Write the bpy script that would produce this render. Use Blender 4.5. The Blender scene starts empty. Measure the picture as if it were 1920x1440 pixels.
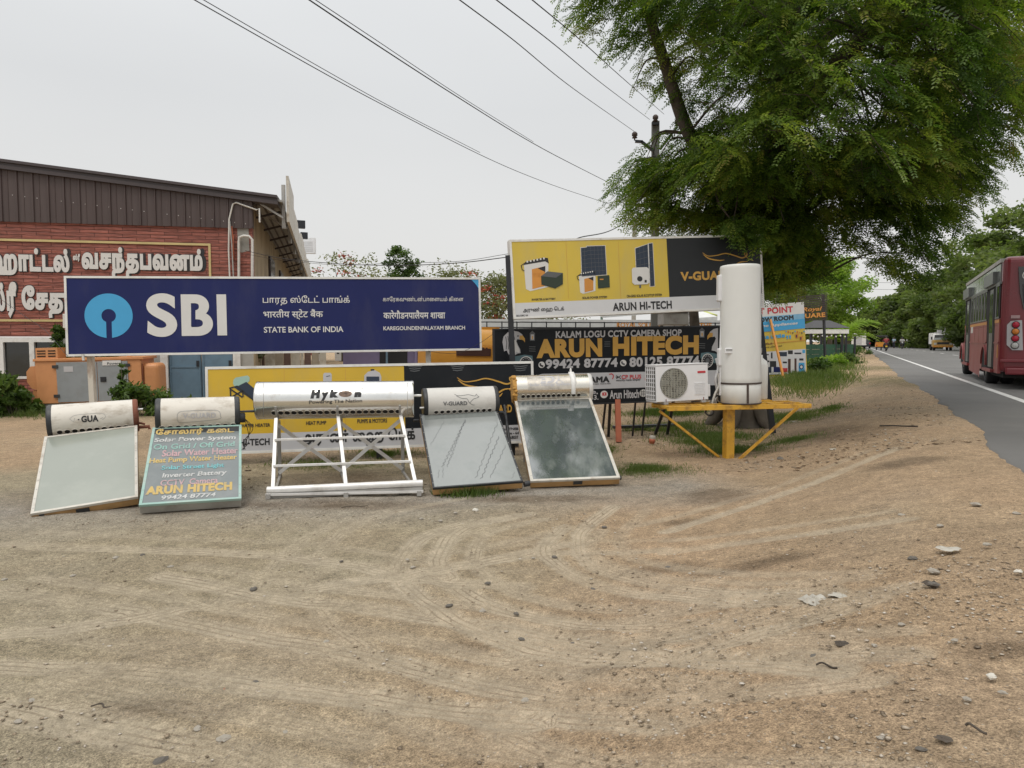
import bpy, math, random
import numpy as np
from mathutils import Vector, Matrix
from mathutils.geometry import delaunay_2d_cdt
random.seed(7)
RNG = np.random.default_rng(7)
sc = bpy.context.scene
COL = sc.collection

# ---------------------------------------------------------------- camera, sky, sun, exposure
FPX, HY, CAMZ = 1350.0, 640.0, 1.6            # focal length and horizon in the 1920 px wide photograph
TH = math.atan((720 - HY) / FPX)
cd = bpy.data.cameras.new('camera'); cam = bpy.data.objects.new('camera', cd); COL.objects.link(cam)
cam.location = (0, 0, CAMZ); cam.rotation_euler = (math.pi / 2 - TH, 0, 0)
cd.sensor_width = 36; cd.lens = 36 * FPX / 1920; cd.clip_start = 0.05; cd.clip_end = 3000
sc.camera = cam

SUN_EL, SUN_AZ = math.radians(62), math.radians(205)   # azimuth clockwise from +Y (the view direction)
w = bpy.data.worlds.new('World'); sc.world = w; w.use_nodes = True
nt = w.node_tree; nt.nodes.clear()
out = nt.nodes.new('ShaderNodeOutputWorld'); bg = nt.nodes.new('ShaderNodeBackground')
sky = nt.nodes.new('ShaderNodeTexSky'); sky.sky_type = 'NISHITA'; sky.sun_disc = False
sky.sun_elevation = SUN_EL; sky.sun_rotation = SUN_AZ; sky.air_density = 1.0; sky.dust_density = 6.0
tc = nt.nodes.new('ShaderNodeTexCoord'); sep = nt.nodes.new('ShaderNodeSeparateXYZ')
ramp = nt.nodes.new('ShaderNodeValToRGB')
ramp.color_ramp.elements[0].position = 0.0; ramp.color_ramp.elements[0].color = (7.75, 7.65, 7.4, 1)
ramp.color_ramp.elements[1].position = 0.9; ramp.color_ramp.elements[1].color = (15.5, 15.6, 15.6, 1)
e = ramp.color_ramp.elements.new(0.5); e.color = (8.1, 8.25, 8.35, 1)
e = ramp.color_ramp.elements.new(0.3); e.color = (7.15, 7.25, 7.3, 1)
mixs = nt.nodes.new('ShaderNodeMix'); mixs.data_type = 'RGBA'; mixs.inputs[0].default_value = 0.94
cl = nt.nodes.new('ShaderNodeTexNoise'); cl.inputs['Scale'].default_value = 1.6; cl.inputs['Detail'].default_value = 3
mpc = nt.nodes.new('ShaderNodeMapping'); mpc.inputs['Scale'].default_value = (1, 1, 3)
cmr = nt.nodes.new('ShaderNodeMapRange'); cmr.inputs[3].default_value = 0.93; cmr.inputs[4].default_value = 1.07
mulc = nt.nodes.new('ShaderNodeMix'); mulc.data_type = 'RGBA'; mulc.blend_type = 'MULTIPLY'; mulc.inputs[0].default_value = 1
L = nt.links.new
L(tc.outputs['Generated'], sep.inputs[0]); L(sep.outputs[2], ramp.inputs[0])
L(sky.outputs[0], mixs.inputs[6]); L(ramp.outputs[0], mixs.inputs[7])
L(tc.outputs['Generated'], mpc.inputs[0]); L(mpc.outputs[0], cl.inputs['Vector']); L(cl.outputs[0], cmr.inputs[0])
L(mixs.outputs[2], mulc.inputs[6]); L(cmr.outputs[0], mulc.inputs[7])
L(mulc.outputs[2], bg.inputs[0]); bg.inputs[1].default_value = 0.105; L(bg.outputs[0], out.inputs[0])

sd = bpy.data.lights.new('sun', 'SUN'); sd.energy = 1.1; sd.angle = math.radians(20); sd.color = (1.0, 0.95, 0.87)
sun = bpy.data.objects.new('sun', sd); COL.objects.link(sun)
sv = Vector((math.sin(SUN_AZ) * math.cos(SUN_EL), math.cos(SUN_AZ) * math.cos(SUN_EL), math.sin(SUN_EL)))
sun.rotation_euler = sv.to_track_quat('Z', 'Y').to_euler(); sun.location = (0, -5, 30)
sc.view_settings.view_transform = 'Standard'; sc.view_settings.look = 'None'
sc.view_settings.exposure = 0.0; sc.view_settings.gamma = 1.0
sc.cycles.max_bounces = 6; sc.cycles.transparent_max_bounces = 8
sc.cycles.use_denoising = True

# ---------------------------------------------------------------- geometry of the view
CAM = np.array([0, 0, CAMZ]); FW = np.array([0, math.cos(TH), -math.sin(TH)]); UP = np.array([0, math.sin(TH), math.cos(TH)]); RT = np.array([1., 0, 0])
def ray(x, y): return FW + RT * (x - 960) / FPX + UP * (720 - y) / FPX
def at(x, y, Y):
    d = ray(x, y); return Vector(CAM + d * (Y / d[1]))
def gnd(x, y, z=0.0):
    d = ray(x, y); return Vector(CAM + d * ((z - CAMZ) / d[2]))

# ---------------------------------------------------------------- object helpers
ROOT = {}
def tag(o, label=None, cat=None, group=None, kind=None):
    if label: o['label'] = label
    if cat: o['category'] = cat
    if group: o['group'] = group
    if kind: o['kind'] = kind
    return o
def thing(name, label, cat, loc, group=None):
    o = bpy.data.objects.new(name, None); COL.objects.link(o); o.location = loc; o.empty_display_size = 0.2
    ROOT[o] = np.array(loc, float); return tag(o, label, cat, group)
def rootloc(p):
    while p.parent: p = p.parent
    return ROOT.get(p, np.zeros(3))
class MB:
    def __init__(s): s.v = []; s.f = []; s.m = []; s.sm = []
    def add(s, vs, fs, mi=0, smooth=False):
        k = len(s.v); s.v.extend([tuple(map(float, p)) for p in vs]); s.f.extend([tuple(int(i) + k for i in f) for f in fs])
        s.m.extend([mi] * len(fs)); s.sm.extend([smooth] * len(fs)); return s
    def box8(s, P, mi=0):      # P: 4 bottom (ccw from above) + 4 top
        return s.add(P, [(3, 2, 1, 0), (4, 5, 6, 7), (0, 1, 5, 4), (1, 2, 6, 5), (2, 3, 7, 6), (3, 0, 4, 7)], mi)
    def box(s, c, size, rz=0., mi=0):
        c = Vector(c); a, b, h = size[0] / 2, size[1] / 2, size[2] / 2; R = Matrix.Rotation(rz, 3, 'Z')
        return s.box8([c + R @ Vector(p) for p in ((-a, -b, -h), (a, -b, -h), (a, b, -h), (-a, b, -h), (-a, -b, h), (a, -b, h), (a, b, h), (-a, b, h))], mi)
    def bar(s, a, b, w, h=None, mi=0, up=(0, 0, 1)):
        a = Vector(a); b = Vector(b); h = h or w; d = (b - a).normalized(); up = Vector(up)
        if abs(d.dot(up)) > .98: up = Vector((0, 1, 0))
        x = d.cross(up).normalized() * (w / 2); y = x.cross(d).normalized() * (h / 2)
        return s.box8([a - x - y, a + x - y, a + x + y, a - x + y, b - x - y, b + x - y, b + x + y, b - x + y], mi)
    def fbox(s, fr, a0, a1, b0, b1, c0, c1, mi=0):
        return s.box8([fr.P(a0, b0, c1), fr.P(a1, b0, c1), fr.P(a1, b0, c0), fr.P(a0, b0, c0), fr.P(a0, b1, c1), fr.P(a1, b1, c1), fr.P(a1, b1, c0), fr.P(a0, b1, c0)], mi)
    def tube(s, pts, r, n=8, mi=0, cap=True, smooth=True):
        pts = [Vector(p) for p in pts]; rs = r if hasattr(r, '__len__') else [r] * len(pts); vs = []; fs = []; N = None
        for i, p in enumerate(pts):
            d = (pts[min(i + 1, len(pts) - 1)] - pts[max(i - 1, 0)]).normalized()
            if N is None: N = d.orthogonal().normalized()
            N = (N - d * N.dot(d)); N = N.normalized() if N.length > 1e-6 else d.orthogonal().normalized()
            B = d.cross(N)
            for k in range(n):
                t = 2 * math.pi * k / n; vs.append(p + (N * math.cos(t) + B * math.sin(t)) * rs[i])
        for i in range(len(pts) - 1):
            for k in range(n):
                a = i * n + k; b = i * n + (k + 1) % n; fs.append((a, b, b + n, a + n))
        s.add(vs, fs, mi, smooth)
        if cap:
            s.add(vs[:n], [tuple(range(n - 1, -1, -1))], mi); s.add(vs[-n:], [tuple(range(n))], mi)
        return s
    def disc(s, c, nrm, r, n=20, mi=0):
        c = Vector(c); nrm = Vector(nrm).normalized(); x = nrm.orthogonal().normalized(); y = nrm.cross(x)
        return s.add([c + (x * math.cos(2 * math.pi * k / n) + y * math.sin(2 * math.pi * k / n)) * r for k in range(n)], [tuple(range(n))], mi)
    def lathe(s, c, ax, prof, n=32, mi=0, smooth=True):   # prof: (t along axis, radius)
        c = Vector(c); ax = Vector(ax).normalized(); x = ax.orthogonal().normalized(); y = ax.cross(x); vs = []; fs = []
        for t, r in prof:
            for k in range(n):
                q = 2 * math.pi * k / n; vs.append(c + ax * t + (x * math.cos(q) + y * math.sin(q)) * r)
        for i in range(len(prof) - 1):
            for k in range(n):
                a = i * n + k; b = i * n + (k + 1) % n; fs.append((a, b, b + n, a + n))
        return s.add(vs, fs, mi, smooth)
    def build(s, name, mats, parent=None, bevel=0., label=None, seg=2):
        me = bpy.data.meshes.new(name); V = np.array(s.v, float)
        if parent is not None: V = V - rootloc(parent)
        me.from_pydata(V.tolist(), [], s.f)
        for m in (mats if isinstance(mats, (list, tuple)) else [mats]): me.materials.append(m)
        me.polygons.foreach_set('material_index', s.m); me.polygons.foreach_set('use_smooth', s.sm); me.update()
        o = bpy.data.objects.new(name, me); COL.objects.link(o)
        if parent is not None: o.parent = parent
        if bevel:
            b = o.modifiers.new('bevel', 'BEVEL'); b.width = bevel; b.segments = seg; b.limit_method = 'ANGLE'; b.angle_limit = math.radians(35)
        if label: o['label'] = label
        return o
def np_mesh(name, V, Fq, mats, parent=None, tint=None, smooth=False, mi=None):
    me = bpy.data.meshes.new(name); V = np.asarray(V, float)
    if parent is not None: V = V - rootloc(parent)
    Fq = np.asarray(Fq, np.int32); n, k = Fq.shape
    me.vertices.add(len(V)); me.vertices.foreach_set('co', V.ravel())
    me.loops.add(n * k); me.loops.foreach_set('vertex_index', Fq.ravel())
    me.polygons.add(n); me.polygons.foreach_set('loop_start', np.arange(0, n * k, k, dtype=np.int32))
    for m in (mats if isinstance(mats, (list, tuple)) else [mats]): me.materials.append(m)
    if mi is not None: me.polygons.foreach_set('material_index', np.asarray(mi, np.int32))
    if smooth: me.polygons.foreach_set('use_smooth', np.ones(n, bool))
    me.update(calc_edges=True)
    if tint is not None:
        a = me.attributes.new('tint', 'FLOAT', 'FACE'); a.data.foreach_set('value', np.asarray(tint, np.float32))
    o = bpy.data.objects.new(name, me); COL.objects.link(o)
    if parent is not None: o.parent = parent
    return o
def copy_tree(o, parent=None):
    c = o.copy(); COL.objects.link(c); c.parent = parent
    for ch in list(o.children): copy_tree(ch, c)
    return c

class Frame:
    """A plane standing in the scene: u along it, v up it, n out of it towards the viewer."""
    def __init__(s, TL, TR, BR, BL):
        TL, TR, BR, BL = map(Vector, (TL, TR, BR, BL)); s.o = BL; s.u = (TR - TL + BR - BL).normalized()
        vv = TL - BL + TR - BR; s.v = (vv - s.u * vv.dot(s.u)).normalized(); s.n = s.u.cross(s.v)
        s.w = ((TR - TL).dot(s.u) + (BR - BL).dot(s.u)) / 2; s.h = ((TL - BL).dot(s.v) + (TR - BR).dot(s.v)) / 2
    def P(s, a, b, c=0.): return s.o + s.u * a + s.v * b + s.n * c
    def px(s, x, y):
        d = Vector(ray(x, y)); c = Vector(CAM); t = (s.o - c).dot(s.n) / d.dot(s.n); q = c + d * t - s.o; return q.dot(s.u), q.dot(s.v)
    def shift(s, a=0., b=0., c=0.):
        g = Frame.__new__(Frame); g.o = s.P(a, b, c); g.u, g.v, g.n, g.w, g.h = s.u, s.v, s.n, s.w, s.h; return g
    def flat(s, mb, contours, mi, c):      # contours: list of lists of (a,b)
        V, T = fill(contours); mb.add([s.P(p[0], p[1], c) for p in V], T, mi)
    def poly(s, mb, pts, mi, c): s.flat(mb, [[s.px(*p) for p in pts]], mi, c)
    def rect(s, mb, x0, y0, x1, y1, mi, c): s.poly(mb, [(x0, y1), (x1, y1), (x1, y0), (x0, y0)], mi, c)
    def oval(s, mb, x, y, rx, ry, mi, c, n=28):
        a, b = s.px(x, y); ra = abs(s.px(x + rx, y)[0] - a); rb = abs(s.px(x, y - ry)[1] - b)
        s.flat(mb, [[(a + ra * math.cos(2 * math.pi * k / n), b + rb * math.sin(2 * math.pi * k / n)) for k in range(n)]], mi, c)
    def ribbon(s, mb, pts, wd, mi, c):
        q = [Vector(s.px(*p)) for p in pts]; vs = []; N = len(q)
        for i in range(N):
            d = (q[min(i + 1, N - 1)] - q[max(i - 1, 0)]).normalized(); nn = Vector((-d.y, d.x)) * (wd / 2 if not hasattr(wd, '__len__') else wd[i] / 2)
            vs += [q[i] + nn, q[i] - nn]
        mb.add([s.P(p.x, p.y, c) for p in vs], [(2 * i + 1, 2 * i + 3, 2 * i + 2, 2 * i) for i in range(N - 1)], mi)
    def text(s, mb, t, xl, yt, yb, xr, mi, c, bold=0., shear=0., yr=None):
        a0, b0 = s.px(xl, yb); h = s.px(xl, yt)[1] - b0; a1, b1 = s.px(xr, yb if yr is None else yr); db = (b1 - b0) if yr is not None else 0
        V, T = text2d(t, bold, shear); lo = V.min(0); sz = V.max(0) - lo
        N = (V - lo) / sz
        mb.add([s.P(a0 + (a1 - a0) * p[0], b0 + h * p[1] + db * p[0], c) for p in N], T, mi)
def smooth_pts(pts, n=6):        # Catmull-Rom through the points
    P = [Vector(p) for p in pts]; P = [P[0] * 2 - P[1]] + P + [P[-1] * 2 - P[-2]]; o = []
    for i in range(1, len(P) - 2):
        for k in range(n):
            t = k / n; a, b, c, d = P[i - 1], P[i], P[i + 1], P[i + 2]
            o.append(0.5 * ((2 * b) + (c - a) * t + (2 * a - 5 * b + 4 * c - d) * t * t + (3 * b - a - 3 * c + d) * t ** 3))
    o.append(P[-2]); return o
def fill(conts):
    V = [Vector((p[0], p[1])) for l in conts for p in l]; E = []; k = 0
    for l in conts:
        n = len(l); E += [(k + i, k + (i + 1) % n) for i in range(n)]; k += n
    vo, eo, fo, _, _, _ = delaunay_2d_cdt(V, E, [], 0, 1e-6)
    P = np.array([v[:] for v in vo]); T = np.array([f for f in fo if len(f) == 3]); C = P[T].mean(1); W = np.zeros(len(C))
    for l in conts:
        A = np.array([(p[0], p[1]) for p in l]); B = np.roll(A, -1, 0)
        for a, b in zip(A, B):
            q = (b[0] - a[0]) * (C[:, 1] - a[1]) - (C[:, 0] - a[0]) * (b[1] - a[1])
            W += ((a[1] <= C[:, 1]) & (b[1] > C[:, 1]) & (q > 0)); W -= ((a[1] > C[:, 1]) & (b[1] <= C[:, 1]) & (q < 0))
    T = T[np.abs(W) > .5]; D = P[T]
    ar = (D[:, 1, 0] - D[:, 0, 0]) * (D[:, 2, 1] - D[:, 0, 1]) - (D[:, 2, 0] - D[:, 0, 0]) * (D[:, 1, 1] - D[:, 0, 1])
    T[ar < 0] = T[ar < 0][:, ::-1]
    return P, T
TCACHE = {}
def text2d(t, bold=0., shear=0., res=None):
    res = res or (10 if len(t) <= 3 else 4)
    key = (t, bold, shear)
    if key in TCACHE: return TCACHE[key]
    c = bpy.data.curves.new('t', 'FONT'); c.body = t; c.resolution_u = res; c.fill_mode = 'NONE'; c.shear = shear
    if bold > .03: c.space_character = 1 + bold * 1.6
    o = bpy.data.objects.new('t', c); COL.objects.link(o); dg = bpy.context.evaluated_depsgraph_get()
    me = bpy.data.meshes.new_from_object(o.evaluated_get(dg))
    V = np.array([v.co[:2] for v in me.vertices]); E = [tuple(e.vertices) for e in me.edges]
    bpy.data.objects.remove(o); bpy.data.curves.remove(c); bpy.data.meshes.remove(me)
    nx = {}
    for a, b in E: nx.setdefault(a, []).append(b); nx.setdefault(b, []).append(a)
    seen = set(); conts = []
    for st in range(len(V)):
        if st in seen or st not in nx: continue
        loop = [st]; seen.add(st); cur = st
        while True:
            q = [k for k in nx[cur] if k not in seen]
            if not q: break
            cur = cur + 1 if cur + 1 in q else q[0]; loop.append(cur); seen.add(cur)
        if len(loop) > 2: conts.append(V[loop])
    def area(l):
        b = np.roll(l, -1, 0); return .5 * (l[:, 0] * b[:, 1] - b[:, 0] * l[:, 1]).sum()
    if bold:
        big = max(conts, key=lambda l: abs(area(l))); sg = 1 if area(big) > 0 else -1; nc = []
        for l in conts:
            keep = np.linalg.norm(l - np.roll(l, 1, 0), axis=1) > 1e-5; l = l[keep]
            if len(l) < 3: continue
            d1 = l - np.roll(l, 1, 0); d2 = np.roll(l, -1, 0) - l
            d1 /= np.linalg.norm(d1, axis=1)[:, None] + 1e-9; d2 /= np.linalg.norm(d2, axis=1)[:, None] + 1e-9
            n1 = np.stack([d1[:, 1], -d1[:, 0]], 1) * sg; n2 = np.stack([d2[:, 1], -d2[:, 0]], 1) * sg
            m = n1 + n2; m /= np.maximum((m * m).sum(1) / 2, .35)[:, None]
            nc.append(l + m * bold)
        conts = nc
    TCACHE[key] = fill(conts); return TCACHE[key]

# ---------------------------------------------------------------- materials
def mat(name, col, rough=.6, metal=0., var=.1, scale=5., bump=0., bscale=60., spec=.5, dirt=None, dirt_amt=.0, dscale=3., stretch=(1, 1, 1), coat=0., rvar=0.1):
    m = bpy.data.materials.new(name); m.use_nodes = True; t = m.node_tree; b = t.nodes['Principled BSDF']; K = t.links.new
    co = t.nodes.new('ShaderNodeTexCoord'); no = t.nodes.new('ShaderNodeTexNoise'); no.inputs['Scale'].default_value = scale; no.inputs['Detail'].default_value = 6
    K(co.outputs['Object'], no.inputs['Vector'])
    mr = t.nodes.new('ShaderNodeMapRange'); mr.inputs[1].default_value = .25; mr.inputs[2].default_value = .75; mr.inputs[3].default_value = 1 - var; mr.inputs[4].default_value = 1 + var
    K(no.outputs[0], mr.inputs[0])
    mx = t.nodes.new('ShaderNodeMix'); mx.data_type = 'RGBA'; mx.blend_type = 'MULTIPLY'; mx.inputs[0].default_value = 1; mx.inputs[6].default_value = (*col, 1)
    K(mr.outputs[0], mx.inputs[7]); cur = mx.outputs[2]
    if dirt:
        mp = t.nodes.new('ShaderNodeMapping'); mp.inputs['Scale'].default_value = stretch; n2 = t.nodes.new('ShaderNodeTexNoise')
        n2.inputs['Scale'].default_value = dscale; n2.inputs['Detail'].default_value = 8; n2.inputs['Roughness'].default_value = .65
        K(co.outputs['Object'], mp.inputs[0]); K(mp.outputs[0], n2.inputs['Vector'])
        r2 = t.nodes.new('ShaderNodeMapRange'); r2.inputs[1].default_value = .5; r2.inputs[2].default_value = .72; r2.inputs[3].default_value = 0; r2.inputs[4].default_value = dirt_amt; K(n2.outputs[0], r2.inputs[0])
        m2 = t.nodes.new('ShaderNodeMix'); m2.data_type = 'RGBA'; m2.inputs[7].default_value = (*dirt, 1); K(r2.outputs[0], m2.inputs[0]); K(cur, m2.inputs[6]); cur = m2.outputs[2]
    K(cur, b.inputs['Base Color']); b.inputs['Metallic'].default_value = metal; b.inputs['Specular IOR Level'].default_value = spec
    rr = t.nodes.new('ShaderNodeMapRange'); rr.inputs[3].default_value = max(.02, rough - rvar); rr.inputs[4].default_value = min(1, rough + rvar); K(no.outputs[0], rr.inputs[0]); K(rr.outputs[0], b.inputs['Roughness'])
    if coat: b.inputs['Coat Weight'].default_value = coat; b.inputs['Coat Roughness'].default_value = .12
    if bump:
        n3 = t.nodes.new('ShaderNodeTexNoise'); n3.inputs['Scale'].default_value = bscale; n3.inputs['Detail'].default_value = 4; K(co.outputs['Object'], n3.inputs['Vector'])
        bp = t.nodes.new('ShaderNodeBump'); bp.inputs['Strength'].default_value = bump; bp.inputs['Distance'].default_value = .02; K(n3.outputs[0], bp.inputs['Height']); K(bp.outputs[0], b.inputs['Normal'])
    return m
def leafmat(name, cols, trans=.35):
    m = bpy.data.materials.new(name); m.use_nodes = True; t = m.node_tree; K = t.links.new; t.nodes.remove(t.nodes['Principled BSDF'])
    at_ = t.nodes.new('ShaderNodeAttribute'); at_.attribute_name = 'tint'; rp = t.nodes.new('ShaderNodeValToRGB')
    while len(rp.color_ramp.elements) < len(cols): rp.color_ramp.elements.new(.5)
    for i, c in enumerate(cols):
        rp.color_ramp.elements[i].position = i / (len(cols) - 1); rp.color_ramp.elements[i].color = (*c, 1)
    K(at_.outputs['Fac'], rp.inputs[0])
    d = t.nodes.new('ShaderNodeBsdfDiffuse'); tr = t.nodes.new('ShaderNodeBsdfTranslucent'); mx = t.nodes.new('ShaderNodeMixShader'); mx.inputs[0].default_value = trans
    br = t.nodes.new('ShaderNodeMix'); br.data_type = 'RGBA'; br.blend_type = 'MULTIPLY'; br.inputs[0].default_value = 1; br.inputs[7].default_value = (1.15, 1.35, .6, 1)
    gl = t.nodes.new('ShaderNodeBsdfGlossy'); gl.inputs['Roughness'].default_value = .45; gl.inputs['Color'].default_value = (.6, .6, .6, 1); m3 = t.nodes.new('ShaderNodeMixShader'); m3.inputs[0].default_value = .03
    K(rp.outputs[0], d.inputs[0]); K(rp.outputs[0], br.inputs[6]); K(br.outputs[2], tr.inputs[0]); K(d.outputs[0], mx.inputs[1]); K(tr.outputs[0], mx.inputs[2])
    K(mx.outputs[0], m3.inputs[1]); K(gl.outputs[0], m3.inputs[2]); K(m3.outputs[0], t.nodes['Material Output'].inputs[0]); return m
M = {}
M['white'] = mat('white_paint', (.74, .73, .7), .45, var=.05, dirt=(.35, .3, .24), dirt_amt=.45, dscale=4)
M['white_sign'] = mat('white_sign_vinyl', (.62, .62, .63), .4, var=.03)
M['sign_grey'] = mat('pale_sign_vinyl', (.5, .5, .52), .4, var=.03)
M['navy'] = mat('navy_sign_vinyl', (.016, .022, .1), .5, var=.1, scale=1.5, bump=.08, bscale=3, spec=.2, dirt=(.05, .052, .11), dirt_amt=.5, dscale=1.2, stretch=(1.5, 1.5, .5))
M['letter'] = mat('warm_white_vinyl', (.66, .645, .62), .45, var=.03)
M['skyblue'] = mat('sky_blue_vinyl', (.055, .34, .62), .4, var=.03)
M['yellow'] = mat('yellow_sign_vinyl', (.62, .4, .03), .4, var=.08, scale=1.2, bump=.06, bscale=4, dirt=(.5, .36, .1), dirt_amt=.6, dscale=1.5, stretch=(1.5, 1.5, .5))
M['yellow_pale'] = mat('faded_yellow_vinyl', (.62, .45, .06), .4, var=.08, scale=1.2, dirt=(.5, .4, .16), dirt_amt=.6, dscale=1.5, stretch=(1.5, 1.5, .5))
M['black_sign'] = mat('black_sign_vinyl', (.011, .013, .016), .5, var=.15, scale=2, dirt=(.03, .03, .03), dirt_amt=.4, spec=.2)
M['gold'] = mat('gold_vinyl', (.56, .31, .055), .4, var=.06)
M['ink'] = mat('black_ink', (.02, .02, .022), .5, var=.05)
M['grey_l'] = mat('light_grey_vinyl', (.48, .47, .48), .45, var=.04)
M['grey_d'] = mat('dark_grey_vinyl', (.1, .105, .11), .45, var=.06)
M['teal'] = mat('teal_vinyl', (.08, .15, .17), .4)
M['teal_l'] = mat('pale_green_vinyl', (.34, .5, .42), .4, var=.05)
M['dblue'] = mat('solar_blue_vinyl', (.018, .03, .055), .35)
M['dgreen'] = mat('dark_green_vinyl', (.02, .035, .02), .4)
M['orange_v'] = mat('orange_vinyl', (.6, .25, .04), .4)
M['red_v'] = mat('red_vinyl', (.5, .03, .04), .4)
M['pink'] = mat('pink_paint', (.47, .3, .31), .6, dirt=(.2, .215, .21), dirt_amt=1., dscale=14)
M['mint_rim'] = mat('faded_mint_rim', (.3, .46, .41), .6, dirt=(.4, .42, .38), dirt_amt=.7, dscale=5)
M['mint'] = mat('mint_paint', (.24, .41, .36), .6, dirt=(.2, .215, .21), dirt_amt=1., dscale=14)
M['cyan_p'] = mat('cyan_paint', (.15, .41, .43), .6, dirt=(.2, .215, .21), dirt_amt=1., dscale=14)
M['white_p'] = mat('brushed_white_paint', (.5, .5, .485), .6, dirt=(.2, .215, .21), dirt_amt=1., dscale=14)
M['yel_p'] = mat('brushed_yellow_paint', (.52, .37, .12), .6, dirt=(.2, .215, .21), dirt_amt=.9, dscale=14)
M['alu'] = mat('aluminium_section', (.74, .73, .71), .42, metal=.25, var=.06, dirt=(.3, .26, .2), dirt_amt=.35, dscale=6)
M['alu_w'] = mat('weathered_white_rim', (.56, .53, .47), .55, metal=.1, var=.1, dirt=(.3, .24, .17), dirt_amt=.7, dscale=7)
M['alu_d'] = mat('dull_galvanised', (.4, .39, .37), .55, metal=.4, var=.1, dirt=(.16, .12, .09), dirt_amt=.5)
M['chrome'] = mat('polished_steel', (.8, .79, .76), .2, metal=1, var=.05, scale=3, dirt=(.42, .3, .2), dirt_amt=.35, dscale=5, rvar=.08, bump=.03, bscale=5)
M['chrome_d'] = mat('stained_steel', (.72, .68, .6), .22, metal=1, var=.1, scale=4, dirt=(.38, .29, .2), dirt_amt=.35, dscale=4, rvar=.08, bump=.05, bscale=6)
M['tank'] = mat('offwhite_tank_paint', (.66, .62, .55), .42, var=.05, dirt=(.36, .3, .23), dirt_amt=.85, dscale=5, stretch=(1, 1, 2), spec=.4)
M['tank2'] = mat('grey_white_tank_paint', (.6, .58, .54), .42, var=.05, dirt=(.36, .33, .29), dirt_amt=.5, dscale=4, bump=.1, bscale=50)
M['blackplastic'] = mat('black_plastic', (.025, .027, .03), .5, var=.2, dirt=(.1, .09, .08), dirt_amt=.5)
M['rust'] = mat('rusty_red', (.2, .07, .04), .8, var=.3, bump=.3)
M['hole'] = mat('dark_hole', (.012, .01, .009), .9)
M['wood'] = mat('plywood_edge', (.42, .25, .1), .7, var=.2, scale=6, dirt=(.15, .1, .06), dirt_amt=.6, dscale=5, stretch=(1, 1, 4))
M['concrete'] = mat('grey_concrete', (.32, .31, .28), .85, var=.15, dirt=(.14, .13, .11), dirt_amt=.6, bump=.2)
M['foam'] = mat('yellow_foam', (.5, .27, .07), .9, var=.3, scale=20, bump=.8, bscale=40)
M['wax'] = mat('translucent_plastic', (.75, .74, .71), .4, var=.05)
M['mustard'] = mat('mustard_steel_paint', (.6, .33, .035), .5, var=.12, dirt=(.2, .1, .04), dirt_amt=.95, dscale=9, bump=.15, bscale=40)
M['redpost'] = mat('red_oxide_paint', (.38, .11, .055), .6, var=.1, dirt=(.15, .05, .03), dirt_amt=.5)
M['blacksteel'] = mat('black_steel_paint', (.018, .02, .025), .45, var=.2)
M['post_white'] = mat('rusting_white_post', (.56, .52, .45), .55, var=.08, dirt=(.25, .12, .06), dirt_amt=.8, dscale=6, stretch=(1, 1, .4))
M['hp_white'] = mat('white_heat_pump_shell', (.7, .7, .67), .35, var=.02, spec=.4, dirt=(.5, .49, .45), dirt_amt=.4, dscale=2, stretch=(1, 1, .3))
M['ac_white'] = mat('white_ac_shell', (.72, .72, .73), .4, var=.03, dirt=(.5, .49, .46), dirt_amt=.3)
M['ac_grey'] = mat('fan_guard_grey', (.3, .3, .29), .5)
M['ac_in'] = mat('fan_cavity', (.09, .085, .075), .7)
M['strap'] = mat('brown_strap', (.06, .04, .033), .6)
M['cable'] = mat('black_cable', (.015, .015, .016), .5)
M['orange'] = mat('peach_orange_paint', (.6, .27, .11), .5, var=.05, dirt=(.4, .16, .06), dirt_amt=.4)
M['gengrey'] = mat('grey_door_paint', (.27, .29, .3), .45, var=.04, dirt=(.2, .2, .19), dirt_amt=.5)
M['brownmetal'] = mat('brown_roof_sheet', (.07, .048, .045), .5, var=.12, scale=1, dirt=(.1, .075, .07), dirt_amt=.6, dscale=1, stretch=(3, 3, .3))
M['browntrim'] = mat('brown_trim', (.06, .047, .048), .45)
M['creamframe'] = mat('cream_moulding', (.55, .44, .2), .5)
M['plaster'] = mat('stained_yellow_plaster', (.36, .285, .18), .85, var=.2, scale=1.5, dirt=(.11, .07, .045), dirt_amt=1., dscale=1.3, stretch=(2.2, 2.2, .3), bump=.2)
M['bluedoor'] = mat('blue_shutter', (.13, .21, .28), .5, var=.08, dirt=(.1, .14, .18), dirt_amt=.5)
M['glassdark'] = mat('dark_window_glass', (.02, .022, .022), .06, var=.1, spec=.8)
M['pvc'] = mat('white_pvc', (.62, .6, .56), .5, dirt=(.3, .26, .2), dirt_amt=.4)
M['bark'] = mat('rough_bark', (.075, .06, .046), .95, var=.35, scale=6, bump=1., bscale=14)
M['bark_l'] = mat('grey_bark', (.13, .11, .085), .95, var=.3, scale=4, bump=.8, bscale=10)
M['purple'] = mat('lilac_wall', (.2, .17, .29), .8, var=.08)
M['sheet'] = mat('old_tin_sheet', (.3, .26, .2), .7, var=.2, dirt=(.13, .08, .05), dirt_amt=.8, dscale=2, stretch=(3, 3, .3))
M['sheet_p'] = mat('pale_plank', (.45, .42, .35), .8, var=.2, dirt=(.2, .15, .1), dirt_amt=.7)
M['sheet_b'] = mat('brown_plank', (.12, .075, .06), .8, var=.2)
M['greywall'] = mat('grey_wall', (.36, .35, .32), .85, var=.1)
M['orange_st'] = mat('orange_stall_paint', (.55, .26, .035), .4, var=.06)
M['brown_st'] = mat('brown_sign', (.06, .025, .018), .5)
M['canopy'] = mat('white_canopy', (.66, .66, .64), .6)
M['canopy_y'] = mat('lime_canopy', (.45, .48, .12), .6)
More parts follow.
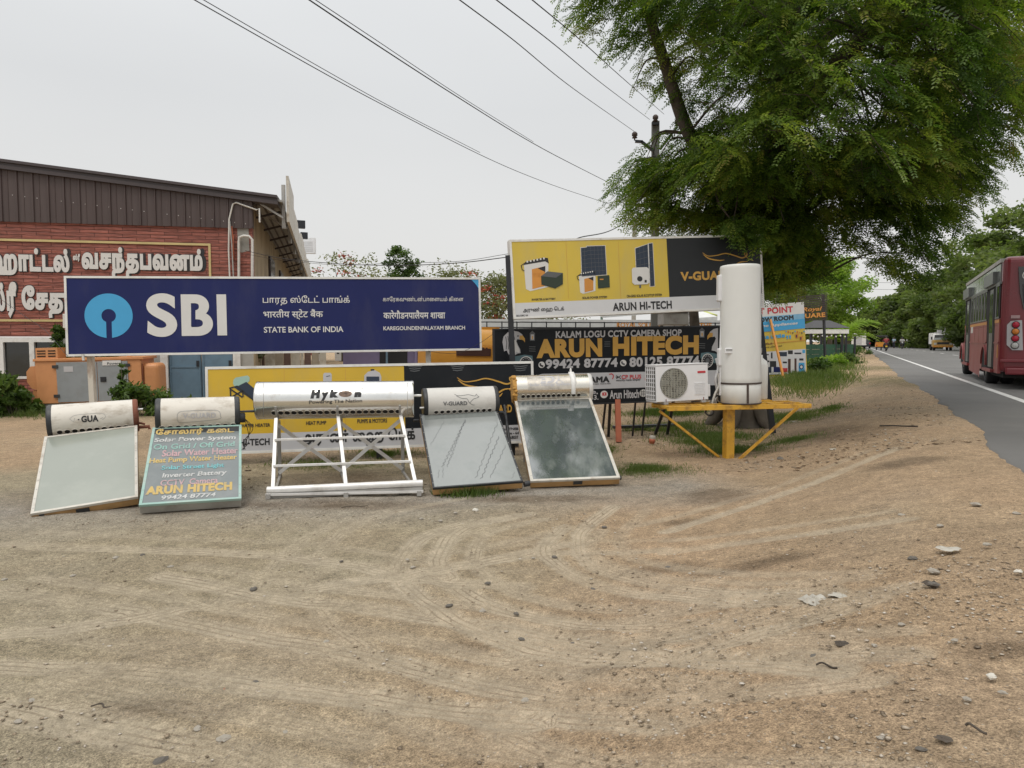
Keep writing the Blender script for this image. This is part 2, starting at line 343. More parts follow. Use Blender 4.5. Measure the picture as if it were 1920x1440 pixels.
M['maroon'] = mat('maroon_bus_paint', (.19, .018, .027), .3, var=.06, scale=1.5, coat=.3)
M['maroon_d'] = mat('dusty_maroon_paint', (.28, .055, .054), .45, var=.08, scale=1.5, dirt=(.33, .16, .13), dirt_amt=.5, dscale=2)
M['tyre'] = mat('tyre_rubber', (.018, .018, .019), .85)
M['rim'] = mat('dusty_rim', (.3, .27, .23), .6)
M['busgrey'] = mat('bus_window_frame', (.17, .18, .18), .35, metal=.4, var=.2, scale=6)
M['lamp_r'] = mat('red_lamp_glass', (.42, .015, .04), .2)
M['lamp_o'] = mat('amber_lamp_glass', (.6, .2, .03), .2)
M['lamp_w'] = mat('clear_lamp_glass', (.5, .5, .48), .2)
M['truck_y'] = mat('tan_truck_paint', (.5, .3, .08), .35, coat=.3)
M['auto_y'] = mat('orange_rickshaw_paint', (.6, .24, .02), .4)
M['canvas'] = mat('black_canvas', (.022, .022, .02), .8)
M['green_w'] = mat('green_painted_wall', (.02, .085, .045), .75, var=.15)
M['tile'] = mat('grey_roof_tile', (.065, .063, .065), .8, var=.25, scale=14, bump=.6, bscale=20)
M['slat'] = mat('dark_slat', (.05, .037, .03), .7)
M['skin'] = mat('brown_skin', (.22, .12, .075), .6)
M['hair'] = mat('black_hair', (.012, .01, .01), .6)
M['shirt_r'] = mat('red_shirt', (.22, .03, .035), .8)
M['shirt_b'] = mat('pale_blue_shirt', (.3, .4, .5), .8)
M['trouser'] = mat('dark_trousers', (.03, .03, .04), .8)
M['stone'] = mat('pale_stone', (.4, .36, .3), .9, var=.3, scale=20, bump=.5, bscale=40)
M['stone_d'] = mat('dark_stone', (.15, .135, .115), .9, var=.3, scale=20, bump=.5, bscale=40)
M['litter'] = mat('white_plastic_scrap', (.42, .395, .34), .6, var=.2, dirt=(.3, .24, .17), dirt_amt=.8, dscale=25)
M['banana'] = None

# collector glass: dusty pane, mirror-like at a slant
def glassmat(name, col, var, rough, lo, hi, dscale=2., spec=.7, ior=1.5, streak=(1, 1, 1)):
    m = mat(name, col, rough, var=var, scale=1.5, spec=spec, dirt=hi, dirt_amt=.85, dscale=dscale, stretch=streak, rvar=.03)
    m.node_tree.nodes['Principled BSDF'].inputs['IOR'].default_value = ior; return m
M['glass_pale'] = glassmat('frosted_collector_glass', (.27, .29, .25), .05, .16, 0, (.33, .345, .3), 1.2)
M['glass_blue'] = glassmat('chalky_collector_glass', (.15, .17, .17), .1, .22, 0, (.21, .225, .22), 3.)
M['glass_grey'] = glassmat('spotted_collector_glass', (.27, .285, .275), .06, .15, 0, (.22, .24, .23), 3.)
M['glass_dark'] = glassmat('dark_collector_glass', (.08, .094, .096), .3, .06, 0, (.25, .262, .255), 2.6, spec=1., ior=1.9, streak=(1.6, .6, .6))

# brick-like stacked cladding
def cladding():
    m = bpy.data.materials.new('red_stone_cladding'); m.use_nodes = True; t = m.node_tree; K = t.links.new; b = t.nodes['Principled BSDF']
    co = t.nodes.new('ShaderNodeTexCoord'); sp = t.nodes.new('ShaderNodeSeparateXYZ'); cb = t.nodes.new('ShaderNodeCombineXYZ')
    K(co.outputs['Object'], sp.inputs[0]); K(sp.outputs[0], cb.inputs[0]); K(sp.outputs[2], cb.inputs[1])
    wob = t.nodes.new('ShaderNodeTexNoise'); wob.inputs['Scale'].default_value = 2.5; wob.inputs['Detail'].default_value = 3; K(cb.outputs[0], wob.inputs['Vector'])
    wm = t.nodes.new('ShaderNodeMix'); wm.data_type = 'VECTOR'; wm.inputs[0].default_value = .035; K(cb.outputs[0], wm.inputs[4]); K(wob.outputs[1], wm.inputs[5])
    br = t.nodes.new('ShaderNodeTexBrick'); br.inputs['Scale'].default_value = 1; br.inputs['Brick Width'].default_value = .62; br.inputs['Row Height'].default_value = .085
    br.inputs['Mortar Size'].default_value = .007; br.inputs['Mortar Smooth'].default_value = .8; br.inputs['Color1'].default_value = (.22, .068, .048, 1); br.inputs['Color2'].default_value = (.32, .105, .075, 1); br.inputs['Mortar'].default_value = (.09, .028, .022, 1)
    K(wm.outputs[1], br.inputs['Vector'])
    mp = t.nodes.new('ShaderNodeMapping'); mp.inputs['Scale'].default_value = (3, 22, 1); n2 = t.nodes.new('ShaderNodeTexNoise'); n2.inputs['Scale'].default_value = 1; n2.inputs['Detail'].default_value = 6
    K(cb.outputs[0], mp.inputs[0]); K(mp.outputs[0], n2.inputs['Vector'])
    mr = t.nodes.new('ShaderNodeMapRange'); mr.inputs[1].default_value = .3; mr.inputs[2].default_value = .7; mr.inputs[3].default_value = .62; mr.inputs[4].default_value = 1.4; K(n2.outputs[0], mr.inputs[0])
    mx = t.nodes.new('ShaderNodeMix'); mx.data_type = 'RGBA'; mx.blend_type = 'MULTIPLY'; mx.inputs[0].default_value = 1; K(br.outputs[0], mx.inputs[6]); K(mr.outputs[0], mx.inputs[7])
    K(mx.outputs[2], b.inputs['Base Color']); b.inputs['Roughness'].default_value = .6
    bp = t.nodes.new('ShaderNodeBump'); bp.inputs['Strength'].default_value = .8; bp.inputs['Distance'].default_value = .03; bp.invert = True
    ad = t.nodes.new('ShaderNodeMath'); ad.operation = 'SUBTRACT'; K(br.outputs[1], ad.inputs[0]); K(n2.outputs[0], ad.inputs[1]); K(ad.outputs[0], bp.inputs['Height']); K(bp.outputs[0], b.inputs['Normal'])
    return m
M['cladding'] = cladding()

# ---------------------------------------------------------------- the ground, the road
TA = .47; RD = Vector((TA, 1, 0)).normalized(); RR = Vector((RD.y, -RD.x, 0))     # along the road, and to its right
LINE0 = Vector((9.43, 13.26, 0)); RZ = .5                                        # a point of the left edge line; road level
EDGE = [(-9.0, 6.), (-.9, -6), (1.7, 1.0), (4.8, 6.75), (6.64, 10.6), (9.02, 15.5), (12.05, 22.2), (16.6, 31.6), (28.8, 57), (54, 110), (130, 270), (420, 880)][1:]
EDGE_Y = np.array([p[1] for p in EDGE]); EDGE_X = np.array([p[0] for p in EDGE])
def edge_x(y): return np.interp(y, EDGE_Y, EDGE_X)
def ground_z(x, y):
    x = np.asarray(x, float); y = np.asarray(y, float)
    d = (edge_x(y) - x) * .905
    t = np.clip(1 - (d - .1) / 3.0, 0, 1); z = (t * t * (3 - 2 * t)) * (RZ - .02)
    s = np.clip((y - 15) / 18, 0, 1); z = np.maximum(z, .32 * s * s * (3 - 2 * s))
    return z
def seg_dist(X, Y, pts):
    best = np.full(X.shape, 1e9); T = np.zeros(X.shape); acc = 0.
    for (x0, y0), (x1, y1) in zip(pts[:-1], pts[1:]):
        dx, dy = x1 - x0, y1 - y0; l2 = dx * dx + dy * dy; t = np.clip(((X - x0) * dx + (Y - y0) * dy) / l2, 0, 1)
        px_, py_ = X - x0 - t * dx, Y - y0 - t * dy; d = np.hypot(px_, py_); sg = np.sign(dx * (Y - y0) - dy * (X - x0)); k = d < np.abs(best)
        best = np.where(k, d * np.where(sg == 0, 1, sg), best); T = np.where(k, acc + t * math.sqrt(l2), T); acc += math.sqrt(l2)
    return best, T
def vnoise(X, Y, s, seed):
    r = np.random.default_rng(seed); g = r.random((256, 256)); x = X / s; y = Y / s; xi = np.floor(x).astype(int); yi = np.floor(y).astype(int); fx = x - xi; fy = y - yi
    fx = fx * fx * (3 - 2 * fx); fy = fy * fy * (3 - 2 * fy); a = g[xi % 256, yi % 256]; b = g[(xi + 1) % 256, yi % 256]; c = g[xi % 256, (yi + 1) % 256]; d = g[(xi + 1) % 256, (yi + 1) % 256]
    return (a * (1 - fx) + b * fx) * (1 - fy) + (c * (1 - fx) + d * fx) * fy
def fbm(X, Y, s, seed, o=4): return sum(vnoise(X, Y, s / 2 ** k, seed + k) / 2 ** k for k in range(o)) / sum(1 / 2 ** k for k in range(o))
TRACKS = [   # tyre tracks across the lot, as read off the photograph (1920 px)
    ([(880, 975), (800, 1000), (758, 1040), (752, 1085), (800, 1130), (900, 1185), (1100, 1260), (1400, 1330), (1700, 1400)], .2),
    ([(990, 960), (870, 985), (830, 1020), (826, 1065), (900, 1125), (1050, 1170), (1300, 1220), (1560, 1250)], .2),
    ([(1150, 950), (1095, 990), (1085, 1025), (1110, 1060), (1200, 1100), (1330, 1150), (1450, 1185), (1560, 1215)], .18),
    ([(1060, 985), (1020, 1020), (1040, 1055), (1120, 1100), (1260, 1150), (1420, 1200), (1600, 1240)], .18),
    ([(0, 1105), (180, 1135), (420, 1185), (700, 1235), (900, 1290), (1150, 1380), (1300, 1440)], .22),
    ([(300, 1080), (520, 1120), (760, 1150), (960, 1185), (1150, 1240), (1300, 1310), (1560, 1400)], .22),
    ([(0, 1020), (400, 1035), (640, 1055), (760, 1080), (980, 1100)], .2),
    ([(0, 1190), (150, 1175), (300, 1150), (520, 1110), (760, 1075), (960, 1040), (1100, 1010)], .2),
    ([(0, 1330), (200, 1370), (420, 1410), (600, 1460)], .24),
    ([(960, 1240), (1200, 1238), (1450, 1240), (1700, 1236)], .2),
    ([(1290, 1290), (1400, 1275), (1500, 1265), (1640, 1250)], .18),
    ([(1250, 1045), (1400, 1055), (1560, 1068), (1700, 1076)], .18),
    ([(1250, 1000), (1440, 960), (1560, 935), (1680, 900)], .18),
    ([(700, 1310), (900, 1350), (1100, 1400), (1250, 1450)], .2),
    ([(0, 1250), (250, 1262), (560, 1300), (800, 1330), (1000, 1390)], .2),
    ([(860, 1060), (960, 1045), (1100, 1035), (1250, 1040)], .16),
]
GRASS = [(1500, 712, 85, 22), (1560, 695, 55, 26), (1340, 822, 95, 18), (1200, 878, 95, 14), (880, 918, 60, 10), (1480, 785, 70, 12), (1560, 780, 30, 8), (1250, 800, 90, 12), (1100, 842, 60, 12), (720, 850, 80, 10), (620, 868, 130, 12), (1380, 845, 80, 10), (1490, 835, 60, 8), (40, 775, 90, 10), (330, 768, 80, 10), (1620, 660, 30, 6), (1270, 772, 70, 5), (1230, 775, 80, 6)]
def ground():
    def axis(segs):
        o = [segs[0][0]]
        for a, b, s0, s1 in segs:
            x = a
            while x < b - 1e-6:
                t = (x - a) / (b - a); x += s0 + (s1 - s0) * t; o.append(min(x, b))
        return np.array(o)
    xs = axis([(-900, -60, 90, 15), (-60, -14, 8, .7), (-14, -6.5, .3, .08), (-6.5, 6.5, .035, .035), (6.5, 16, .08, .5), (16, 60, .8, 6), (60, 900, 15, 90)])
    ys = axis([(-60, 0, 15, .6), (0, 1.5, .3, .04), (1.5, 6, .025, .035), (6, 11, .035, .06), (11, 20, .06, .25), (20, 60, .5, 5), (60, 1500, 12, 150)])
    X, Y = np.meshgrid(xs, ys); Z = ground_z(X, Y)
    near = np.clip(1 - (Y - 12) / 8, 0, 1) * np.clip(1 - (np.abs(X) - 7) / 6, 0, 1)
    Z += (fbm(X, Y, 1.8, 11) - .5) * .05 * near + (fbm(X, Y, .22, 21, 3) - .5) * .016 * near
    tr = np.zeros(X.shape); sel = (Y > 1) & (Y < 11) & (np.abs(X) < 9)
    xx, yy = X[sel], Y[sel]; wx = xx + (fbm(xx, yy, .5, 55) - .5) * .05; wy = yy + (fbm(xx, yy, .5, 65) - .5) * .05
    acc = np.zeros(xx.shape); dz = np.zeros(xx.shape)
    td = np.zeros(xx.shape); tracks = []
    for i, (p, wd) in enumerate(TRACKS):
        q = [gnd(a_, b_) for a_, b_ in p]; q = [Vector((v.x, v.y)) for v in q]; q = smooth_pts(q, 5); tracks.append((q, wd, 1.))
        for off, st in (((.26, .6), (-.9, .55)) if i in (0, 1, 4, 5, 8) else ((.34, .5),)):
            o2 = []
            for j in range(len(q)):
                dd = (q[min(j + 1, len(q) - 1)] - q[max(j - 1, 0)]).normalized(); o2.append(q[j] + Vector((-dd.y, dd.x)) * off)
            tracks.append((o2, wd * .8, st))
    for i, (q, wd, st) in enumerate(tracks):
        d, t = seg_dist(wx, wy, [(v.x, v.y) for v in q]); a = np.abs(d); k = np.clip((wd * .5 - a) / (wd * .13), 0, 1) * st
        k = k * np.clip(.1 + 1.7 * fbm(xx, yy, .9, 30 + i), .35, 1.2)
        td = np.where(k > acc, d / wd, td); acc = np.maximum(acc, k); dz -= k * .006
        rim = np.exp(-((a - wd * .6) / (wd * .12)) ** 2) * (.2 + .8 * fbm(xx, yy, .3, 90 + i)) * st; dz += rim * .005
    tdf = np.zeros(X.shape); tdf[sel] = td
    tr[sel] = acc; Z[sel] += np.clip(dz, -.02, .015)
    nx, ny = len(xs), len(ys); idx = np.arange(nx * ny).reshape(ny, nx)
    Fq = np.stack([idx[:-1, :-1], idx[:-1, 1:], idx[1:, 1:], idx[1:, :-1]], -1).reshape(-1, 4)
    o = np_mesh('ground', np.stack([X, Y, Z], -1).reshape(-1, 3), Fq, M['dirt'], smooth=True); tag(o, kind='structure')
    # reddish soil to the right of a line and behind the heaters; grey gravel in front of them
    dline = (X - (-.6 + .25 * (Y - 3))) / 2.2
    red = np.clip(.5 + dline, 0, 1) ; red = np.maximum(red, np.clip((Y - 9.6 - .19 * X) / 1.2, 0, 1)); red *= 1 - .25 * np.clip((3.2 - Y) / 1.5, 0, 1)
    red = np.clip(red + (fbm(X, Y, 1.3, 71) - .5) * .9, 0, 1)
    q = np.clip(1 - np.abs(Y - 7.5 - .18 * X) / 1.3, 0, 1) * np.clip((2.8 - X) / 1.0, 0, 1); grav = np.clip(q * 1.1 + (fbm(X, Y, .8, 81) - .5) * .5, 0, 1)
    gr = np.zeros(X.shape)
    for x, y, rx, ry in GRASS:
        c = gnd(x, y, .15 if y < 760 else 0.02); r = gnd(x + rx, y, .15 if y < 760 else 0.02); f = gnd(x, max(y - ry, 652), .15 if y < 760 else 0.02); ra = (r - c).length; rb = (f - c).length
        D = ((X - c.x) / ra) ** 2 + ((Y - c.y) / rb) ** 2; gr = np.maximum(gr, np.clip(1.1 - .75 * D, 0, 1))
    gr = np.clip(gr * (.3 + 1.2 * fbm(X, Y, .7, 95)), 0, 1)
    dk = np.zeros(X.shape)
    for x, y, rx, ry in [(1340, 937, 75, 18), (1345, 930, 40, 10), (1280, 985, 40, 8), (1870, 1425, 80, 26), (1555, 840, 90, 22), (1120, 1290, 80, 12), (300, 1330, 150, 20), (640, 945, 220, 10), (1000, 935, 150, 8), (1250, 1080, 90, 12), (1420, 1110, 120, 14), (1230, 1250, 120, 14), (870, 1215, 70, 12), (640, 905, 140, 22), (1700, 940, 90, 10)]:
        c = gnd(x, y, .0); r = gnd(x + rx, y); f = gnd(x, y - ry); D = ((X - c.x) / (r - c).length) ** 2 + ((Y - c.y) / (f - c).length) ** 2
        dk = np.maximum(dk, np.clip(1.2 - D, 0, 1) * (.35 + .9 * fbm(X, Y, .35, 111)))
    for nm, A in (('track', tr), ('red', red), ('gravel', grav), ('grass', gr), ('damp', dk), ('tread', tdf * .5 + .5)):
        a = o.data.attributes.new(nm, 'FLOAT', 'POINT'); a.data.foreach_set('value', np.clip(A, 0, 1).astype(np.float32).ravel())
    return o
def dirtmat():
    m = bpy.data.materials.new('packed_dirt'); m.use_nodes = True; t = m.node_tree; K = t.links.new; b = t.nodes['Principled BSDF']; b.inputs['Roughness'].default_value = .95; b.inputs['Specular IOR Level'].default_value = .15
    co = t.nodes.new('ShaderNodeTexCoord')
    def noise(s, d=6, r=.6):
        n = t.nodes.new('ShaderNodeTexNoise'); n.inputs['Scale'].default_value = s; n.inputs['Detail'].default_value = d; n.inputs['Roughness'].default_value = r; K(co.outputs['Object'], n.inputs['Vector']); return n.outputs[0]
    def rng(v, a, c, lo, hi):
        r = t.nodes.new('ShaderNodeMapRange'); r.inputs[1].default_value = a; r.inputs[2].default_value = c; r.inputs[3].default_value = lo; r.inputs[4].default_value = hi; K(v, r.inputs[0]); return r.outputs[0]
    def attr(n):
        a = t.nodes.new('ShaderNodeAttribute'); a.attribute_name = n; return a.outputs['Fac']
    def mix(f, a, c, mode='MIX'):
        x = t.nodes.new('ShaderNodeMix'); x.data_type = 'RGBA'; x.blend_type = mode
        for i, v in ((0, f), (6, a), (7, c)):
            if isinstance(v, (int, float)): x.inputs[i].default_value = v
            elif isinstance(v, tuple): x.inputs[i].default_value = (*v, 1)
            else: K(v, x.inputs[i])
        return x.outputs[2]
    def mul(a, c):
        x = t.nodes.new('ShaderNodeMath'); x.operation = 'MULTIPLY'; K(a, x.inputs[0])
        if isinstance(c, (int, float)): x.inputs[1].default_value = c
        else: K(c, x.inputs[1])
        return x.outputs[0]
    c = mix(attr('red'), (.365, .312, .214), (.435, .31, .196))
    c = mix(attr('gravel'), c, (.325, .297, .255))
    c = mix(rng(noise(.7), .35, .7, 0, .5), c, (.27, .205, .13))
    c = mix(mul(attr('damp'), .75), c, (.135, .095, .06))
    sn = t.nodes.new('ShaderNodeMath'); sn.operation = 'SINE'; K(mul(attr('tread'), 2 * math.pi * 2 * 4.5), sn.inputs[0])
    tread = rng(sn.outputs[0], -1, .1, .72, 1.); c = mix(mul(mul(attr('track'), tread), .7), c, (.52, .44, .325)); gf = rng(attr('track'), 0, 1, 1., .4)
    c = mix(mul(mul(attr('track'), rng(sn.outputs[0], -1, -.55, 1., 0.)), mul(rng(noise(3), .45, .6, 0, 1), .55)), c, (.16, .12, .085))
    c = mix(mul(attr('grass'), rng(noise(9), .3, .6, .1, .95)), c, (.095, .095, .04))
    g = rng(noise(120, 4, .85), .36, .64, .42, 1.55); c = mix(gf, c, g, 'MULTIPLY')
    g = rng(noise(34, 5, .8), .33, .67, .62, 1.36); c = mix(gf, c, g, 'MULTIPLY'); g = rng(noise(6, 6, .75), .34, .66, .78, 1.2); c = mix(1., c, g, 'MULTIPLY')
    vo = t.nodes.new('ShaderNodeTexVoronoi'); vo.inputs['Scale'].default_value = 48; K(co.outputs['Object'], vo.inputs['Vector'])
    pe = rng(vo.outputs['Distance'], .12, .3, 1, 0); hv = t.nodes.new('ShaderNodeSeparateColor'); K(vo.outputs['Color'], hv.inputs[0])
    peb = mul(pe, rng(hv.outputs[0], .72, .8, 0, 1)); pc = mix(hv.outputs[1], (.13, .11, .09), (.5, .44, .36)); c = mix(mul(peb, .8), c, pc)
    K(c, b.inputs['Base Color'])
    h1 = noise(60, 6, .75); h2 = noise(240, 2, .5); ad = t.nodes.new('ShaderNodeMath'); ad.operation = 'ADD'; K(h1, ad.inputs[0]); K(mul(h2, .4), ad.inputs[1])
    a2 = t.nodes.new('ShaderNodeMath'); a2.operation = 'ADD'; K(ad.outputs[0], a2.inputs[0]); K(mul(peb, .35), a2.inputs[1])
    bp = t.nodes.new('ShaderNodeBump'); bp.inputs['Strength'].default_value = .75; bp.inputs['Distance'].default_value = .02; K(a2.outputs[0], bp.inputs['Height']); K(bp.outputs[0], b.inputs['Normal'])
    return m
M['dirt'] = dirtmat()
ground()

M['asphalt'] = mat('worn_asphalt', (.165, .16, .152), .85, var=.15, scale=.4, bump=.5, bscale=90, dirt=(.21, .2, .185), dirt_amt=.6, dscale=.5, spec=.3)
M['paint'] = mat('road_paint', (.62, .61, .58), .7, var=.12, scale=3, dirt=(.2, .2, .19), dirt_amt=.5, dscale=6)
def road():
    V = []; ys = np.concatenate([np.arange(-6, 30, .12), np.arange(30, 120, 1.), np.arange(120, 900, 20)])
    lx = edge_x(ys) + (fbm(ys, ys * 0 + 3, 1.1, 5, 5) - .5) * .5
    right = LINE0 + RR * 12.0
    rx = right.x + (ys - right.y) * TA
    n = len(ys); V = np.zeros((3 * n, 3)); V[0::3] = np.stack([lx - .06, ys, ys * 0 + RZ - .06], 1); V[1::3] = np.stack([lx, ys, ys * 0 + RZ], 1); V[2::3] = np.stack([rx, ys, ys * 0 + RZ], 1)
    Fq = [(3 * i + a, 3 * i + a + 1, 3 * i + a + 4, 3 * i + a + 3) for i in range(n - 1) for a in (0, 1)]
    tag(np_mesh('road', V, Fq, M['asphalt']), kind='structure')
    mb = MB()
    def strip(off, s0, s1, wd):
        a = LINE0 + RR * off + RD * s0; b = LINE0 + RR * off + RD * s1; z = Vector((0, 0, RZ + .004)); q = RR * wd / 2
        mb.add([a - q + z, a + q + z, b + q + z, b - q + z], [(0, 1, 2, 3)])
    for k in range(20): strip(0, -14 + k * 10, -4 + k * 10, .15)
    for k in range(26): strip(4.6, -14 + k * 9, -11 + k * 9, .13)
    for k in range(20): strip(9.4, -14 + k * 10, -4 + k * 10, .15)
    tag(mb.build('road_markings', M['paint']), kind='structure')
road()

# ---------------------------------------------------------------- sign boards in the middle of the lot
def sign_thing(fr, label, cat='sign', name='signboard', group=None):
    p = fr.P(fr.w / 2, 0); return thing(name, label, cat, (p.x, p.y, 0), group)
def box_sign(fr, root, face, edge, th=.09, rim=.03):
    mb = MB().fbox(fr, 0, fr.w, 0, fr.h, -th, 0); mb.build('panel', face, root)
    f = MB(); e = rim
    f.fbox(fr, -.012, fr.w + .012, fr.h - e, fr.h + .012, -th - .004, .010); f.fbox(fr, -.012, fr.w + .012, -.012, e, -th - .004, .010)
    f.fbox(fr, -.012, e, e, fr.h - e, -th - .004, .010); f.fbox(fr, fr.w - e, fr.w + .012, e, fr.h - e, -th - .004, .010); f.build('frame', edge, root)
def post(root, a, b, wd, m, name='post'):
    MB().bar(a, b, wd, wd, up=(0, 1, .01)).build(name, m, root, bevel=.004)
def lettering(fr, root, m, items, c=.004, name='lettering'):
    for it in items:
        mb = MB(); fr.text(mb, *it[:5], 0, c, **(it[5] if len(it) > 5 else {})); mb.build(name, m, root)

# the wide blue bank sign
fS = Frame((-6.248, 10.133, 2.5), (-.503, 11.218, 2.573), (-.48, 11.171, 1.474), (-6.225, 10.086, 1.401))
r = sign_thing(fS, 'wide navy blue bank signboard with round light blue emblem and big letters'); box_sign(fS, r, M['navy'], M['white'], .07, .018)
mb = MB(); cx, cy = fS.px(204, 592); kx, ky = fS.px(203, 592); R_ = abs(fS.px(249, 592)[0] - cx); rk = R_ * .30; hw = R_ * .115
ring = []
a0 = math.asin(hw / R_)
for k in range(61):
    t = -math.pi / 2 + a0 + (2 * math.pi - 2 * a0) * k / 60; ring.append((cx + R_ * math.cos(t), cy + R_ * math.sin(t)))
b0 = math.asin(hw / rk)
for k in range(33):
    t = -math.pi / 2 - b0 - (2 * math.pi - 2 * b0) * k / 32; ring.append((cx + rk * math.cos(t), cy + rk * math.sin(t)))
fS.flat(mb, [ring], 0, .004); mb.build('emblem', M['skyblue'], r)
lettering(fS, r, M['letter'], [('S', 276, 550, 632, 333, dict(bold=.036)), ('B', 341, 552, 630, 400, dict(bold=.036)), ('I', 408, 552, 629, 426, dict(bold=.04))])
mb = MB(); fS.rect(mb, 358.5, 573, 366.5, 612, 0, .0065); mb.build('letter_notch', M['navy'], r)
lettering(fS, r, M['letter'], [('பாரத ஸ்\u0bc7டட் பாங்க்', 493, 554, 573, 656, dict(bold=.008)), ('भारतीय स्टेट बैंक', 494, 580, 600, 606, dict(bold=.012)), ('STATE BANK OF INDIA', 495, 613, 624, 644, dict(bold=.018)),
    ('கா\u0bc7ரகவுண்டன்பா\u0bc8ளயம் கி\u0bc8ள', 718, 556, 567, 869, dict(bold=.004)), ('कारेगौडनपालैयम शाखा', 719, 582, 598, 835, dict(bold=.016)), ('KAREGOUNDENPALAYAM BRANCH', 719, 612, 619.5, 872, dict(bold=.022))])
mb = MB(); q = [fS.px(882, 523), fS.px(899, 523), fS.px(899.5, 546)]; A, B = Vector(q[0]), Vector(q[2]); arc = [tuple(A.lerp(B, t) + Vector((.10, .08)) * (math.sin(t * math.pi) * .12)) for t in np.linspace(0, 1, 12)]
fS.flat(mb, [[q[1]] + arc], 0, .004); mb.build('corner_mark', M['skyblue'], r)
a, b = fS.px(163, 660), fS.px(804, 655)
p = fS.P(a[0], a[1] + .1, -.12); post(r, p, (p.x + .06, p.y - .05, 0), .075, M['post_white'])
p = fS.P(b[0], b[1] + .1, -.12); post(r, p, (p.x + .02, p.y, 0), .075, M['post_white'])
# little box on the left edge of the sign
q = fS.px(119, 601); mb = MB().fbox(fS, q[0] - .04, q[0] + .035, q[1] - .1, q[1] + .1, -.12, -.075); mb.build('junction_box', M['pvc'], r, bevel=.006)
q0, q1 = fS.P(*fS.px(156, 664), .02), fS.P(*fS.px(158, 676), .02)
MB().tube([q0, q1], .018, 8).build('clamp', M['pvc'], r)

# the low yellow and black sign behind the heaters
fV = Frame((-3.967, 9.333, 1.258), (.285, 10.108, 1.311), (.314, 10.024, .195), (-3.938, 9.25, .142))
r = sign_thing(fV, 'low yellow and black signboard standing behind the row of water heaters'); box_sign(fV, r, M['black_sign'], M['white'], .09, .022)
mb = MB(); q0 = fV.px(393, 820); qb = fV.px(760, 805); qt = fV.px(758, 690)
def frect(mb, fr, a0, b0, a1, b1, mi, c): mb.add([fr.P(a0, b0, c), fr.P(a1, b0, c), fr.P(a1, b1, c), fr.P(a0, b1, c)], [(0, 1, 2, 3)], mi)
yb = .245; ya = qb[0]
frect(mb, fV, .022, yb, ya, fV.h - .022, 0, .003); frect(mb, fV, .022, .022, fV.w - .022, yb, 1, .003); mb.build('print', [M['yellow'], M['sign_grey']], r)
mb = MB()   # printed water heater, pump and tank
fV.poly(mb, [(438, 712), (442, 708), (464, 704), (468, 707), (468, 714), (464, 718), (446, 726), (440, 725), (437, 719)], 2, .006)
fV.poly(mb, [(440, 727), (462, 716), (500, 748), (484, 757)], 1, .008)
for ln in ([(432, 727), (433, 748)], [(444, 724), (484, 757)], [(433, 730), (455, 745)], [(433, 745), (455, 733)], [(455, 732), (456, 744)], [(430, 728), (446, 724)]): fV.ribbon(mb, ln, .018, 3, .010)
fV.poly(mb, [(606, 702), (608, 699), (620, 699), (622, 702), (622, 740), (606, 740)], 4, .006)
fV.poly(mb, [(683, 735), (683, 704), (690, 697), (703, 694), (712, 699), (715, 706), (715, 735)], 4, .006); fV.rect(mb, 687, 706, 711, 717, 1, .009); fV.rect(mb, 695, 692, 702, 695, 3, .006)
fV.ribbon(mb, [(612, 706), (616, 705), (619, 704.5)], .008, 3, .009)
mb.build('product_pictures', [M['yellow'], M['dblue'], M['teal_l'], M['ink'], M['grey_l']], r)
mb = MB()
for x in (533, 648): fV.ribbon(mb, [(x, 692), (x, 800)], .006, 0, .0045)
mb.build('print_seam', M['gold'], r)
lettering(fV, r, M['ink'], [('SOLAR WATER HEATER', 424, 796, 802.5, 507, dict(bold=.03)), ('HEAT PUMP', 574, 790, 797, 612, dict(bold=.03)), ('PUMPS & MOTORS', 670, 786, 794, 726, dict(bold=.03)),
    ('ARUN HI-TECH', 402, 825, 838, 506, dict(bold=.035)), ('அருண் \u0bc8ஹ \u0bc6டக்', 567, 807, 840, 779, dict(bold=.035)), ('Subject to TNEB', 922, 803, 809, 972, dict(bold=.03)), ('Generation Store - 64', 910, 811, 816.5, 973, dict(bold=.03)), ('GST 33A8037', 935, 818, 824, 972, dict(bold=.03))], .006)
mb = MB()
def emblem(fr, mb, ox, oy, k, wd, mi, c):
    for pts in ([(0, 0), (16, 9), (40, 7), (64, 2), (92, 9), (108, 14), (120, 10), (122, 2), (116, 0), (118, 8), (128, 17), (140, 22)], [(2, 5), (18, 16), (44, 21), (60, 20)], [(72, 42), (90, 34), (104, 26), (124, 24)], [(78, 46), (92, 42), (100, 34)]):
        q = smooth_pts([Vector((ox + x * k, oy + y * k)) for x, y in pts], 6); n = len(q); fr.ribbon(mb, q, [wd * (.35 + .65 * math.sin(math.pi * min(1, (i + 1) / n))) for i in range(n)], mi, c)
emblem(fV, mb, 857, 708, .85, .022, 0, .006); mb.build('emblem', M['gold'], r)
mb = MB()
for x, y in ((765, 687), (845, 686), (963, 686)):
    for k in range(3): fV.ribbon(mb, [(x + k * 2, y + k * 4), (x + 12, y + 1.2 + k * 4), (x + 26 - k * 2, y - .5 + k * 4)], .012, 0, .006)
mb.build('tape_mark', M['grey_d'], r)
lettering(fV, r, M['gold'], [('V-GUARD', 905, 760, 775, 960, dict(bold=.04))], .006)
for x, y in ((712, 845), (420, 848), (965, 838)):
    q = fV.px(x, y); p = fV.P(q[0], q[1] + .2, -.12); post(r, p, (p.x, p.y - .02, -.1), .07, M['blacksteel'])

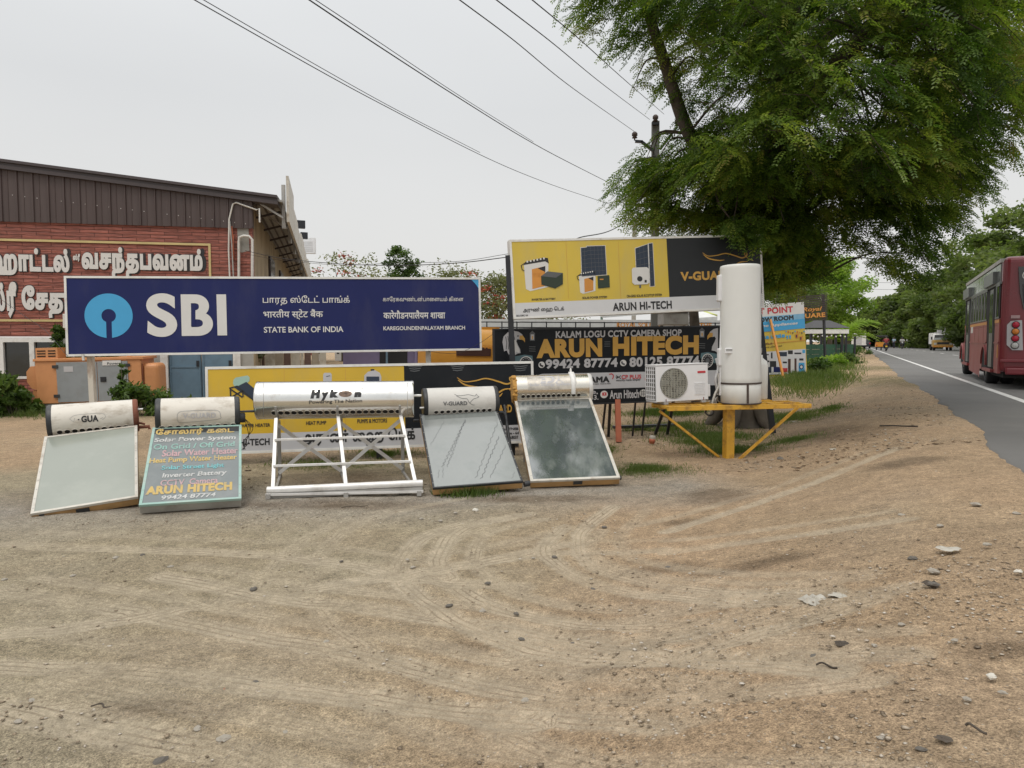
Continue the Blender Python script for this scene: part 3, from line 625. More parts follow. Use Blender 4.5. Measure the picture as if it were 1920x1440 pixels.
# the tall yellow and dark sign on two posts
fU = Frame((-.029, 10.863, 3.102), (3.992, 11.705, 3.305), (4.059, 11.668, 2.148), (.037, 10.826, 1.945))
r = sign_thing(fU, 'high yellow and dark signboard on black posts, in front of the big tree'); box_sign(fU, r, M['black_sign'], M['white'], .16, .02)
mb = MB(); ux = fU.px(1252, 500)[0]; ub = .225
frect(mb, fU, .02, ub, ux, fU.h - .02, 0, .003); frect(mb, fU, .02, .02, fU.w - .02, ub, 1, .003); frect(mb, fU, ux, ub, fU.w - .02, fU.h - .02, 2, .003); mb.build('print', [M['yellow_pale'], M['white_sign'], M['grey_d']], r)
M['charcoal'] = mat('charcoal_vinyl', (.026, .028, .031), .45, var=.08, spec=.25)
r.children[-1].data.materials[2] = M['charcoal']
PM = [M['letter'], M['ink'], M['orange_v'], M['dgreen'], M['dblue'], M['grey_l'], M['grey_d']]
mb = MB()
def battery(x, y, k):
    fU.poly(mb, [(x, y), (x + 4 * k, y + 46 * k), (x + 12 * k, y + 50 * k), (x + 46 * k, y + 42 * k), (x + 46 * k, y - 2 * k), (x + 40 * k, y - 6 * k)], 0, .006)
    fU.poly(mb, [(x - 1 * k, y + 1 * k), (x + 40 * k, y - 6 * k), (x + 47 * k, y - 2 * k), (x + 45 * k, y - 12 * k), (x + 36 * k, y - 13 * k), (x + 3 * k, y - 5 * k)], 1, .008)
    fU.poly(mb, [(x + 15 * k, y + 9 * k), (x + 40 * k, y + 3 * k), (x + 40 * k, y + 40 * k), (x + 16 * k, y + 46 * k)], 2, .009); fU.poly(mb, [(x + 26 * k, y + 7 * k), (x + 40 * k, y + 3 * k), (x + 40 * k, y + 14 * k)], 1, .011)
    for i in range(6): fU.rect(mb, x + (5 + 6.2 * i) * k, y - (7 + 1.2 * i) * k, x + (8 + 6.2 * i) * k, y - (3.5 + 1.2 * i) * k, 0, .011)
    fU.ribbon(mb, [(x + 1 * k, y - 2 * k), (x - 5 * k, y + 2 * k), (x - 3 * k, y + 10 * k), (x + 1 * k, y + 12 * k)], .012, 1, .011)
battery(982, 496, 1.)
fU.poly(mb, [(1014, 518), (1026, 509), (1055, 512), (1055, 533), (1041, 541), (1015, 534)], 3, .012); fU.poly(mb, [(1014, 518), (1026, 509), (1055, 512), (1042, 521)], 6, .014)
for P_, cols in (([(1089, 465), (1101, 464), (1104, 517), (1091, 518)], 2), ([(1100, 462), (1134, 461), (1137, 515), (1103, 517)], 5)):
    fU.poly(mb, [(P_[0][0] - 1, P_[0][1] - 1), (P_[1][0] + 1, P_[1][1] - 1), (P_[2][0] + 1, P_[2][1] + 1), (P_[3][0] - 1, P_[3][1] + 1)], 0, .006); fU.poly(mb, P_, 4, .008)
    for i in range(1, cols): t = i / cols; fU.ribbon(mb, [(P_[0][0] * (1 - t) + P_[1][0] * t, P_[0][1]), (P_[3][0] * (1 - t) + P_[2][0] * t, P_[2][1])], .004, 6, .010)
    for i in range(1, 7): t = i / 7; fU.ribbon(mb, [(P_[0][0], P_[0][1] * (1 - t) + P_[3][1] * t), (P_[1][0], P_[1][1] * (1 - t) + P_[2][1] * t)], .004, 6, .010)
battery(1085, 517, .68); fU.poly(mb, [(1120, 518), (1142, 516), (1143, 539), (1121, 541)], 3, .012); fU.rect(mb, 1124, 523, 1131, 525, 2, .014)
for P_, cols in (([(1191, 466), (1214, 458), (1217, 530), (1194, 532)], 3), ([(1216, 457), (1223, 456), (1227, 536), (1219, 537)], 1)):
    fU.poly(mb, [(P_[0][0] - 1, P_[0][1] - 1), (P_[1][0] + 1, P_[1][1] - 1), (P_[2][0] + 1, P_[2][1] + 1), (P_[3][0] - 1, P_[3][1] + 1)], 0, .006); fU.poly(mb, P_, 4, .008)
    for i in range(1, cols): t = i / cols; fU.ribbon(mb, [(P_[0][0] * (1 - t) + P_[1][0] * t, P_[0][1] * (1 - t) + P_[1][1] * t), (P_[3][0] * (1 - t) + P_[2][0] * t, P_[2][1])], .004, 6, .010)
    for i in range(1, 6): t = i / 6; fU.ribbon(mb, [(P_[0][0], P_[0][1] * (1 - t) + P_[3][1] * t), (P_[1][0], P_[1][1] * (1 - t) + P_[2][1] * t)], .005, 6, .010)
fU.poly(mb, [(1184, 505), (1187, 502), (1212, 501), (1216, 504), (1217, 530), (1213, 533), (1189, 534), (1185, 530)], 0, .012); fU.oval(mb, 1199, 523, 5, 5, 1, .014); fU.rect(mb, 1208, 525, 1212, 530, 1, .014); fU.ribbon(mb, [(1200, 534), (1200, 540)], .03, 6, .010)
mb.build('product_pictures', PM, r)
mb = MB()
for x in (1061, 1159): fU.ribbon(mb, [(x, 453), (x + 5, 560)], .006, 0, .0045)
mb.build('print_seam', M['gold'], r)
lettering(fU, r, M['ink'], [('INVERTER & BATTERY', 997, 560, 564, 1042, dict(bold=.03)), ('SOLAR POWER SYSTEM', 1092, 556.5, 561, 1138, dict(bold=.03)), ('ON-GRID SOLAR ROOFTOP SYSTEM', 1175, 553, 558, 1241, dict(bold=.03)), ('ARUN HI-TECH', 1149, 568, 583.5, 1260, dict(bold=.035)), ('அருண் \u0bc8ஹ-\u0bc6டக்', 981, 577, 588, 1058, dict(bold=.02)), ('SIG-DEC-24', 968, 590.5, 594, 990, dict(bold=.03))], .006)
lettering(fU, r, M['gold'], [('V-GUARD', 1276, 510, 527, 1376, dict(bold=.045))], .006)
lettering(fU, r, M['orange_v'], [('VT 150', 1000, 512, 519, 1013, dict(bold=.03))], .013)
mb = MB(); emblem(fU, mb, 1317, 474, .68, .02, 0, .006); mb.build('emblem', M['gold'], r)
q = fU.px(953, 500); p = fU.P(-.03, fU.h - .21, -.06); post(r, p, (p.x + .12, p.y + .02, 0), .085, M['blacksteel'])
p = fU.P(fU.w - .06, fU.h - .02, -.22); post(r, p, gnd(1449, 812, .06), .085, M['blacksteel'])

# the black shop sign with the gold name
fA = Frame((-.279, 11.05, 1.781), (3.464, 11.83, 1.851), (3.482, 11.85, .651), (-.261, 11.07, .581))
r = sign_thing(fA, 'black shop signboard with large gold name, phone numbers and eagle pictures'); box_sign(fA, r, M['black_sign'], M['blacksteel'], .07, .012)
lettering(fA, r, M['grey_l'], [('KALAM LOGU CCTV CAMERA SHOP', 1042, 621, 634, 1278, dict(bold=.035)), ('99424 87774', 1023, 674, 692, 1158, dict(bold=.045)), ('80125 87774', 1180, 670, 688.5, 1311, dict(bold=.045)), ('Arun Hitech', 1143, 732, 748, 1198, dict(bold=.025)), ('www', 1216, 736, 744, 1240, dict(bold=.03)), ('Office,', 1075, 732, 741, 1121, dict(bold=.02)), ('638 653.', 1075, 742, 751, 1122, dict(bold=.02))])
lettering(fA, r, M['gold'], [('ARUN', 1006, 636, 672, 1129, dict(bold=.062)), ('HITECH', 1149, 631, 668, 1310, dict(bold=.062))])
mb = MB(); q = [(1000, 706), (1016, 701), (1345, 694), (1345, 722), (1000, 733)]; fA.poly(mb, q, 0, .004); mb.build('white_band', M['sign_grey'], r)
lettering(fA, r, M['ink'], [('PRAMA', 1086, 707, 718.5, 1143, dict(bold=.06)), ('MADE BY INDIA . MADE IN INDIA', 1103, 719.5, 721.5, 1145, dict(bold=.03)), ('security made simpler', 1155, 711, 716, 1201, dict(bold=.02))], .007)
lettering(fA, r, M['red_v'], [('CP PLUS', 1165, 703, 711, 1202, dict(bold=.035))], .007)
mb = MB(); fA.ribbon(mb, smooth_pts([Vector(p) for p in ((1142, 702), (1147, 701), (1150, 705), (1148, 711))]), .016, 0, .007); fA.ribbon(mb, smooth_pts([Vector(p) for p in ((1217, 703), (1211, 707), (1211, 714), (1217, 718))]), .022, 0, .007)
fA.ribbon(mb, [(1155, 704), (1164, 710)], .012, 1, .007); fA.ribbon(mb, [(1155, 710), (1164, 704)], .012, 1, .007); fA.ribbon(mb, [(1154, 707), (1160, 707)], .012, 1, .007); mb.build('emblem', [M['red_v'], M['ink']], r)
mb = MB()
for x, y, m_ in ((1015.5, 684, 1), (1168.5, 680.5, 3)):
    fA.oval(mb, x, y, 6, 6, 0, .004); fA.ribbon(mb, smooth_pts([Vector((x - 2.6, y - 3)), Vector((x - 2.2, y + .6)), Vector((x + 2.8, y + 3))]), .028, m_, .007)
for x, y in ((1132.5, 739.5), (1206, 737)): fA.oval(mb, x, y, 7, 7, 0, .004)
fA.poly(mb, [(1129, 736), (1137, 735.6), (1137, 741.4), (1129, 741.8)], 2, .007); fA.poly(mb, [(1132, 736.8), (1135, 738.5), (1132, 740.2)], 0, .010)
for dy in (-3, 0, 3): fA.ribbon(mb, [(1200.5, 737 + dy), (1211.5, 737 + dy)], .009, 3, .007)
for dx in (-3.5, 0, 3.5): fA.ribbon(mb, [(1206 + dx, 731), (1206 + dx, 743)], .009, 3, .0085)
mb.build('icon', [M['letter'], M['ink'], M['red_v'], M['grey_d']], r)
mb = MB()
def eagle(ox, oy):
    def T(pts): return [(ox + x, oy + y) for x, y in pts]
    fA.poly(mb, T([(-24, 12), (-22, 2), (-14, -6), (-4, -9), (6, -7), (13, -2), (15, 5), (10, 8), (4, 7), (2, 11), (5, 18), (9, 26), (10, 33), (4, 34), (-2, 38), (-6, 30), (-12, 36), (-16, 28), (-21, 30)]), 1, .004)
    fA.poly(mb, T([(-8, 8), (0, 8), (4, 18), (8, 28), (7, 33), (2, 30), (-1, 36), (-5, 28), (-8, 33), (-10, 20)]), 0, .006)
    fA.poly(mb, T([(8, 0), (14, 0), (18, 6), (18, 13), (15, 9), (8, 7)]), 2, .007); fA.oval(mb, ox + 5, oy + 1, 1.6, 1.4, 3, .009)
    for k in range(5): fA.ribbon(mb, T([(-18 + k * 4, 0 + abs(k - 2)), (-16 + k * 4, 14), (-17 + k * 4, 26)]), .012, 4, .0055)
    fA.poly(mb, T([(-10, 46), (-6, 40), (18, 36), (32, 38), (33, 47), (22, 58), (8, 58), (-9, 56)]), 5, .008)
    fA.oval(mb, ox + 20, oy + 52, 12.5, 13, 0, .010); fA.oval(mb, ox + 20, oy + 52, 11, 11.5, 3, .012)
    for k in range(14): t = 2 * math.pi * k / 14; fA.oval(mb, ox + 20 + 8.6 * math.cos(t), oy + 52 + 9 * math.sin(t), .9, .9, 1, .014, 8)
    fA.oval(mb, ox + 20, oy + 52, 4.2, 4.4, 4, .014)
def lantern(x, y):
    fA.poly(mb, [(x - 5, y), (x, y - 5), (x + 5, y), (x + 4.5, y + 14), (x - 4.5, y + 14)], 4, .004); fA.rect(mb, x - 3, y + 2, x + 3, y + 12, 1, .006); fA.rect(mb, x - 1.2, y + 5, x + 1.2, y + 11, 2, .008)
    for k in range(3): fA.ribbon(mb, [(x - 6, y + 25 + 4 * k), (x + 6, y + 25.5 + 4 * k)], .010, 4, .004)
eagle(966, 629); eagle(1345, 622) if False else None
lantern(998, 625); lantern(1316, 619)
mb.build('eagle_picture', [M['letter'], M['grey_l'], M['gold'], M['ink'], M['grey_d'], M['teal']], r)
mb = MB()
def eagle_r(ox, oy):
    def T(pts): return [(ox - x, oy + y) for x, y in pts]
    fA.poly(mb, T([(-2, -9), (6, -7), (13, -2), (15, 5), (10, 8), (4, 7), (2, 11), (5, 18), (9, 26), (10, 33), (4, 34), (-2, 38)]), 1, .004)
    fA.poly(mb, T([(8, 0), (14, 0), (18, 6), (18, 13), (15, 9), (8, 7)]), 2, .007)
    fA.poly(mb, T([(-2, 40), (18, 36), (30, 38), (31, 47), (22, 56), (-2, 57)]), 5, .008)
    fA.oval(mb, ox - 18, oy + 52, 11, 13, 0, .010); fA.oval(mb, ox - 18, oy + 52, 9.6, 11.5, 3, .012)
    for k in range(14): t = 2 * math.pi * k / 14; fA.oval(mb, ox - 18 + 7.4 * math.cos(t), oy + 52 + 9 * math.sin(t), .9, .9, 1, .014, 8)
    fA.oval(mb, ox - 18, oy + 52, 3.8, 4.4, 4, .014)
eagle_r(1344, 624); mb.build('eagle_picture', [M['letter'], M['grey_l'], M['gold'], M['ink'], M['grey_d'], M['teal']], r)
mb = MB()
for k in range(3): fA.ribbon(mb, [(1133, 641 + 4 * k), (1144, 641 + 4 * k)], .010, 0, .004)
mb.build('tape_mark', M['grey_d'], r)
for (x0, y0, x1, y1, wd) in ((1141, 752, 1138, 806, .035), (1149, 752, 1151, 803, .045), (1197, 752, 1198, 800, .03), (1216, 752, 1216, 800, .03)):
    q = fA.px(x0, y0); p = fA.P(q[0], q[1] + .1, -.1); g = gnd(x1, y1, .03); g = Vector((p.x + (x1 - x0) * .008, p.y + .35, .02)); post(r, p, g, wd, M['blacksteel'], 'leg')
for (x, dx) in ((1268, -6), (1256, 6)):
    q = fA.px(x, 750); p = fA.P(q[0], .02, -.1); post(r, p, (p.x - .1 * (dx > 0), p.y + .45, .02), .045, M['blacksteel'], 'leg')
MB().bar(gnd(1150, 801, .06), gnd(1266, 797, .06), .1, .05).build('foot_bar', M['blacksteel'], r, bevel=.004)
q = fA.px(1159, 752); p = fA.P(q[0], .05, -.03); post(r, p, gnd(1160, 829, 0), .085, M['redpost'], 'post')

# ---------------------------------------------------------------- solar water heaters
class Cyl:
    def __init__(s, c, ax, R, length):
        s.c = Vector(c); s.ax = Vector(ax).normalized(); s.R = R; s.L = length; d = Vector((0, -1, 0)); s.f = (d - s.ax * d.dot(s.ax)).normalized(); s.z = s.ax.cross(-s.f) if s.ax.cross(-s.f).z > 0 else s.ax.cross(s.f)
    def P(s, t, ph, r=None): return s.c + s.ax * t + (s.f * math.cos(ph) + s.z * math.sin(ph)) * (r or s.R)
    def px(s, x, y):
        o = Vector(CAM) - s.c; d = Vector(ray(x, y)); dp = d - s.ax * d.dot(s.ax); op = o - s.ax * o.dot(s.ax)
        A, B, C_ = dp.dot(dp), 2 * dp.dot(op), op.dot(op) - s.R ** 2; D = B * B - 4 * A * C_
        t = (-B - math.sqrt(max(D, 0))) / (2 * A); q = o + d * t; return q.dot(s.ax), math.atan2(q.dot(s.z), q.dot(s.f))
    def text(s, mb, t, xl, yt, yb, xr, yr, mi, dr=.006, bold=0., shear=0.):
        a0, p0 = s.px(xl, yb); p1 = s.px(xl, yt)[1]; a1, p2 = s.px(xr, yr); V, T = text2d(t, bold, shear); lo = V.min(0); N = (V - lo) / (V.max(0) - lo)
        mb.add([s.P(a0 + (a1 - a0) * p[0], p0 + (p1 - p0) * p[1] + (p2 - p0) * p[0], s.R + dr) for p in N], T, mi)
    def ribbon(s, mb, pts, wd, mi, dr=.002):
        q = [Vector((s.px(*p)[0], s.px(*p)[1] * s.R)) for p in pts]; vs = []
        for i in range(len(q)):
            d = (q[min(i + 1, len(q) - 1)] - q[max(i - 1, 0)]); d = d.normalized() if d.length > 1e-9 else Vector((1, 0)); n = Vector((-d.y, d.x)) * wd / 2; vs += [q[i] + n, q[i] - n]
        mb.add([s.P(p.x, p.y / s.R, s.R + dr) for p in vs], [(2 * i + 1, 2 * i + 3, 2 * i + 2, 2 * i) for i in range(len(q) - 1)], mi)
def make_tank(root, cy, m, capm, capr, holes, ph, rh=.026, capw=.03, dome=.0, seam=None):
    L2 = cy.L / 2; R = cy.R
    tk = MB().lathe(cy.c, cy.ax, [(-L2, R * .96), (-L2 + .006, R)] + [(t, R) for t in np.linspace(-L2 + .02, L2 - .02, 14)] + [(L2 - .006, R), (L2, R * .96)], 64).build('tank', m, root)
    for sg, mm in ((-1, capm), (1, capr)):
        MB().lathe(cy.P(sg * L2, 0, 1e-6), cy.ax * sg, [(-.02, R * 1.012), (capw * .5, R * 1.015), (capw, R * .97), (capw + dome, R * .55), (capw + dome, 0.001)], 48).build('end_cap', mm, root)
    for t in holes:
        mb = MB(); p = cy.P(t, ph, R + .0015); n = (cy.f * math.cos(ph) + cy.z * math.sin(ph)); mb.disc(p, n, rh, 20, 0)
        x = cy.ax; y = n.cross(x); vs = [];  N = 20
        for k in range(N):
            q = 2 * math.pi * k / N; d = x * math.cos(q) + y * math.sin(q); vs += [p + d * rh, p + d * (rh + .006) + n * .006 - n * (rh * math.sin(q)) ** 2 * 0, p + d * (rh + .010) - n * .012]
        mb.add(vs, [(3 * k + a, 3 * ((k + 1) % N) + a, 3 * ((k + 1) % N) + a + 1, 3 * k + a + 1) for k in range(N) for a in (0, 1)], 1, True)
        mb.build('tube_hole', [M['hole'], m], root)
    return tk
def collector(root, fr, glass, rimm, boxm, th=.085, rim=.022, top_strip=None):
    MB().fbox(fr, 0, fr.w, 0, fr.h, -th, -.004).build('collector_box', boxm, root, bevel=.003)
    MB().fbox(fr, rim * .6, fr.w - rim * .6, rim * .6, fr.h - rim * .6, -.0035, .001).build('glass', glass, root)
    f = MB(); e = rim; c0, c1 = -.02, .006
    f.fbox(fr, -.004, fr.w + .004, fr.h - e, fr.h + .004, c0, c1); f.fbox(fr, -.004, fr.w + .004, -.004, e, c0, c1); f.fbox(fr, -.004, e, e, fr.h - e, c0, c1); f.fbox(fr, fr.w - e, fr.w + .004, e, fr.h - e, c0, c1)
    f.build('rim', rimm, root, bevel=.002)
    for k in range(9):
        for a in (e / 2, fr.w - e / 2): MB().lathe(fr.P(a, fr.h * (k + .5) / 9, c1), fr.n, [(0, .006), (.003, .004), (.003, .0005)], 8).build('rivet', M['alu_d'], root)
    if top_strip: mb = MB(); frect(mb, fr, rim, fr.h - rim - top_strip[0], fr.w - rim, fr.h - rim, 0, .0025); mb.build('header_strip', top_strip[1], root)  # flat strip in another colour along the top of the glass
def rear_legs(root, fr, m=None):
    for a in (.06, fr.w - .06):
        p = fr.P(a, fr.h - .12, -.09); q = Vector((p.x - fr.n.x * .2, p.y + .06, float(ground_z(p.x, p.y + .06)))); MB().bar(p, q, .035, .035, up=(0, 1, 0)).build('rear_leg', m or M['alu_d'], root)
        g = fr.P(a, .02, -.09); MB().bar((g.x, g.y + .1, 0.02), (q.x, q.y, 0.02), .03, .03).build('base_rail', m or M['alu_d'], root)
def cradle(root, cy, fr):
    for a in (-.36, .36):
        t = a * cy.L; p = cy.P(t, -math.pi / 2, cy.R + .005); q = fr.P(fr.w / 2 + t * cy.ax.dot(fr.u), fr.h - .05, -.09)
        MB().bar(q + fr.v * .04, p + Vector((0, .05, 0)), .04, .03).build('cradle', M['alu_d'], root)
        MB().bar(p + Vector((0, .05, .0)), (p.x, p.y + .12, float(ground_z(p.x, p.y))), .035, .035, up=(0, 1, 0)).build('rear_leg', M['alu_d'], root)
def heater(corners, label, xl, yl, xr, yr, Y, R, back):
    fr = Frame(*corners); m_ = (Vector(corners[0]) + Vector(corners[1])) / 2
    r = thing('solar_water_heater', label, 'water heater', (fr.P(fr.w / 2, fr.h / 2).x, fr.P(fr.w / 2, fr.h / 2).y, 0), 'solar water heaters displayed in a row on the lot')
    d = Vector(((fr.P(0, fr.h) - fr.P(0, 0)).x, (fr.P(0, fr.h) - fr.P(0, 0)).y, 0)).normalized(); A = at(xl, yl, fr.P(0, fr.h).y + back); B = at(xr, yr, fr.P(fr.w, fr.h).y + back)
    return r, fr, Cyl((A + B) / 2, B - A, R, (B - A).length)
def hole_row(cy, x0, y0, x1, y1, n):
    a, p = cy.px(x0, y0); b, q = cy.px(x1, y1); return [a + (b - a) * k / (n - 1) for k in range(n)], (p + q) / 2

# far left: plain frosted collector, leaning
r, fr, cy = heater(((-4.947, 7.569, .582), (-4.159, 7.931, .667), (-3.596, 6.84, .103), (-4.384, 6.478, .03)), 'leftmost solar water heater, tilted, with blank frosted glass and worn black letters on its tank', 96, 791, 254, 779, 0, .182, .17)
cyA = cy; h, ph = hole_row(cy, 112, 810, 236, 801, 10); make_tank(r, cy, M['tank'], M['blackplastic'], M['rust'], h, ph); collector(r, fr, M['glass_pale'], M['alu_w'], M['wood'], .09, .024, None); cradle(r, cy, fr)
mb = MB(); cy.text(mb, 'GUA', 153, 780, 792, 185, 790, 0, bold=.04); cy.text(mb, '-', 146, 786, 788, 149, 787.5, 0, bold=.05); mb.build('lettering', M['ink'], r)
mb = MB(); cy.ribbon(mb, smooth_pts([Vector(p) for p in ((130, 786), (140, 779), (165, 776), (190, 775), (198, 781), (192, 787))]), .004, 0); cy.ribbon(mb, [(131, 786), (138, 791), (140, 784)], .005, 0); cy.ribbon(mb, [(188, 785), (193, 783)], .005, 0); mb.build('worn_outline', M['alu_d'], r)
mb = MB().fbox(fr, .35, .46, -.006, 0, -.078, -.03, 0); mb.fbox(fr, .06, .10, -.006, 0, -.085, -.02, 0); mb.build('edge_tape', M['blackplastic'], r)
p = cy.P(cy.L / 2 + .03, -.9, cy.R * .9); mb = MB().tube([p, p + cy.ax * .1, p + cy.ax * .1 + Vector((0, 0, -.03))], .018, 8); mb.tube([p + Vector((0, 0, .05)), p + cy.ax * .06 + Vector((0, 0, .03))], .012, 8); mb.build('pipe_stub', M['rust'], r)
p = cy.P(cy.L / 2 + .03, .6, cy.R * .7); MB().tube([p, p + cy.ax * .05], .012, 8).build('bolt', M['alu'], r)

# second: hand painted price-board collector
r, fr, cy = heater(((-3.795, 7.571, .684), (-2.976, 7.869, .68), (-2.594, 6.815, .098), (-3.414, 6.517, .102)), 'second heater from left, glass hand painted with coloured writing, mint green rim', 299, 779, 443, 774, 0, .182, .14)
h, ph = hole_row(cy, 304, 802, 437, 797, 10); make_tank(r, cy, M['tank'], M['blackplastic'], M['blackplastic'], h, ph, capw=.035); cradle(r, cy, fr)
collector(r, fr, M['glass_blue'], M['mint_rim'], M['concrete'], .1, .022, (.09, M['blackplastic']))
mb = MB(); cy.ribbon(mb, smooth_pts([Vector(p) for p in ((332, 783), (334, 775), (345, 771), (395, 769), (410, 771), (413, 779), (408, 786), (345, 792), (334, 790), (332, 783))]), .006, 0); mb.build('pressed_outline', M['alu_d'], r)
mb = MB(); cy.text(mb, 'V-GUARD', 343, 775, 785, 405, 783, 0, bold=.02); mb.build('lettering', M['grey_l'], r)
for t, x0, yt, yb, x1, m_, bd in (('\u0bc7சாலார் க\u0bc8ட', 291, 805, 819, 439, 'yel_p', .04), ('Solar Power System', 288, 822, 832, 442, 'white_p', .03), ('On Grid / Off Grid', 287, 834, 844, 440, 'mint', .025), ('Solar Water Heater', 303, 845, 857, 446, 'pink', .028), ('Heat Pump Water Heater', 279, 860, 872, 444, 'yel_p', .028), ('Solar Street Light', 302, 874, 884, 420, 'cyan_p', .025), ('Inverter Battery', 303, 888, 899, 425, 'white_p', .028), ('CCTV  Camera', 300, 901, 912, 408, 'pink', .022), ('ARUN HITECH', 272, 913, 929, 435, 'yel_p', .06), ('99424 87774', 302, 930, 938, 404, 'white_p', .028)):
    mb = MB(); fr.text(mb, t, x0, yt, yb, x1, 0, .004, bold=bd, shear=.12 if m_ == 'white_p' else 0); mb.build('painted_line', M[m_], r)
p = cy.P(cy.L / 2 + .035, -.5, cy.R * .55); MB().lathe(p, cy.ax, [(0, .055), (.05, .055), (.055, .04), (.055, .001)], 16).build('valve', M['blackplastic'], r)
p2 = cy.P(cy.L / 2 + .035, .2, cy.R * .6); MB().tube([p2, p2 + cy.ax * .2, p2 + cy.ax * .42], [.011, .015, .011], 8).build('pipe_stub', M['blackplastic'], r)
for k in range(3): MB().tube(smooth_pts([p + cy.ax * .04, p + Vector((.08 + .03 * k, 0, -.12)), p + Vector((.09 - .03 * k, 0, -.27)), p + Vector((.01 + .02 * k, 0, -.36))], 6), .004, 5).build('loose_wire', M['cable'], r)

# middle: big steel tank on an open frame
A, B = at(484, 751, 8.12), at(774, 748, 8.36); cy = Cyl((A + B) / 2, B - A, .212, (B - A).length)
r = thing('solar_water_heater', 'large polished steel tank heater on a bare white frame without tubes, third in the row', 'water heater', (A.x / 2 + B.x / 2, 7.9, 0), 'solar water heaters displayed in a row on the lot')
h, ph = hole_row(cy, 514, 776, 746, 770, 20); make_tank(r, cy, M['chrome'], M['chrome'], M['chrome'], h, ph, rh=.028, capw=.012)
mb = MB(); cy.text(mb, 'H', 582, 731, 747.5, 601, 746.8, 0, bold=.09, shear=.12); cy.text(mb, 'y', 602, 736, 752, 616, 751.2, 0, bold=.09, shear=.08); cy.text(mb, 'k', 618, 731, 746, 634, 745.3, 0, bold=.09, shear=.08); cy.text(mb, 'n', 664, 735.5, 745, 677.5, 744.3, 0, bold=.09, shear=.08); cy.text(mb, 'Powering The Nation', 580, 751, 759, 679, 756, 0, bold=.015); cy.text(mb, '®', 677, 727, 731, 681, 730.6, 0)
mb.build('lettering', M['ink'], r)
mb = MB(); a, p = cy.px(647.5, 738.5); mb.add([cy.P(a + .072 * math.cos(t), p + .175 * math.sin(t), cy.R + .003) for t in np.linspace(0, 2 * math.pi, 28)[:-1]], [tuple(range(27))], 0); mb.build('emblem', mat('brown_globe_print', (.16, .1, .07), .5, var=.8, scale=30), r)
mb = MB()
for x in (494, 764): cy.ribbon(mb, [(x, y) for y in range(718, 786, 4)], .006, 0, .0015)
mb.build('seam', M['alu_d'], r)
p = cy.P(cy.L / 2, .55, cy.R * .4); MB().tube([p, p + cy.ax * .07, p + cy.ax * .1], [.012, .016, .012], 8).build('pipe_stub', M['alu'], r)
fl0, fl1 = Vector((-2.43, 7.31, .0)), Vector((-.98, 7.49, .0)); ax = (fl1 - fl0).normalized()
tops = [at(518, 785, 7.98), at(634, 779, 8.12), at(750, 773, 8.25)]; bots = [at(512, 916, 7.36), at(649, 910, 7.43), at(779, 905, 7.51)]
for a, b in zip(tops, bots): MB().bar(a, b, .038, .034, up=(0, -1, 1)).build('front_post', M['alu'], r, bevel=.003)
for a in tops:    # bent clamp straps round the tank's belly
    t = (a - cy.c).dot(cy.ax); MB().tube([cy.P(t, q, cy.R + .006) for q in np.linspace(-.25, -1.05, 8)] + [a], .013, 6).build('strap', M['alu_d'], r)
def onpost(i, y): # a point of a front post at a picture height
    a, b = tops[i], bots[i]; lo, hi = 0., 1.
    ya = lambda p: (720 - FPX * ((np.array(p) - CAM) @ UP) / ((np.array(p) - CAM) @ FW))
    for _ in range(30):
        m_ = (lo + hi) / 2
        if ya(a.lerp(b, m_)) < y: lo = m_
        else: hi = m_
    return a.lerp(b, lo)
off = Vector((0, -.022, .022))
for y0, y1 in ((828, 820), (877, 868)): MB().bar(onpost(0, y0) + off, onpost(2, y1) + off, .025, .025).build('cross_rail', M['alu'], r, bevel=.003)
a, b = bots[0] + Vector((-.02, -.03, -.01)), bots[2] + Vector((.05, -.03, .0))
MB().tube([a - ax * .03, a, b, b + ax * .03], [.037, .037, .037, .037], 20).build('tube_rest', M['alu'], r)
MB().bar(a - ax * .03 + Vector((0, -.01, -.06)), b + ax * .03 + Vector((0, -.01, -.06)), .05, .05).build('tray', M['alu_d'], r)
MB().bar(Vector((a.x, a.y - .05, .035)) - ax * .03, Vector((b.x, b.y - .05, .035)) + ax * .04, .022, .022).build('base_rail', M['alu'], r)
for t in (0, .51, 1.0): q = a.lerp(b, t); MB().box((q.x, q.y - .06, .02), (.045, .04, .05), .12).build('foot', M['alu_d'], r)
bt = [at(522, 788, 8.38), at(639, 784, 8.52), at(754, 777, 8.66)]; bb = [gnd(521, 902, .0), gnd(641, 894, .0), gnd(755, 889, .0)]
bb = [Vector((t.x + .005, t.y + .0, 0)) for t in bt]
for a, b in zip(bt, bb): MB().bar(a, b, .036, .036, up=(0, 1, 0)).build('rear_leg', M['alu_d'], r)
for i in range(2):
    for a, b in ((bt[i] + Vector((0, -.03, -.05)), bb[i + 1] + Vector((0, -.03, .06))), (bb[i] + Vector((0, -.038, .06)), bt[i + 1] + Vector((0, -.038, -.05)))): MB().bar(a, b, .042, .006, up=(0, 1, 0)).build('brace', M['alu'], r)
for a, b in zip(tops, bt): MB().bar(a + Vector((0, .02, -.02)), b + Vector((0, 0, -.02)), .03, .03).build('saddle_bar', M['alu_d'], r)
for a, b in zip(bots, bb): MB().bar(Vector((a.x, a.y + .04, .02)), Vector((b.x, b.y, .02)), .025, .025).build('base_rail', M['alu_d'], r)

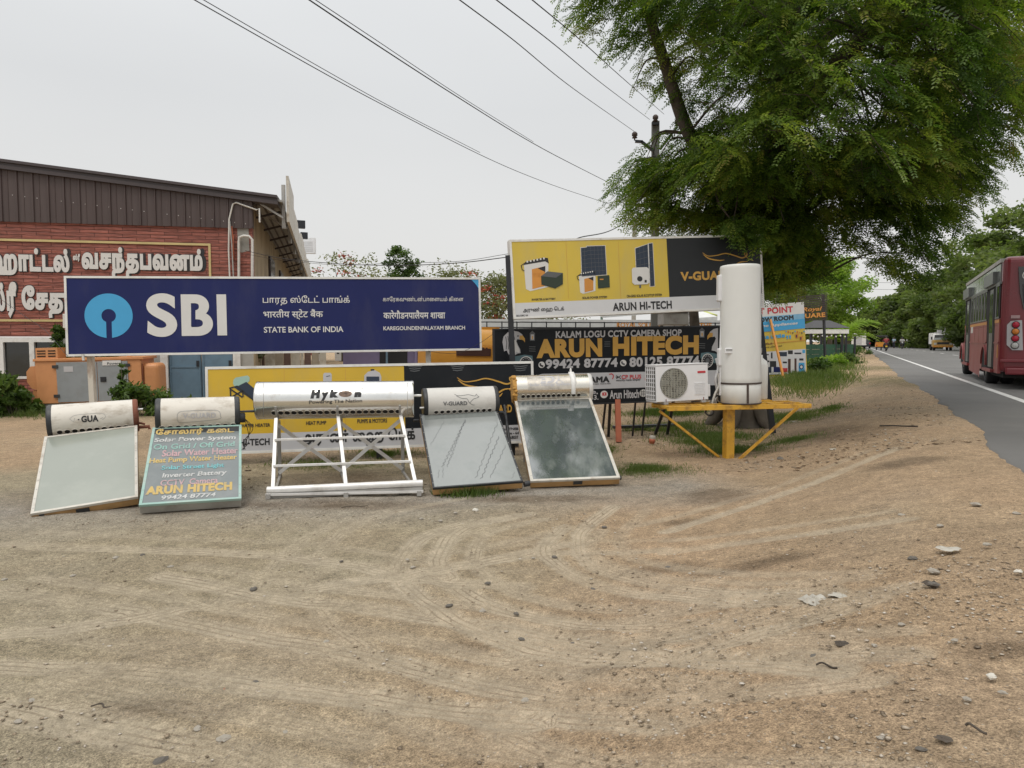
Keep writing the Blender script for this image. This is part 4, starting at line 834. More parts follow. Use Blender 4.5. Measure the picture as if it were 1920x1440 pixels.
# fourth: spotted pale collector with streak lines
r, fr, cy = heater(((-1.114, 8.658, .716), (-.184, 8.856, .749), (.113, 7.567, .116), (-.816, 7.369, .084)), 'fourth heater, pale spotted glass with wavy black streaks, kangaroo outline on its white tank', 797, 756, 927, 751, 0, .182, .12)
h, ph = hole_row(cy, 818, 772.5, 918, 769.5, 10); make_tank(r, cy, M['tank2'], M['blackplastic'], M['blackplastic'], h, ph, capw=.03, rh=.024); collector(r, fr, M['glass_grey'], M['blackplastic'], M['wood'], .09, .016); cradle(r, cy, fr)
mb = MB(); frect(mb, fr, .05, fr.h - .13, fr.w - .04, fr.h - .025, 0, .0025); mb.build('header_strip', mat('grey_header_band', (.19, .205, .195), .2, var=.1), r)  # flat darker grey strip near the top of the pane
mb = MB(); cy.text(mb, 'V-GUARD', 831, 753, 760.5, 876, 759.5, 0, bold=.025); mb.build('lettering', M['grey_d'], r)
mb = MB()
for pts in ([(852, 739), (858, 742), (868, 741.5), (878, 740), (885, 741.5), (891, 742.5), (893, 739), (895, 742), (898, 744), (893, 746.5), (888, 748), (884, 752), (880, 756)], [(856, 742.5), (866, 747), (876, 748), (879, 754), (886, 759), (890, 759)]): cy.ribbon(mb, smooth_pts([Vector(p) for p in pts], 4), .005, 0)
mb.build('emblem', M['grey_d'], r)
mb = MB()
def squig(x0, y0, x1, y1, n, amp, wd):
    P_ = [];
    for k in range(n + 1): t = k / n; P_.append((x0 + (x1 - x0) * t + (amp if k % 2 else -amp) * random.uniform(.5, 1.2), y0 + (y1 - y0) * t + random.uniform(-1, 1)))
    fr.ribbon(mb, smooth_pts([Vector(p) for p in P_], 4), wd * .75, 0, .003)
squig(833, 790, 807, 836, 11, 1.0, .004); squig(873, 788, 829, 875, 26, 2.0, .007); squig(871, 789, 838, 876, 27, 2.0, .006); squig(823, 880, 822, 895, 4, .8, .004); squig(831, 877, 830, 897, 5, .8, .004)
squig(933, 792, 892, 896, 20, 1.5, .006); squig(936, 818, 902, 898, 18, 1.6, .008); squig(948, 836, 919, 896, 13, 1.4, .006); squig(965, 884, 960, 897, 4, 1, .004)
mb.build('streak', M['grey_d'], r)
p = fr.P(-.02, fr.h - .05, -.05); MB().tube([p, p - fr.u * .06], .016, 8).build('pipe_stub', M['blackplastic'], r)
p = cy.P(-cy.L / 2 - .03, -.3, cy.R * .8); MB().tube([p, p - cy.ax * .05], .012, 8).build('bolt', M['alu'], r)
p = cy.P(cy.L / 2 + .03, -.8, cy.R * 1.05); MB().tube([p, p + cy.ax * .05, p + cy.ax * .07 + Vector((0, 0, -.04))], .02, 8).build('valve', M['blackplastic'], r)
MB().tube([fr.P(fr.w + .03, .04, -.07), fr.P(fr.w + .09, .05, -.07)], .03, 10).build('pipe_stub', M['blackplastic'], r)
MB().tube(smooth_pts([cy.P(cy.L / 2, .3, .1) + Vector((.1, .2, -.1)), fr.P(fr.w + .1, fr.h * .7, -.3), fr.P(fr.w + .06, fr.h * .3, -.3)], 5), .02, 6).build('pipe', M['blackplastic'], r)

# fifth: dark mirror-like collector under a chrome tank
r, fr, cy = heater(((.034, 9.173, .855), (1.013, 9.274, .875), (1.18, 7.808, .11), (.202, 7.707, .09)), 'rightmost solar heater with dark reflecting glass, chrome tank and yellow foam on its left end', 964, 730, 1103, 726, 0, .178, .12)
h, ph = hole_row(cy, 981, 743, 1085, 741, 12); make_tank(r, cy, M['chrome_d'], M['foam'], M['alu'], h, ph, capw=.03, rh=.023); collector(r, fr, M['glass_dark'], M['alu_w'], M['wood'], .09, .03); cradle(r, cy, fr)
mb = MB(); a0, p0 = cy.px(990, 732); a1, p1 = cy.px(1068, 704)
N = 10; vs = [cy.P(a, p0 + (p1 - p0) * k / N, cy.R + .0015) for k in range(N + 1) for a in (a0, a1)]; mb.add(vs, [(2 * k, 2 * k + 1, 2 * k + 3, 2 * k + 2) for k in range(N)], 0); mb.build('worn_label', mat('worn_foil_label', (.55, .51, .45), .45, metal=.6, var=.4, scale=12, dirt=(.62, .58, .5), dirt_amt=.8, dscale=14), r)
mb = MB(); cy.text(mb, 'VEDA', 996, 706, 720, 1058, 718, 0, .003, bold=.05); cy.text(mb, 'Solar Energy System', 993, 719, 726, 1069, 724, 0, .003, bold=.04); mb.build('lettering', M['grey_l'], r)
a, b = cy.px(1072, 735), cy.px(1079, 735); N = 14; vs = []
for k in range(N + 1):
    q = -.35 + 2.1 * k / N; w_ = .035 if k > 4 else .026
    vs += [cy.P(a[0] - w_ * .2, q, cy.R + .004), cy.P(a[0], q, cy.R + .03), cy.P(a[0] + w_ * 1.6, q, cy.R + .03), cy.P(a[0] + w_ * 1.9, q, cy.R + .004)]
MB().add(vs, [(4 * k + j, 4 * k + j + 1, 4 * k + j + 5, 4 * k + j + 4) for k in range(N) for j in range(3)], 0, True).build('plastic_strap', M['wax'], r)
p = cy.P(a[0] + .02, 1.5, cy.R); MB().tube([p, p + Vector((0, 0, .05)), p + Vector((0, 0, .08))], [.014, .014, .008], 8).build('strap_end', M['wax'], r)
mb = MB()
for k in range(26):
    q = random.uniform(0, 2 * math.pi); rr_ = cy.R * random.uniform(.86, 1.08); c = cy.P(-cy.L / 2 - random.uniform(-.01, .03), q, rr_); mb.lathe(c - cy.ax * .02, cy.ax, [(0, .002), (.01, .02), (.025, .024), (.04, .014), (.045, .001)], 8)
mb.build('foam_lumps', M['foam'], r)
MB().fbox(fr, .47, .57, -.006, 0, -.065, -.02).build('edge_tape', M['blackplastic'], r)
MB().lathe(fr.P(fr.w + .004, .06, -.05), fr.u, [(0, .022), (.03, .022), (.035, .001)], 10).build('pipe_stub', M['blackplastic'], r)

# ---------------------------------------------------------------- mustard stand with heat pump tank and air conditioner
zt = .765; cS = at(1367, 760, 9.8); bs = Vector((cS.x, 9.8, 0))
r = thing('display_stand', 'mustard yellow steel stand with one post and two slanting braces', 'stand', (bs.x, bs.y, 0))
ul = (at(1513, 752, 10.0) - at(1245, 762, 9.55)); sd_ = Vector((ul.x, ul.y, 0)).normalized(); sb = Vector((-sd_.y, sd_.x, 0))
c0 = Vector((bs.x, bs.y, 0)); aL = -1.02; aR = 1.07
for k, (o0) in enumerate((-.26, .0, .24)):
    MB().bar(c0 + sd_ * aL + sb * o0 + Vector((0, 0, zt - .04)), c0 + sd_ * aR + sb * o0 + Vector((0, 0, zt - .04)), .05, .06, up=(0, 0, 1)).build('long_rail', M['mustard'], r, bevel=.003)
for a in (aL, -.5, .0, .55, aR - .05): MB().bar(c0 + sd_ * (a + .025) - sb * .23 + Vector((0, 0, zt - .028)), c0 + sd_ * (a + .025) + sb * .21 + Vector((0, 0, zt - .028)), .05, .03).build('cross_bar', M['mustard'], r)
MB().bar((bs.x, bs.y, -.02), (bs.x, bs.y, zt - .075), .12, .12, up=(sb.x, sb.y, 0)).build('post', M['mustard'], r, bevel=.006)
for x0, y0, x1, y1 in ((1237, 771, 1349, 858), (1497, 763, 1386, 861)):
    a = at(x0, y0, 9.62 + (x0 - 1240) * .0009); b = gnd(x1, y1, .0); MB().bar(a, b, .035, .03).build('brace', M['mustard'], r)
# heat pump cylinder
bt_, Rr = at(1389, 750, 9.78), .266
r = thing('water_tank', 'tall white cylindrical heat pump water tank standing on the mustard stand', 'water tank', (bt_.x, bt_.y, zt))
C0 = Vector((bt_.x, bt_.y, zt)); lean = Vector((-.022, 0, 1)); H_ = 1.86
MB().lathe(C0, lean, [(.0, .001), (.0, Rr - .02), (.012, Rr), (.26, Rr), (.27, Rr - .006), (.28, Rr)] + [(t, Rr) for t in np.linspace(.35, H_ - .06, 8)] + [(H_ - .03, Rr), (H_ - .012, Rr - .006), (H_ - .003, Rr - .02), (H_, Rr - .04), (H_ + .012, .001)], 72).build('shell', M['hp_white'], r)
MB().lathe(C0 + lean * .262, lean, [(0, Rr - .002), (0, Rr + .006), (.022, Rr + .006), (.022, Rr - .002)], 64, smooth=False).build('strap', M['strap'], r)
cyT = Cyl(C0, lean, Rr, 1); cyT.f = Vector((-.13, -.99, 0)).normalized(); 
fT = Vector((0.03, -1, 0)).normalized()
MB().bar(C0 + fT * (Rr + .003) + Vector((-.0, 0, .012)), C0 + fT * (Rr + .003) + Vector((-.006, 0, .262)), .028, .012, up=(0, 1, 0)).build('strap', M['strap'], r)
MB().lathe(C0, lean, [(-.004, Rr - .06), (-.004, Rr + .004), (.008, Rr + .004), (.008, Rr - .002)], 64, smooth=False).build('base_ring', M['strap'], r)
p = at(1371, 658, 9.5); q = Vector((p.x, C0.y - math.sqrt(max(Rr ** 2 - (p.x - C0.x + .03) ** 2, .001)), p.z))
hb = MB().box(q + Vector((0, .0, 0)), (.105, .03, .075), -.25); hb.build('handle_recess', M['ac_white'], r, bevel=.008); MB().box(q + Vector((.0, -.012, .012)), (.08, .012, .026), -.25).build('handle_slot', M['ac_grey'], r)
cxl = C0 + Vector((-Rr - .01, .02, 0)); MB().box(cxl + Vector((-.02, 0, 1.55)), (.09, .12, .36), 0).build('side_box', M['ac_white'], r, bevel=.02); MB().tube([cxl + Vector((0, 0, 1.4)), cxl + Vector((-.01, 0, .75)), cxl + Vector((.0, 0, .1))], .012, 8).build('side_pipe', M['ac_white'], r)
MB().box(cxl + Vector((-.012, .02, .62)), (.05, .1, .24)).build('side_box', M['ac_white'], r, bevel=.015)
mb = MB()
for k in range(16): q = C0 + Vector((Rr * .80, -Rr * .56, 1.2 + .027 * k)); mb.box(q + lean * 0, (.012, .012, .009), .9)
mb.build('vent_slots', M['grey_l'], r)
# white drum behind the cylinder
q = at(1433, 715, 10.35); r2 = thing('gas_cylinder', 'rounded pale metal cylinder standing behind the tall white tank', 'cylinder', (q.x - .06, 10.35, zt))
MB().lathe((q.x - .06, 10.35, zt), (0, 0, 1), [(0, .001), (0, .09), (.02, .105), (.48, .105), (.55, .09), (.58, .05), (.6, .03), (.64, .03), (.64, .001)], 32).build('drum', M['hp_white'], r2); MB().tube([(q.x - .06, 10.35, zt + .67), (q.x - .06, 10.35, zt + .74)], .02, 8).build('valve', M['alu_d'], r2)
MB().bar((q.x - .06, 10.2, zt - .02), (q.x - .06, 10.5, zt - .02), .26, .04).build('base_plate', M['mustard'], r2)
# outdoor unit
fC = Frame(at(1229, 689, 9.50), at(1326, 684, 9.72), at(1330, 752, 9.72), at(1231, 757, 9.50)); fC.o = fC.o + Vector((0, 0, zt - .0 - fC.o.z + .025))
r = thing('air_conditioner', 'white outdoor air conditioner unit with round fan guard on the yellow stand', 'air conditioner', (fC.P(.36, 0).x, fC.P(.36, 0, -.15).y, zt))
W_, H_ = fC.w, fC.h; fc = (.262, H_ * .5); rf = .205
mb = MB()   # casing with a real round opening in the front
mb.fbox(fC, 0, W_, 0, H_, -.30, -.06)
ringp = [(fc[0] + rf * math.cos(t), fc[1] + rf * math.sin(t)) for t in np.linspace(0, 2 * math.pi, 49)[:-1]]
V, T = fill([[(0.008, 0.008), (W_ - .008, 0.008), (W_ - .008, H_ - .008), (0.008, H_ - .008)], ringp[::-1]]); mb.add([fC.P(p[0], p[1], 0) for p in V], T)
k0 = [fC.P(p[0], p[1], 0) for p in ringp] + [fC.P(p[0], p[1], -.055) for p in ringp]; mb.add(k0, [(i, (i + 1) % 48, 48 + (i + 1) % 48, 48 + i) for i in range(48)], 0, True)
q4 = [(0.008, 0.008), (W_ - .008, 0.008), (W_ - .008, H_ - .008), (0.008, H_ - .008)]; q5 = [(0, 0), (W_, 0), (W_, H_), (0, H_)]
mb.add([fC.P(*p, 0) for p in q4] + [fC.P(*p, -.012) for p in q5] + [fC.P(*p, -.06) for p in q5], [(i, 4 + i, 4 + (i + 1) % 4, (i + 1) % 4) for i in range(4)] + [(4 + i, 8 + i, 8 + (i + 1) % 4, 4 + (i + 1) % 4) for i in range(4)]); mb.build('casing', M['ac_white'], r)
mb = MB(); mb.add([fC.P(p[0], p[1], -.05) for p in ringp], [tuple(range(48))], 0); mb.build('fan_cavity', M['ac_in'], r)
mb = MB()
for k in range(5):
    t0 = k * 2 * math.pi / 5; pts = []
    for q, rr_ in ((0, .05), (.25, .18), (.85, .18), (.55, .05)): pts.append(fC.P(fc[0] + rr_ * math.cos(t0 + q), fc[1] + rr_ * math.sin(t0 + q), -.045 + .02 * (q > .3)))
    mb.add(pts, [(0, 1, 2, 3)])
mb.add([fC.P(fc[0] + .05 * math.cos(t), fc[1] + .05 * math.sin(t), -.022) for t in np.linspace(0, 2 * math.pi, 20)[:-1]], [tuple(range(19))]); mb.build('fan', M['ac_grey'], r)
mb = MB(); gm = []
for k in range(1, 11):
    rr_ = rf * k / 10.4; mb.tube([fC.P(fc[0] + rr_ * math.cos(t), fc[1] + rr_ * math.sin(t), .006) for t in np.linspace(0, 2 * math.pi, 33)], .0035, 4, cap=False)
for k in range(-4, 5):
    x = rf * k / 4.6; hh = math.sqrt(rf ** 2 - x * x); mb.tube([fC.P(fc[0] + x, fc[1] - hh, .010), fC.P(fc[0] + x, fc[1] + hh, .010)], .004, 4)
for k in range(-8, 9):
    y = rf * k / 8.6; hh = math.sqrt(rf ** 2 - y * y); mb.tube([fC.P(fc[0] - hh, fc[1] + y, .008), fC.P(fc[0] + hh, fc[1] + y, .008)], .0035, 4)
mb.build('fan_guard', mat('pale_guard_wire', (.4, .39, .33), .5), r)
mb = MB()
for k in range(8): mb.fbox(fC, W_ * .73, W_ * .93, H_ * (.16 + .043 * k), H_ * (.16 + .043 * k) + .012, -.002, .007)
mb.build('louvre', M['ac_white'], r)
mb = MB().fbox(fC, W_ * .79, W_ * .945, H_ * .75, H_ * .81, -.002, .006); mb.build('badge', M['red_v'], r, bevel=.004)
mb = MB(); fC.text(mb, 'Sharma', 1304, 698, 702, 1319, 0, .008, bold=.04) if False else None
mb = MB()
for k in range(8): 
    b0 = H_ * (.06 + .115 * k); mb.fbox(fC, -.008, .0, b0, b0 + .012, -.29, -.03)
for k in range(5): c_ = -.29 + .055 * k; mb.fbox(fC, -.009, .0, H_ * .05, H_ * .95, c_, c_ + .014)
mb.build('side_grille', M['ac_white'], r); mb = MB().fbox(fC, -.003, .0, .02, H_ - .02, -.295, -.02); mb.build('side_fins', M['ac_in'], r)
mb = MB().fbox(fC, W_, W_ + .055, H_ * .08, H_ * .42, -.22, -.04); mb.build('valve_cover', M['ac_white'], r, bevel=.01)
mb = MB().fbox(fC, -.006, W_ + .006, H_, H_ + .012, -.305, .006); mb.build('lid', M['ac_white'], r, bevel=.004)
for a in (.1, W_ - .12): MB().fbox(fC, a, a + .06, -.03, .0, -.32, .03).build('foot', M['alu_d'], r); MB().tube([fC.P(a + .03, -.03, .022), fC.P(a + .03, .04, .022)], .006, 6).build('bolt', M['rust'], r)
# cables hung on the stand
q = at(1329, 771, 9.72); r = thing('cable_coil', 'small coil of black cable hanging under the yellow stand', 'cable', q)
for k in range(4): MB().tube([q + Vector((.055 * math.cos(t) + .006 * k, .01 * k - .02, .05 * math.sin(t) - .004 * k)) for t in np.linspace(0, 2 * math.pi, 21)], .008, 6, cap=False).build('loop', M['cable'], r)
MB().tube([q + Vector((0, 0, .05)), q + Vector((.02, .02, .09))], .008, 6).build('tie', M['cable'], r)
r = thing('pipe_bundle', 'tangle of pale and black pipes between the air conditioner and the tank', 'pipes', at(1345, 745, 9.75))
for k, (pts, m_, rd) in enumerate((([(1335, 756), (1341, 738), (1348, 722), (1347, 700)], 'pvc', .016), ([(1333, 754), (1340, 745), (1346, 742), (1350, 752)], 'cable', .012), ([(1331, 757), (1338, 747), (1345, 736), (1350, 728)], 'alu_d', .010), ([(1336, 757), (1343, 750), (1349, 738)], 'pvc', .009), ([(1341, 757), (1345, 735), (1342, 712), (1347, 690), (1343, 672)], 'ac_white', .02), ([(1332, 756), (1336, 750), (1343, 752), (1347, 757)], 'cable', .012))):
    MB().tube(smooth_pts([at(x, y, 9.85 + .03 * k) for x, y in pts], 5), rd, 6).build('pipe', M[m_], r)

# ---------------------------------------------------------------- hotel building on the left
bu = Vector((.98, .19, 0)).normalized(); bs_ = Vector((-.2447, .9696, 0))          # along its front; back along its side
cor = Vector((-6.76, 18.93, 0)); LEN = 16.
fB = Frame(cor - bu * LEN + Vector((0, 0, 4.55)), cor + Vector((0, 0, 4.55)), cor.copy(), cor - bu * LEN)
r = thing('hotel_building', 'long hotel building clad in red stone with brown sheet gable and white wall letters', 'building', (cor.x - 4, cor.y, 0))
W0 = LEN
wa, wb = fB.px(0, 637)[0], fB.px(117, 637)[0]; wz0, wz1 = .72, 1.58
dl, dr = fB.px(316, 700)[0], fB.px(438, 700)[0]
mb = MB()
for a0, a1, b0, b1 in ((0, W0, 1.72, 4.55), (0, wa - 1.2, .0, 1.72), (wa - 1.2, wb, .0, wz0 - .06)): mb.fbox(fB, a0, a1, b0, b1, -.25, 0)
mb.build('clad_wall', M['cladding'], r)
mb = MB(); mb.fbox(fB, wb, dl, 0, 1.715, -.3, -.03); mb.fbox(fB, dr, W0 - .03, 0, 1.715, -.3, -.03); mb.fbox(fB, dl, dr, 1.6, 1.715, -.3, -.03); mb.build('plain_wall', M['greywall'], r)
for a in (dl - .09, dr + .09): MB().fbox(fB, a - .09, a + .09, 0, 1.74, -.2, .05).build('white_pillar', M['white'], r)
for k in range(2):
    a0 = dl + (dr - dl) * k / 2; a1 = a0 + (dr - dl) / 2; mb = MB().fbox(fB, a0 + .01, a1 - .01, .02, 1.6, -.12, -.05); mb.fbox(fB, a0 + .03, a1 - .05, .92, .96, -.05, -.035)
    for q in (a0 + .03, a1 - .06): mb.fbox(fB, q, q + .03, .02, 1.6, -.05, -.03)
    d = mb.build('shutter_door', M['bluedoor'], r); MB().fbox(fB, a1 - .12, a1 - .05, .95, 1.1, -.035, -.01).build('handle', M['blacksteel'], d)
# windows in the clad wall
wm = fB.px(60, 650)[0]
for a0, a1 in ((wa - 1.15, fB.px(2, 650)[0]), (fB.px(2, 650)[0], wm), (wm, wb - .01)):
    f = MB(); t_ = .055
    f.fbox(fB, a0, a1, wz1, wz1 + .12, -.1, .03); f.fbox(fB, a0, a1, wz0 - .05, wz0 + .01, -.1, .04); f.fbox(fB, a0, a0 + t_, wz0 + .01, wz1, -.1, .03); f.fbox(fB, a1 - t_, a1, wz0 + .01, wz1, -.1, .03)
    wo = f.build('window', M['white'], r); MB().fbox(fB, a0 + t_, a1 - t_, wz0 + .01, wz1, -.08, -.06).build('pane', M['glassdark'], wo)
# corrugated gable
g = MB(); n = 46; top = lambda a: 5.24 + (W0 - a) * .098
pa = []
for k in range(n):
    a = W0 * k / n; st = W0 / n; pa += [(a, .05), (a + st * .25, .05), (a + st * .3, .085), (a + st * .38, .085), (a + st * .43, .05), (a + st * .7, .05), (a + st * .73, .062), (a + st * .77, .062), (a + st * .8, .05)]
pa.append((W0, .05)); vs = []
for a, c in pa: vs += [fB.P(a, 4.52, c), fB.P(a, top(a), c)]
g.add(vs, [(2 * i, 2 * i + 2, 2 * i + 3, 2 * i + 1) for i in range(len(pa) - 1)]); g.fbox(fB, 0, W0 + .02, 4.555, 5.2, -.22, .045); g.build('gable_sheet', M['brownmetal'], r)
g = MB()
for k in range(60): 
    a = W0 - .15 - k * .27; g.lathe(fB.P(a, top(a) - .62, .05), fB.n, [(0, .012), (.008, .008), (.009, .001)], 6)
g.build('screws', M['letter'], r)
g = MB()
for c0, c1, d0, d1 in ((.02, .16, -.03, .06), (.05, .13, .062, .13), (.05, .20, .132, .2)): 
    a0, a1 = 0, W0 + .66
    g.box8([fB.P(a0, top(a0) + d0, c1), fB.P(a1, top(a1) + d0, c1), fB.P(a1, top(a1) + d0, c0 - .5), fB.P(a0, top(a0) + d0, c0 - .5), fB.P(a0, top(a0) + d1, c1), fB.P(a1, top(a1) + d1, c1), fB.P(a1, top(a1) + d1, c0 - .5), fB.P(a0, top(a0) + d1, c0 - .5)])
g.build('roof_trim', M['browntrim'], r)
# roof plane and side wall
LB = 30.
def R3(a, s, z): return cor + bu * a + bs_ * s + Vector((0, 0, z))
rf_ = MB(); rf_.box8([R3(-LEN, .2, 6.8), R3(.76, .05, 5.25), R3(.76, LB, 5.25), R3(-LEN, LB, 6.8), R3(-LEN, .2, 6.85), R3(.76, .05, 5.3), R3(.76, LB, 5.3), R3(-LEN, LB, 6.85)]); rf_.build('roof', mat('pale_roof_sheet', (.42, .41, .39), .5, var=.1), r)
s_ = MB(); s_.box8([R3(-.26, .1, 0), R3(0, .02, 0), R3(0, LB, 0), R3(-.26, LB, 0), R3(-.26, .1, 5.15), R3(0, .02, 5.15), R3(0, LB, 5.15), R3(-.26, LB, 5.15)]); s_.build('side_wall', M['plaster'], r)
for k in range(12): MB().bar(R3(0, 1.2 + 2.3 * k, 5.0), R3(.72, 1.2 + 2.3 * k, 5.2), .05, .06).build('eave_bracket', M['browntrim'], r)
for k in range(4): MB().bar(R3(.06 + .2 * k, .1, 5.2), R3(.06 + .2 * k, LB, 5.2), .04, .05).build('purlin', M['browntrim'], r)
for k in range(3):
    w_ = MB().box8([R3(.01, 5 + 5 * k, 3.2), R3(.07, 5 + 5 * k, 3.2), R3(.07, 7 + 5 * k, 3.2), R3(.01, 7 + 5 * k, 3.2), R3(.01, 5 + 5 * k, 4.4), R3(.07, 5 + 5 * k, 4.4), R3(.07, 7 + 5 * k, 4.4), R3(.01, 7 + 5 * k, 4.4)]).build('window', M['browntrim'], r)
    MB().box8([R3(.065, 5.1 + 5 * k, 3.3), R3(.08, 5.1 + 5 * k, 3.3), R3(.08, 6.9 + 5 * k, 3.3), R3(.065, 6.9 + 5 * k, 3.3), R3(.065, 5.1 + 5 * k, 4.3), R3(.08, 5.1 + 5 * k, 4.3), R3(.08, 6.9 + 5 * k, 4.3), R3(.065, 6.9 + 5 * k, 4.3)]).build('pane', M['glassdark'], w_)
# sign fascia hung along the eave, seen edge on
for k in range(9):
    s0 = .15 + k * 2.9; z1 = 5.95 - (.12 * (k % 3)) - (.25 if k > 0 else 0); MB().box8([R3(.86, s0, 4.75), R3(.93, s0, 4.75), R3(.93, s0 + 2.75, 4.75), R3(.86, s0 + 2.75, 4.75), R3(.86, s0, z1), R3(.93, s0, z1), R3(.93, s0 + 2.75, z1), R3(.86, s0 + 2.75, z1)]).build('fascia_panel', M['alu_w'], r)
    MB().bar(R3(.78, s0 + .2, 4.6), R3(.78, s0 + .2, z1 - .2), .09, .06, up=(0, 1, 0)).build('fascia_post', M['alu_d'], r)
for s0 in (0.15, 2): MB().bar(R3(.2, s0, 5.2), R3(.78, s0, 4.85), .06, .05).build('eave_brace', M['alu_d'], r)
for x, y, Y in ((564, 421, 27), (570, 442, 32), (577, 470, 40)):
    p = at(x, y, Y); MB().tube([p + Vector((-.35, 0, -.1)), p], .03, 6).build('flood_light', M['blacksteel'], r); MB().box(p, (.3, .2, .28), .4).build('flood_light', M['blacksteel'], r)
p = at(579, 461, 37); mb = MB().box(p, (.65, .3, .78), .1); 
for k in range(6): mb.box(p + Vector((0, -.16, -.25 + .09 * k)), (.45, .03, .03), .1)
mb.build('louvre_box', M['ac_white'], r)
# moulded frame and letters on the front
fa, fb_ = fB.px(395, 457); bz = fB.px(60, 603)[1]; tz = fB.px(395, 457)[1]
mb = MB(); e = .055
mb.fbox(fB, 1, fa, tz - e, tz, 0, .03); mb.fbox(fB, 1, fa, bz, bz + e, 0, .03); mb.fbox(fB, fa - e, fa, bz + e, tz - e, 0, .03); mb.build('moulded_frame', M['creamframe'], r)
def wall_letters(t, xl, yt, yb, xr, bold, m=None):
    a0, b0 = fB.px(xl, yb); h = fB.px(xl, yt)[1] - b0; a1 = fB.px(xr, yb)[0]
    for bd, m_, c0, c1 in ((bold + .03, M['ink'], .0, .012), (bold, M['letter'], .012, .035)):
        V0, T0 = text2d(t, bold); lo, hi = V0.min(0), V0.max(0); V, T = text2d(t, bd); N = (V - lo) / (hi - lo); mb = MB(); k = len(N)
        P1 = [fB.P(a0 + (a1 - a0) * p[0], b0 + h * p[1], c1) for p in N]; P0 = [fB.P(a0 + (a1 - a0) * p[0], b0 + h * p[1], c0) for p in N]
        ed = {}
        for f in T:
            for i in range(3): e_ = (f[i], f[(i + 1) % 3]); ed[e_] = 1
        side = [(a, b) for a, b in ed if (b, a) not in ed]
        mb.add(P1 + P0, [tuple(f) for f in T] + [(b, a, a + k, b + k) for a, b in side]); mb.build('wall_lettering', m_, r)
wall_letters('\u0bc7ஹாட்டல்', -38, 462, 523, 132, .055); wall_letters('ஸ்ரீ', 138, 476, 491, 151, .05); wall_letters('வசந்தபவனம்', 155, 462, 519, 381, .055)
wall_letters('ஸ்ரீ', -22, 528, 596, 34, .055); wall_letters('\u0bc7சதுமாதவன்', 43, 535, 596, 290, .055)
# conduits at the corner
for pts, rd, m_ in (([(432, 520), (430, 470), (431, 412), (438, 384), (444, 381), (482, 395), (487, 392), (488, 418)], .022, 'pvc'), ([(439, 520), (436, 460), (432, 415)], .018, 'alu_d'), ([(449, 520), (449, 455), (450, 446), (458, 443), (468, 444), (474, 450), (474, 520)], .035, 'pvc'), ([(436, 425), (438, 450), (441, 490), (437, 470), (440, 440)], .014, 'redpost')):
    MB().tube([fB.P(*fB.px(x, y), .09) for x, y in pts], rd, 8).build('conduit', M[m_], r)
mb = MB(); fB.poly(mb, [(445, 428), (466, 428), (468, 470), (452, 474), (446, 462)], 0, .006); mb.build('bare_patch', M['concrete'], r)

# generator in its cabinet
fG = Frame(at(68, 678, 16.05), at(267, 674, 16.5), at(267, 751, 16.5), at(70, 758, 16.05)); fG.o.z = .2
r = thing('generator_cabinet', 'peach orange generator cabinet with two grey doors in front of the hotel wall', 'generator', (fG.P(1.2, 0).x, fG.P(1.2, 0).y, 0)); W_, H_ = fG.w, fG.h
MB().fbox(fG, 0, W_, 0, H_, -1.1, 0).build('body', M['orange'], r, bevel=.01); MB().fbox(fG, .05, W_ - .02, -.22, 0, -1.05, -.04).build('plinth', M['concrete'], r)
MB().fbox(fG, -.03, W_ + .06, H_, H_ + .06, -1.13, .03).build('roof', M['orange'], r, bevel=.008)
d0, d1, d2 = fG.px(107, 720)[0], fG.px(184, 720)[0], fG.px(242, 720)[0]
for i, (a0, a1) in enumerate(((d0, d1), (d1, d2))):
    d = MB().fbox(fG, a0 + .006, a1 - .006, .02, H_ - .03, 0, .018).build('door', M['gengrey'], r, bevel=.004)
    hx = a1 - .12 if i == 0 else a1 - (a1 - a0) + .12
    hb = MB().fbox(fG, hx - .06, hx + .06, H_ * .48, H_ * .6, .018, .03); hb.fbox(fG, hx - .01, hx + .05, H_ * .51, H_ * .57, .03, .045); hb.build('handle', M['blacksteel'], d)
    for b in (.13, H_ - .16): ha = a0 if i == 0 else a1; MB().fbox(fG, ha - .07, ha + .05, b, b + .07, .016, .035).build('hinge', M['blackplastic'], d)
MB().fbox(fG, d0 + .16, d0 + .35, H_ * .74, H_ * .87, .018, .024).build('data_plate', M['grey_l'], r)
pl = MB().fbox(fG, d1 + .12, d2 - .14, H_ - .12, H_ - .01, .018, .03).build('name_plate', M['letter'], r)
mb = MB(); fG.text(mb, 'Powerol', 202, 679, 684, 229, 0, .033, bold=.02); mb.build('lettering', M['grey_d'], pl)
v = MB(); v.fbox(fG, .02, .46, H_ + .06, H_ + .30, -.5, -.02)
for k in range(3): 
    for a0, a1 in ((.05, .22), (.27, .42)): v.fbox(fG, a0, a1, H_ + .1 + .06 * k, H_ + .125 + .06 * k, -.02, -.012, 1)
v.build('vent', [M['orange'], M['hole']], r)
mb = MB(); q = [(-.22, .5), (-.22, .72), (-.13, .84), (0, .84), (0, .3), (-.13, .34)]; k = len(q); mb.add([fG.P(a, b, -.1) for a, b in q] + [fG.P(a, b, -.9) for a, b in q], [tuple(range(k))[::-1]] + [tuple(range(k, 2 * k))] + [(i, (i + 1) % k, k + (i + 1) % k, k + i) for i in range(k)]); mb.fbox(fG, -.12, 0, 0, .3, -.9, -.12); mb.build('side_duct', M['orange'], r)
MB().fbox(fG, W_, W_ + .36, .06, H_ - .1, -.75, -.05).build('side_hood', M['orange'], r, bevel=.1, seg=4); MB().fbox(fG, W_ + .01, W_ + .03, .06, H_ - .1, -.045, -.03).build('hood_seam', M['rust'], r)
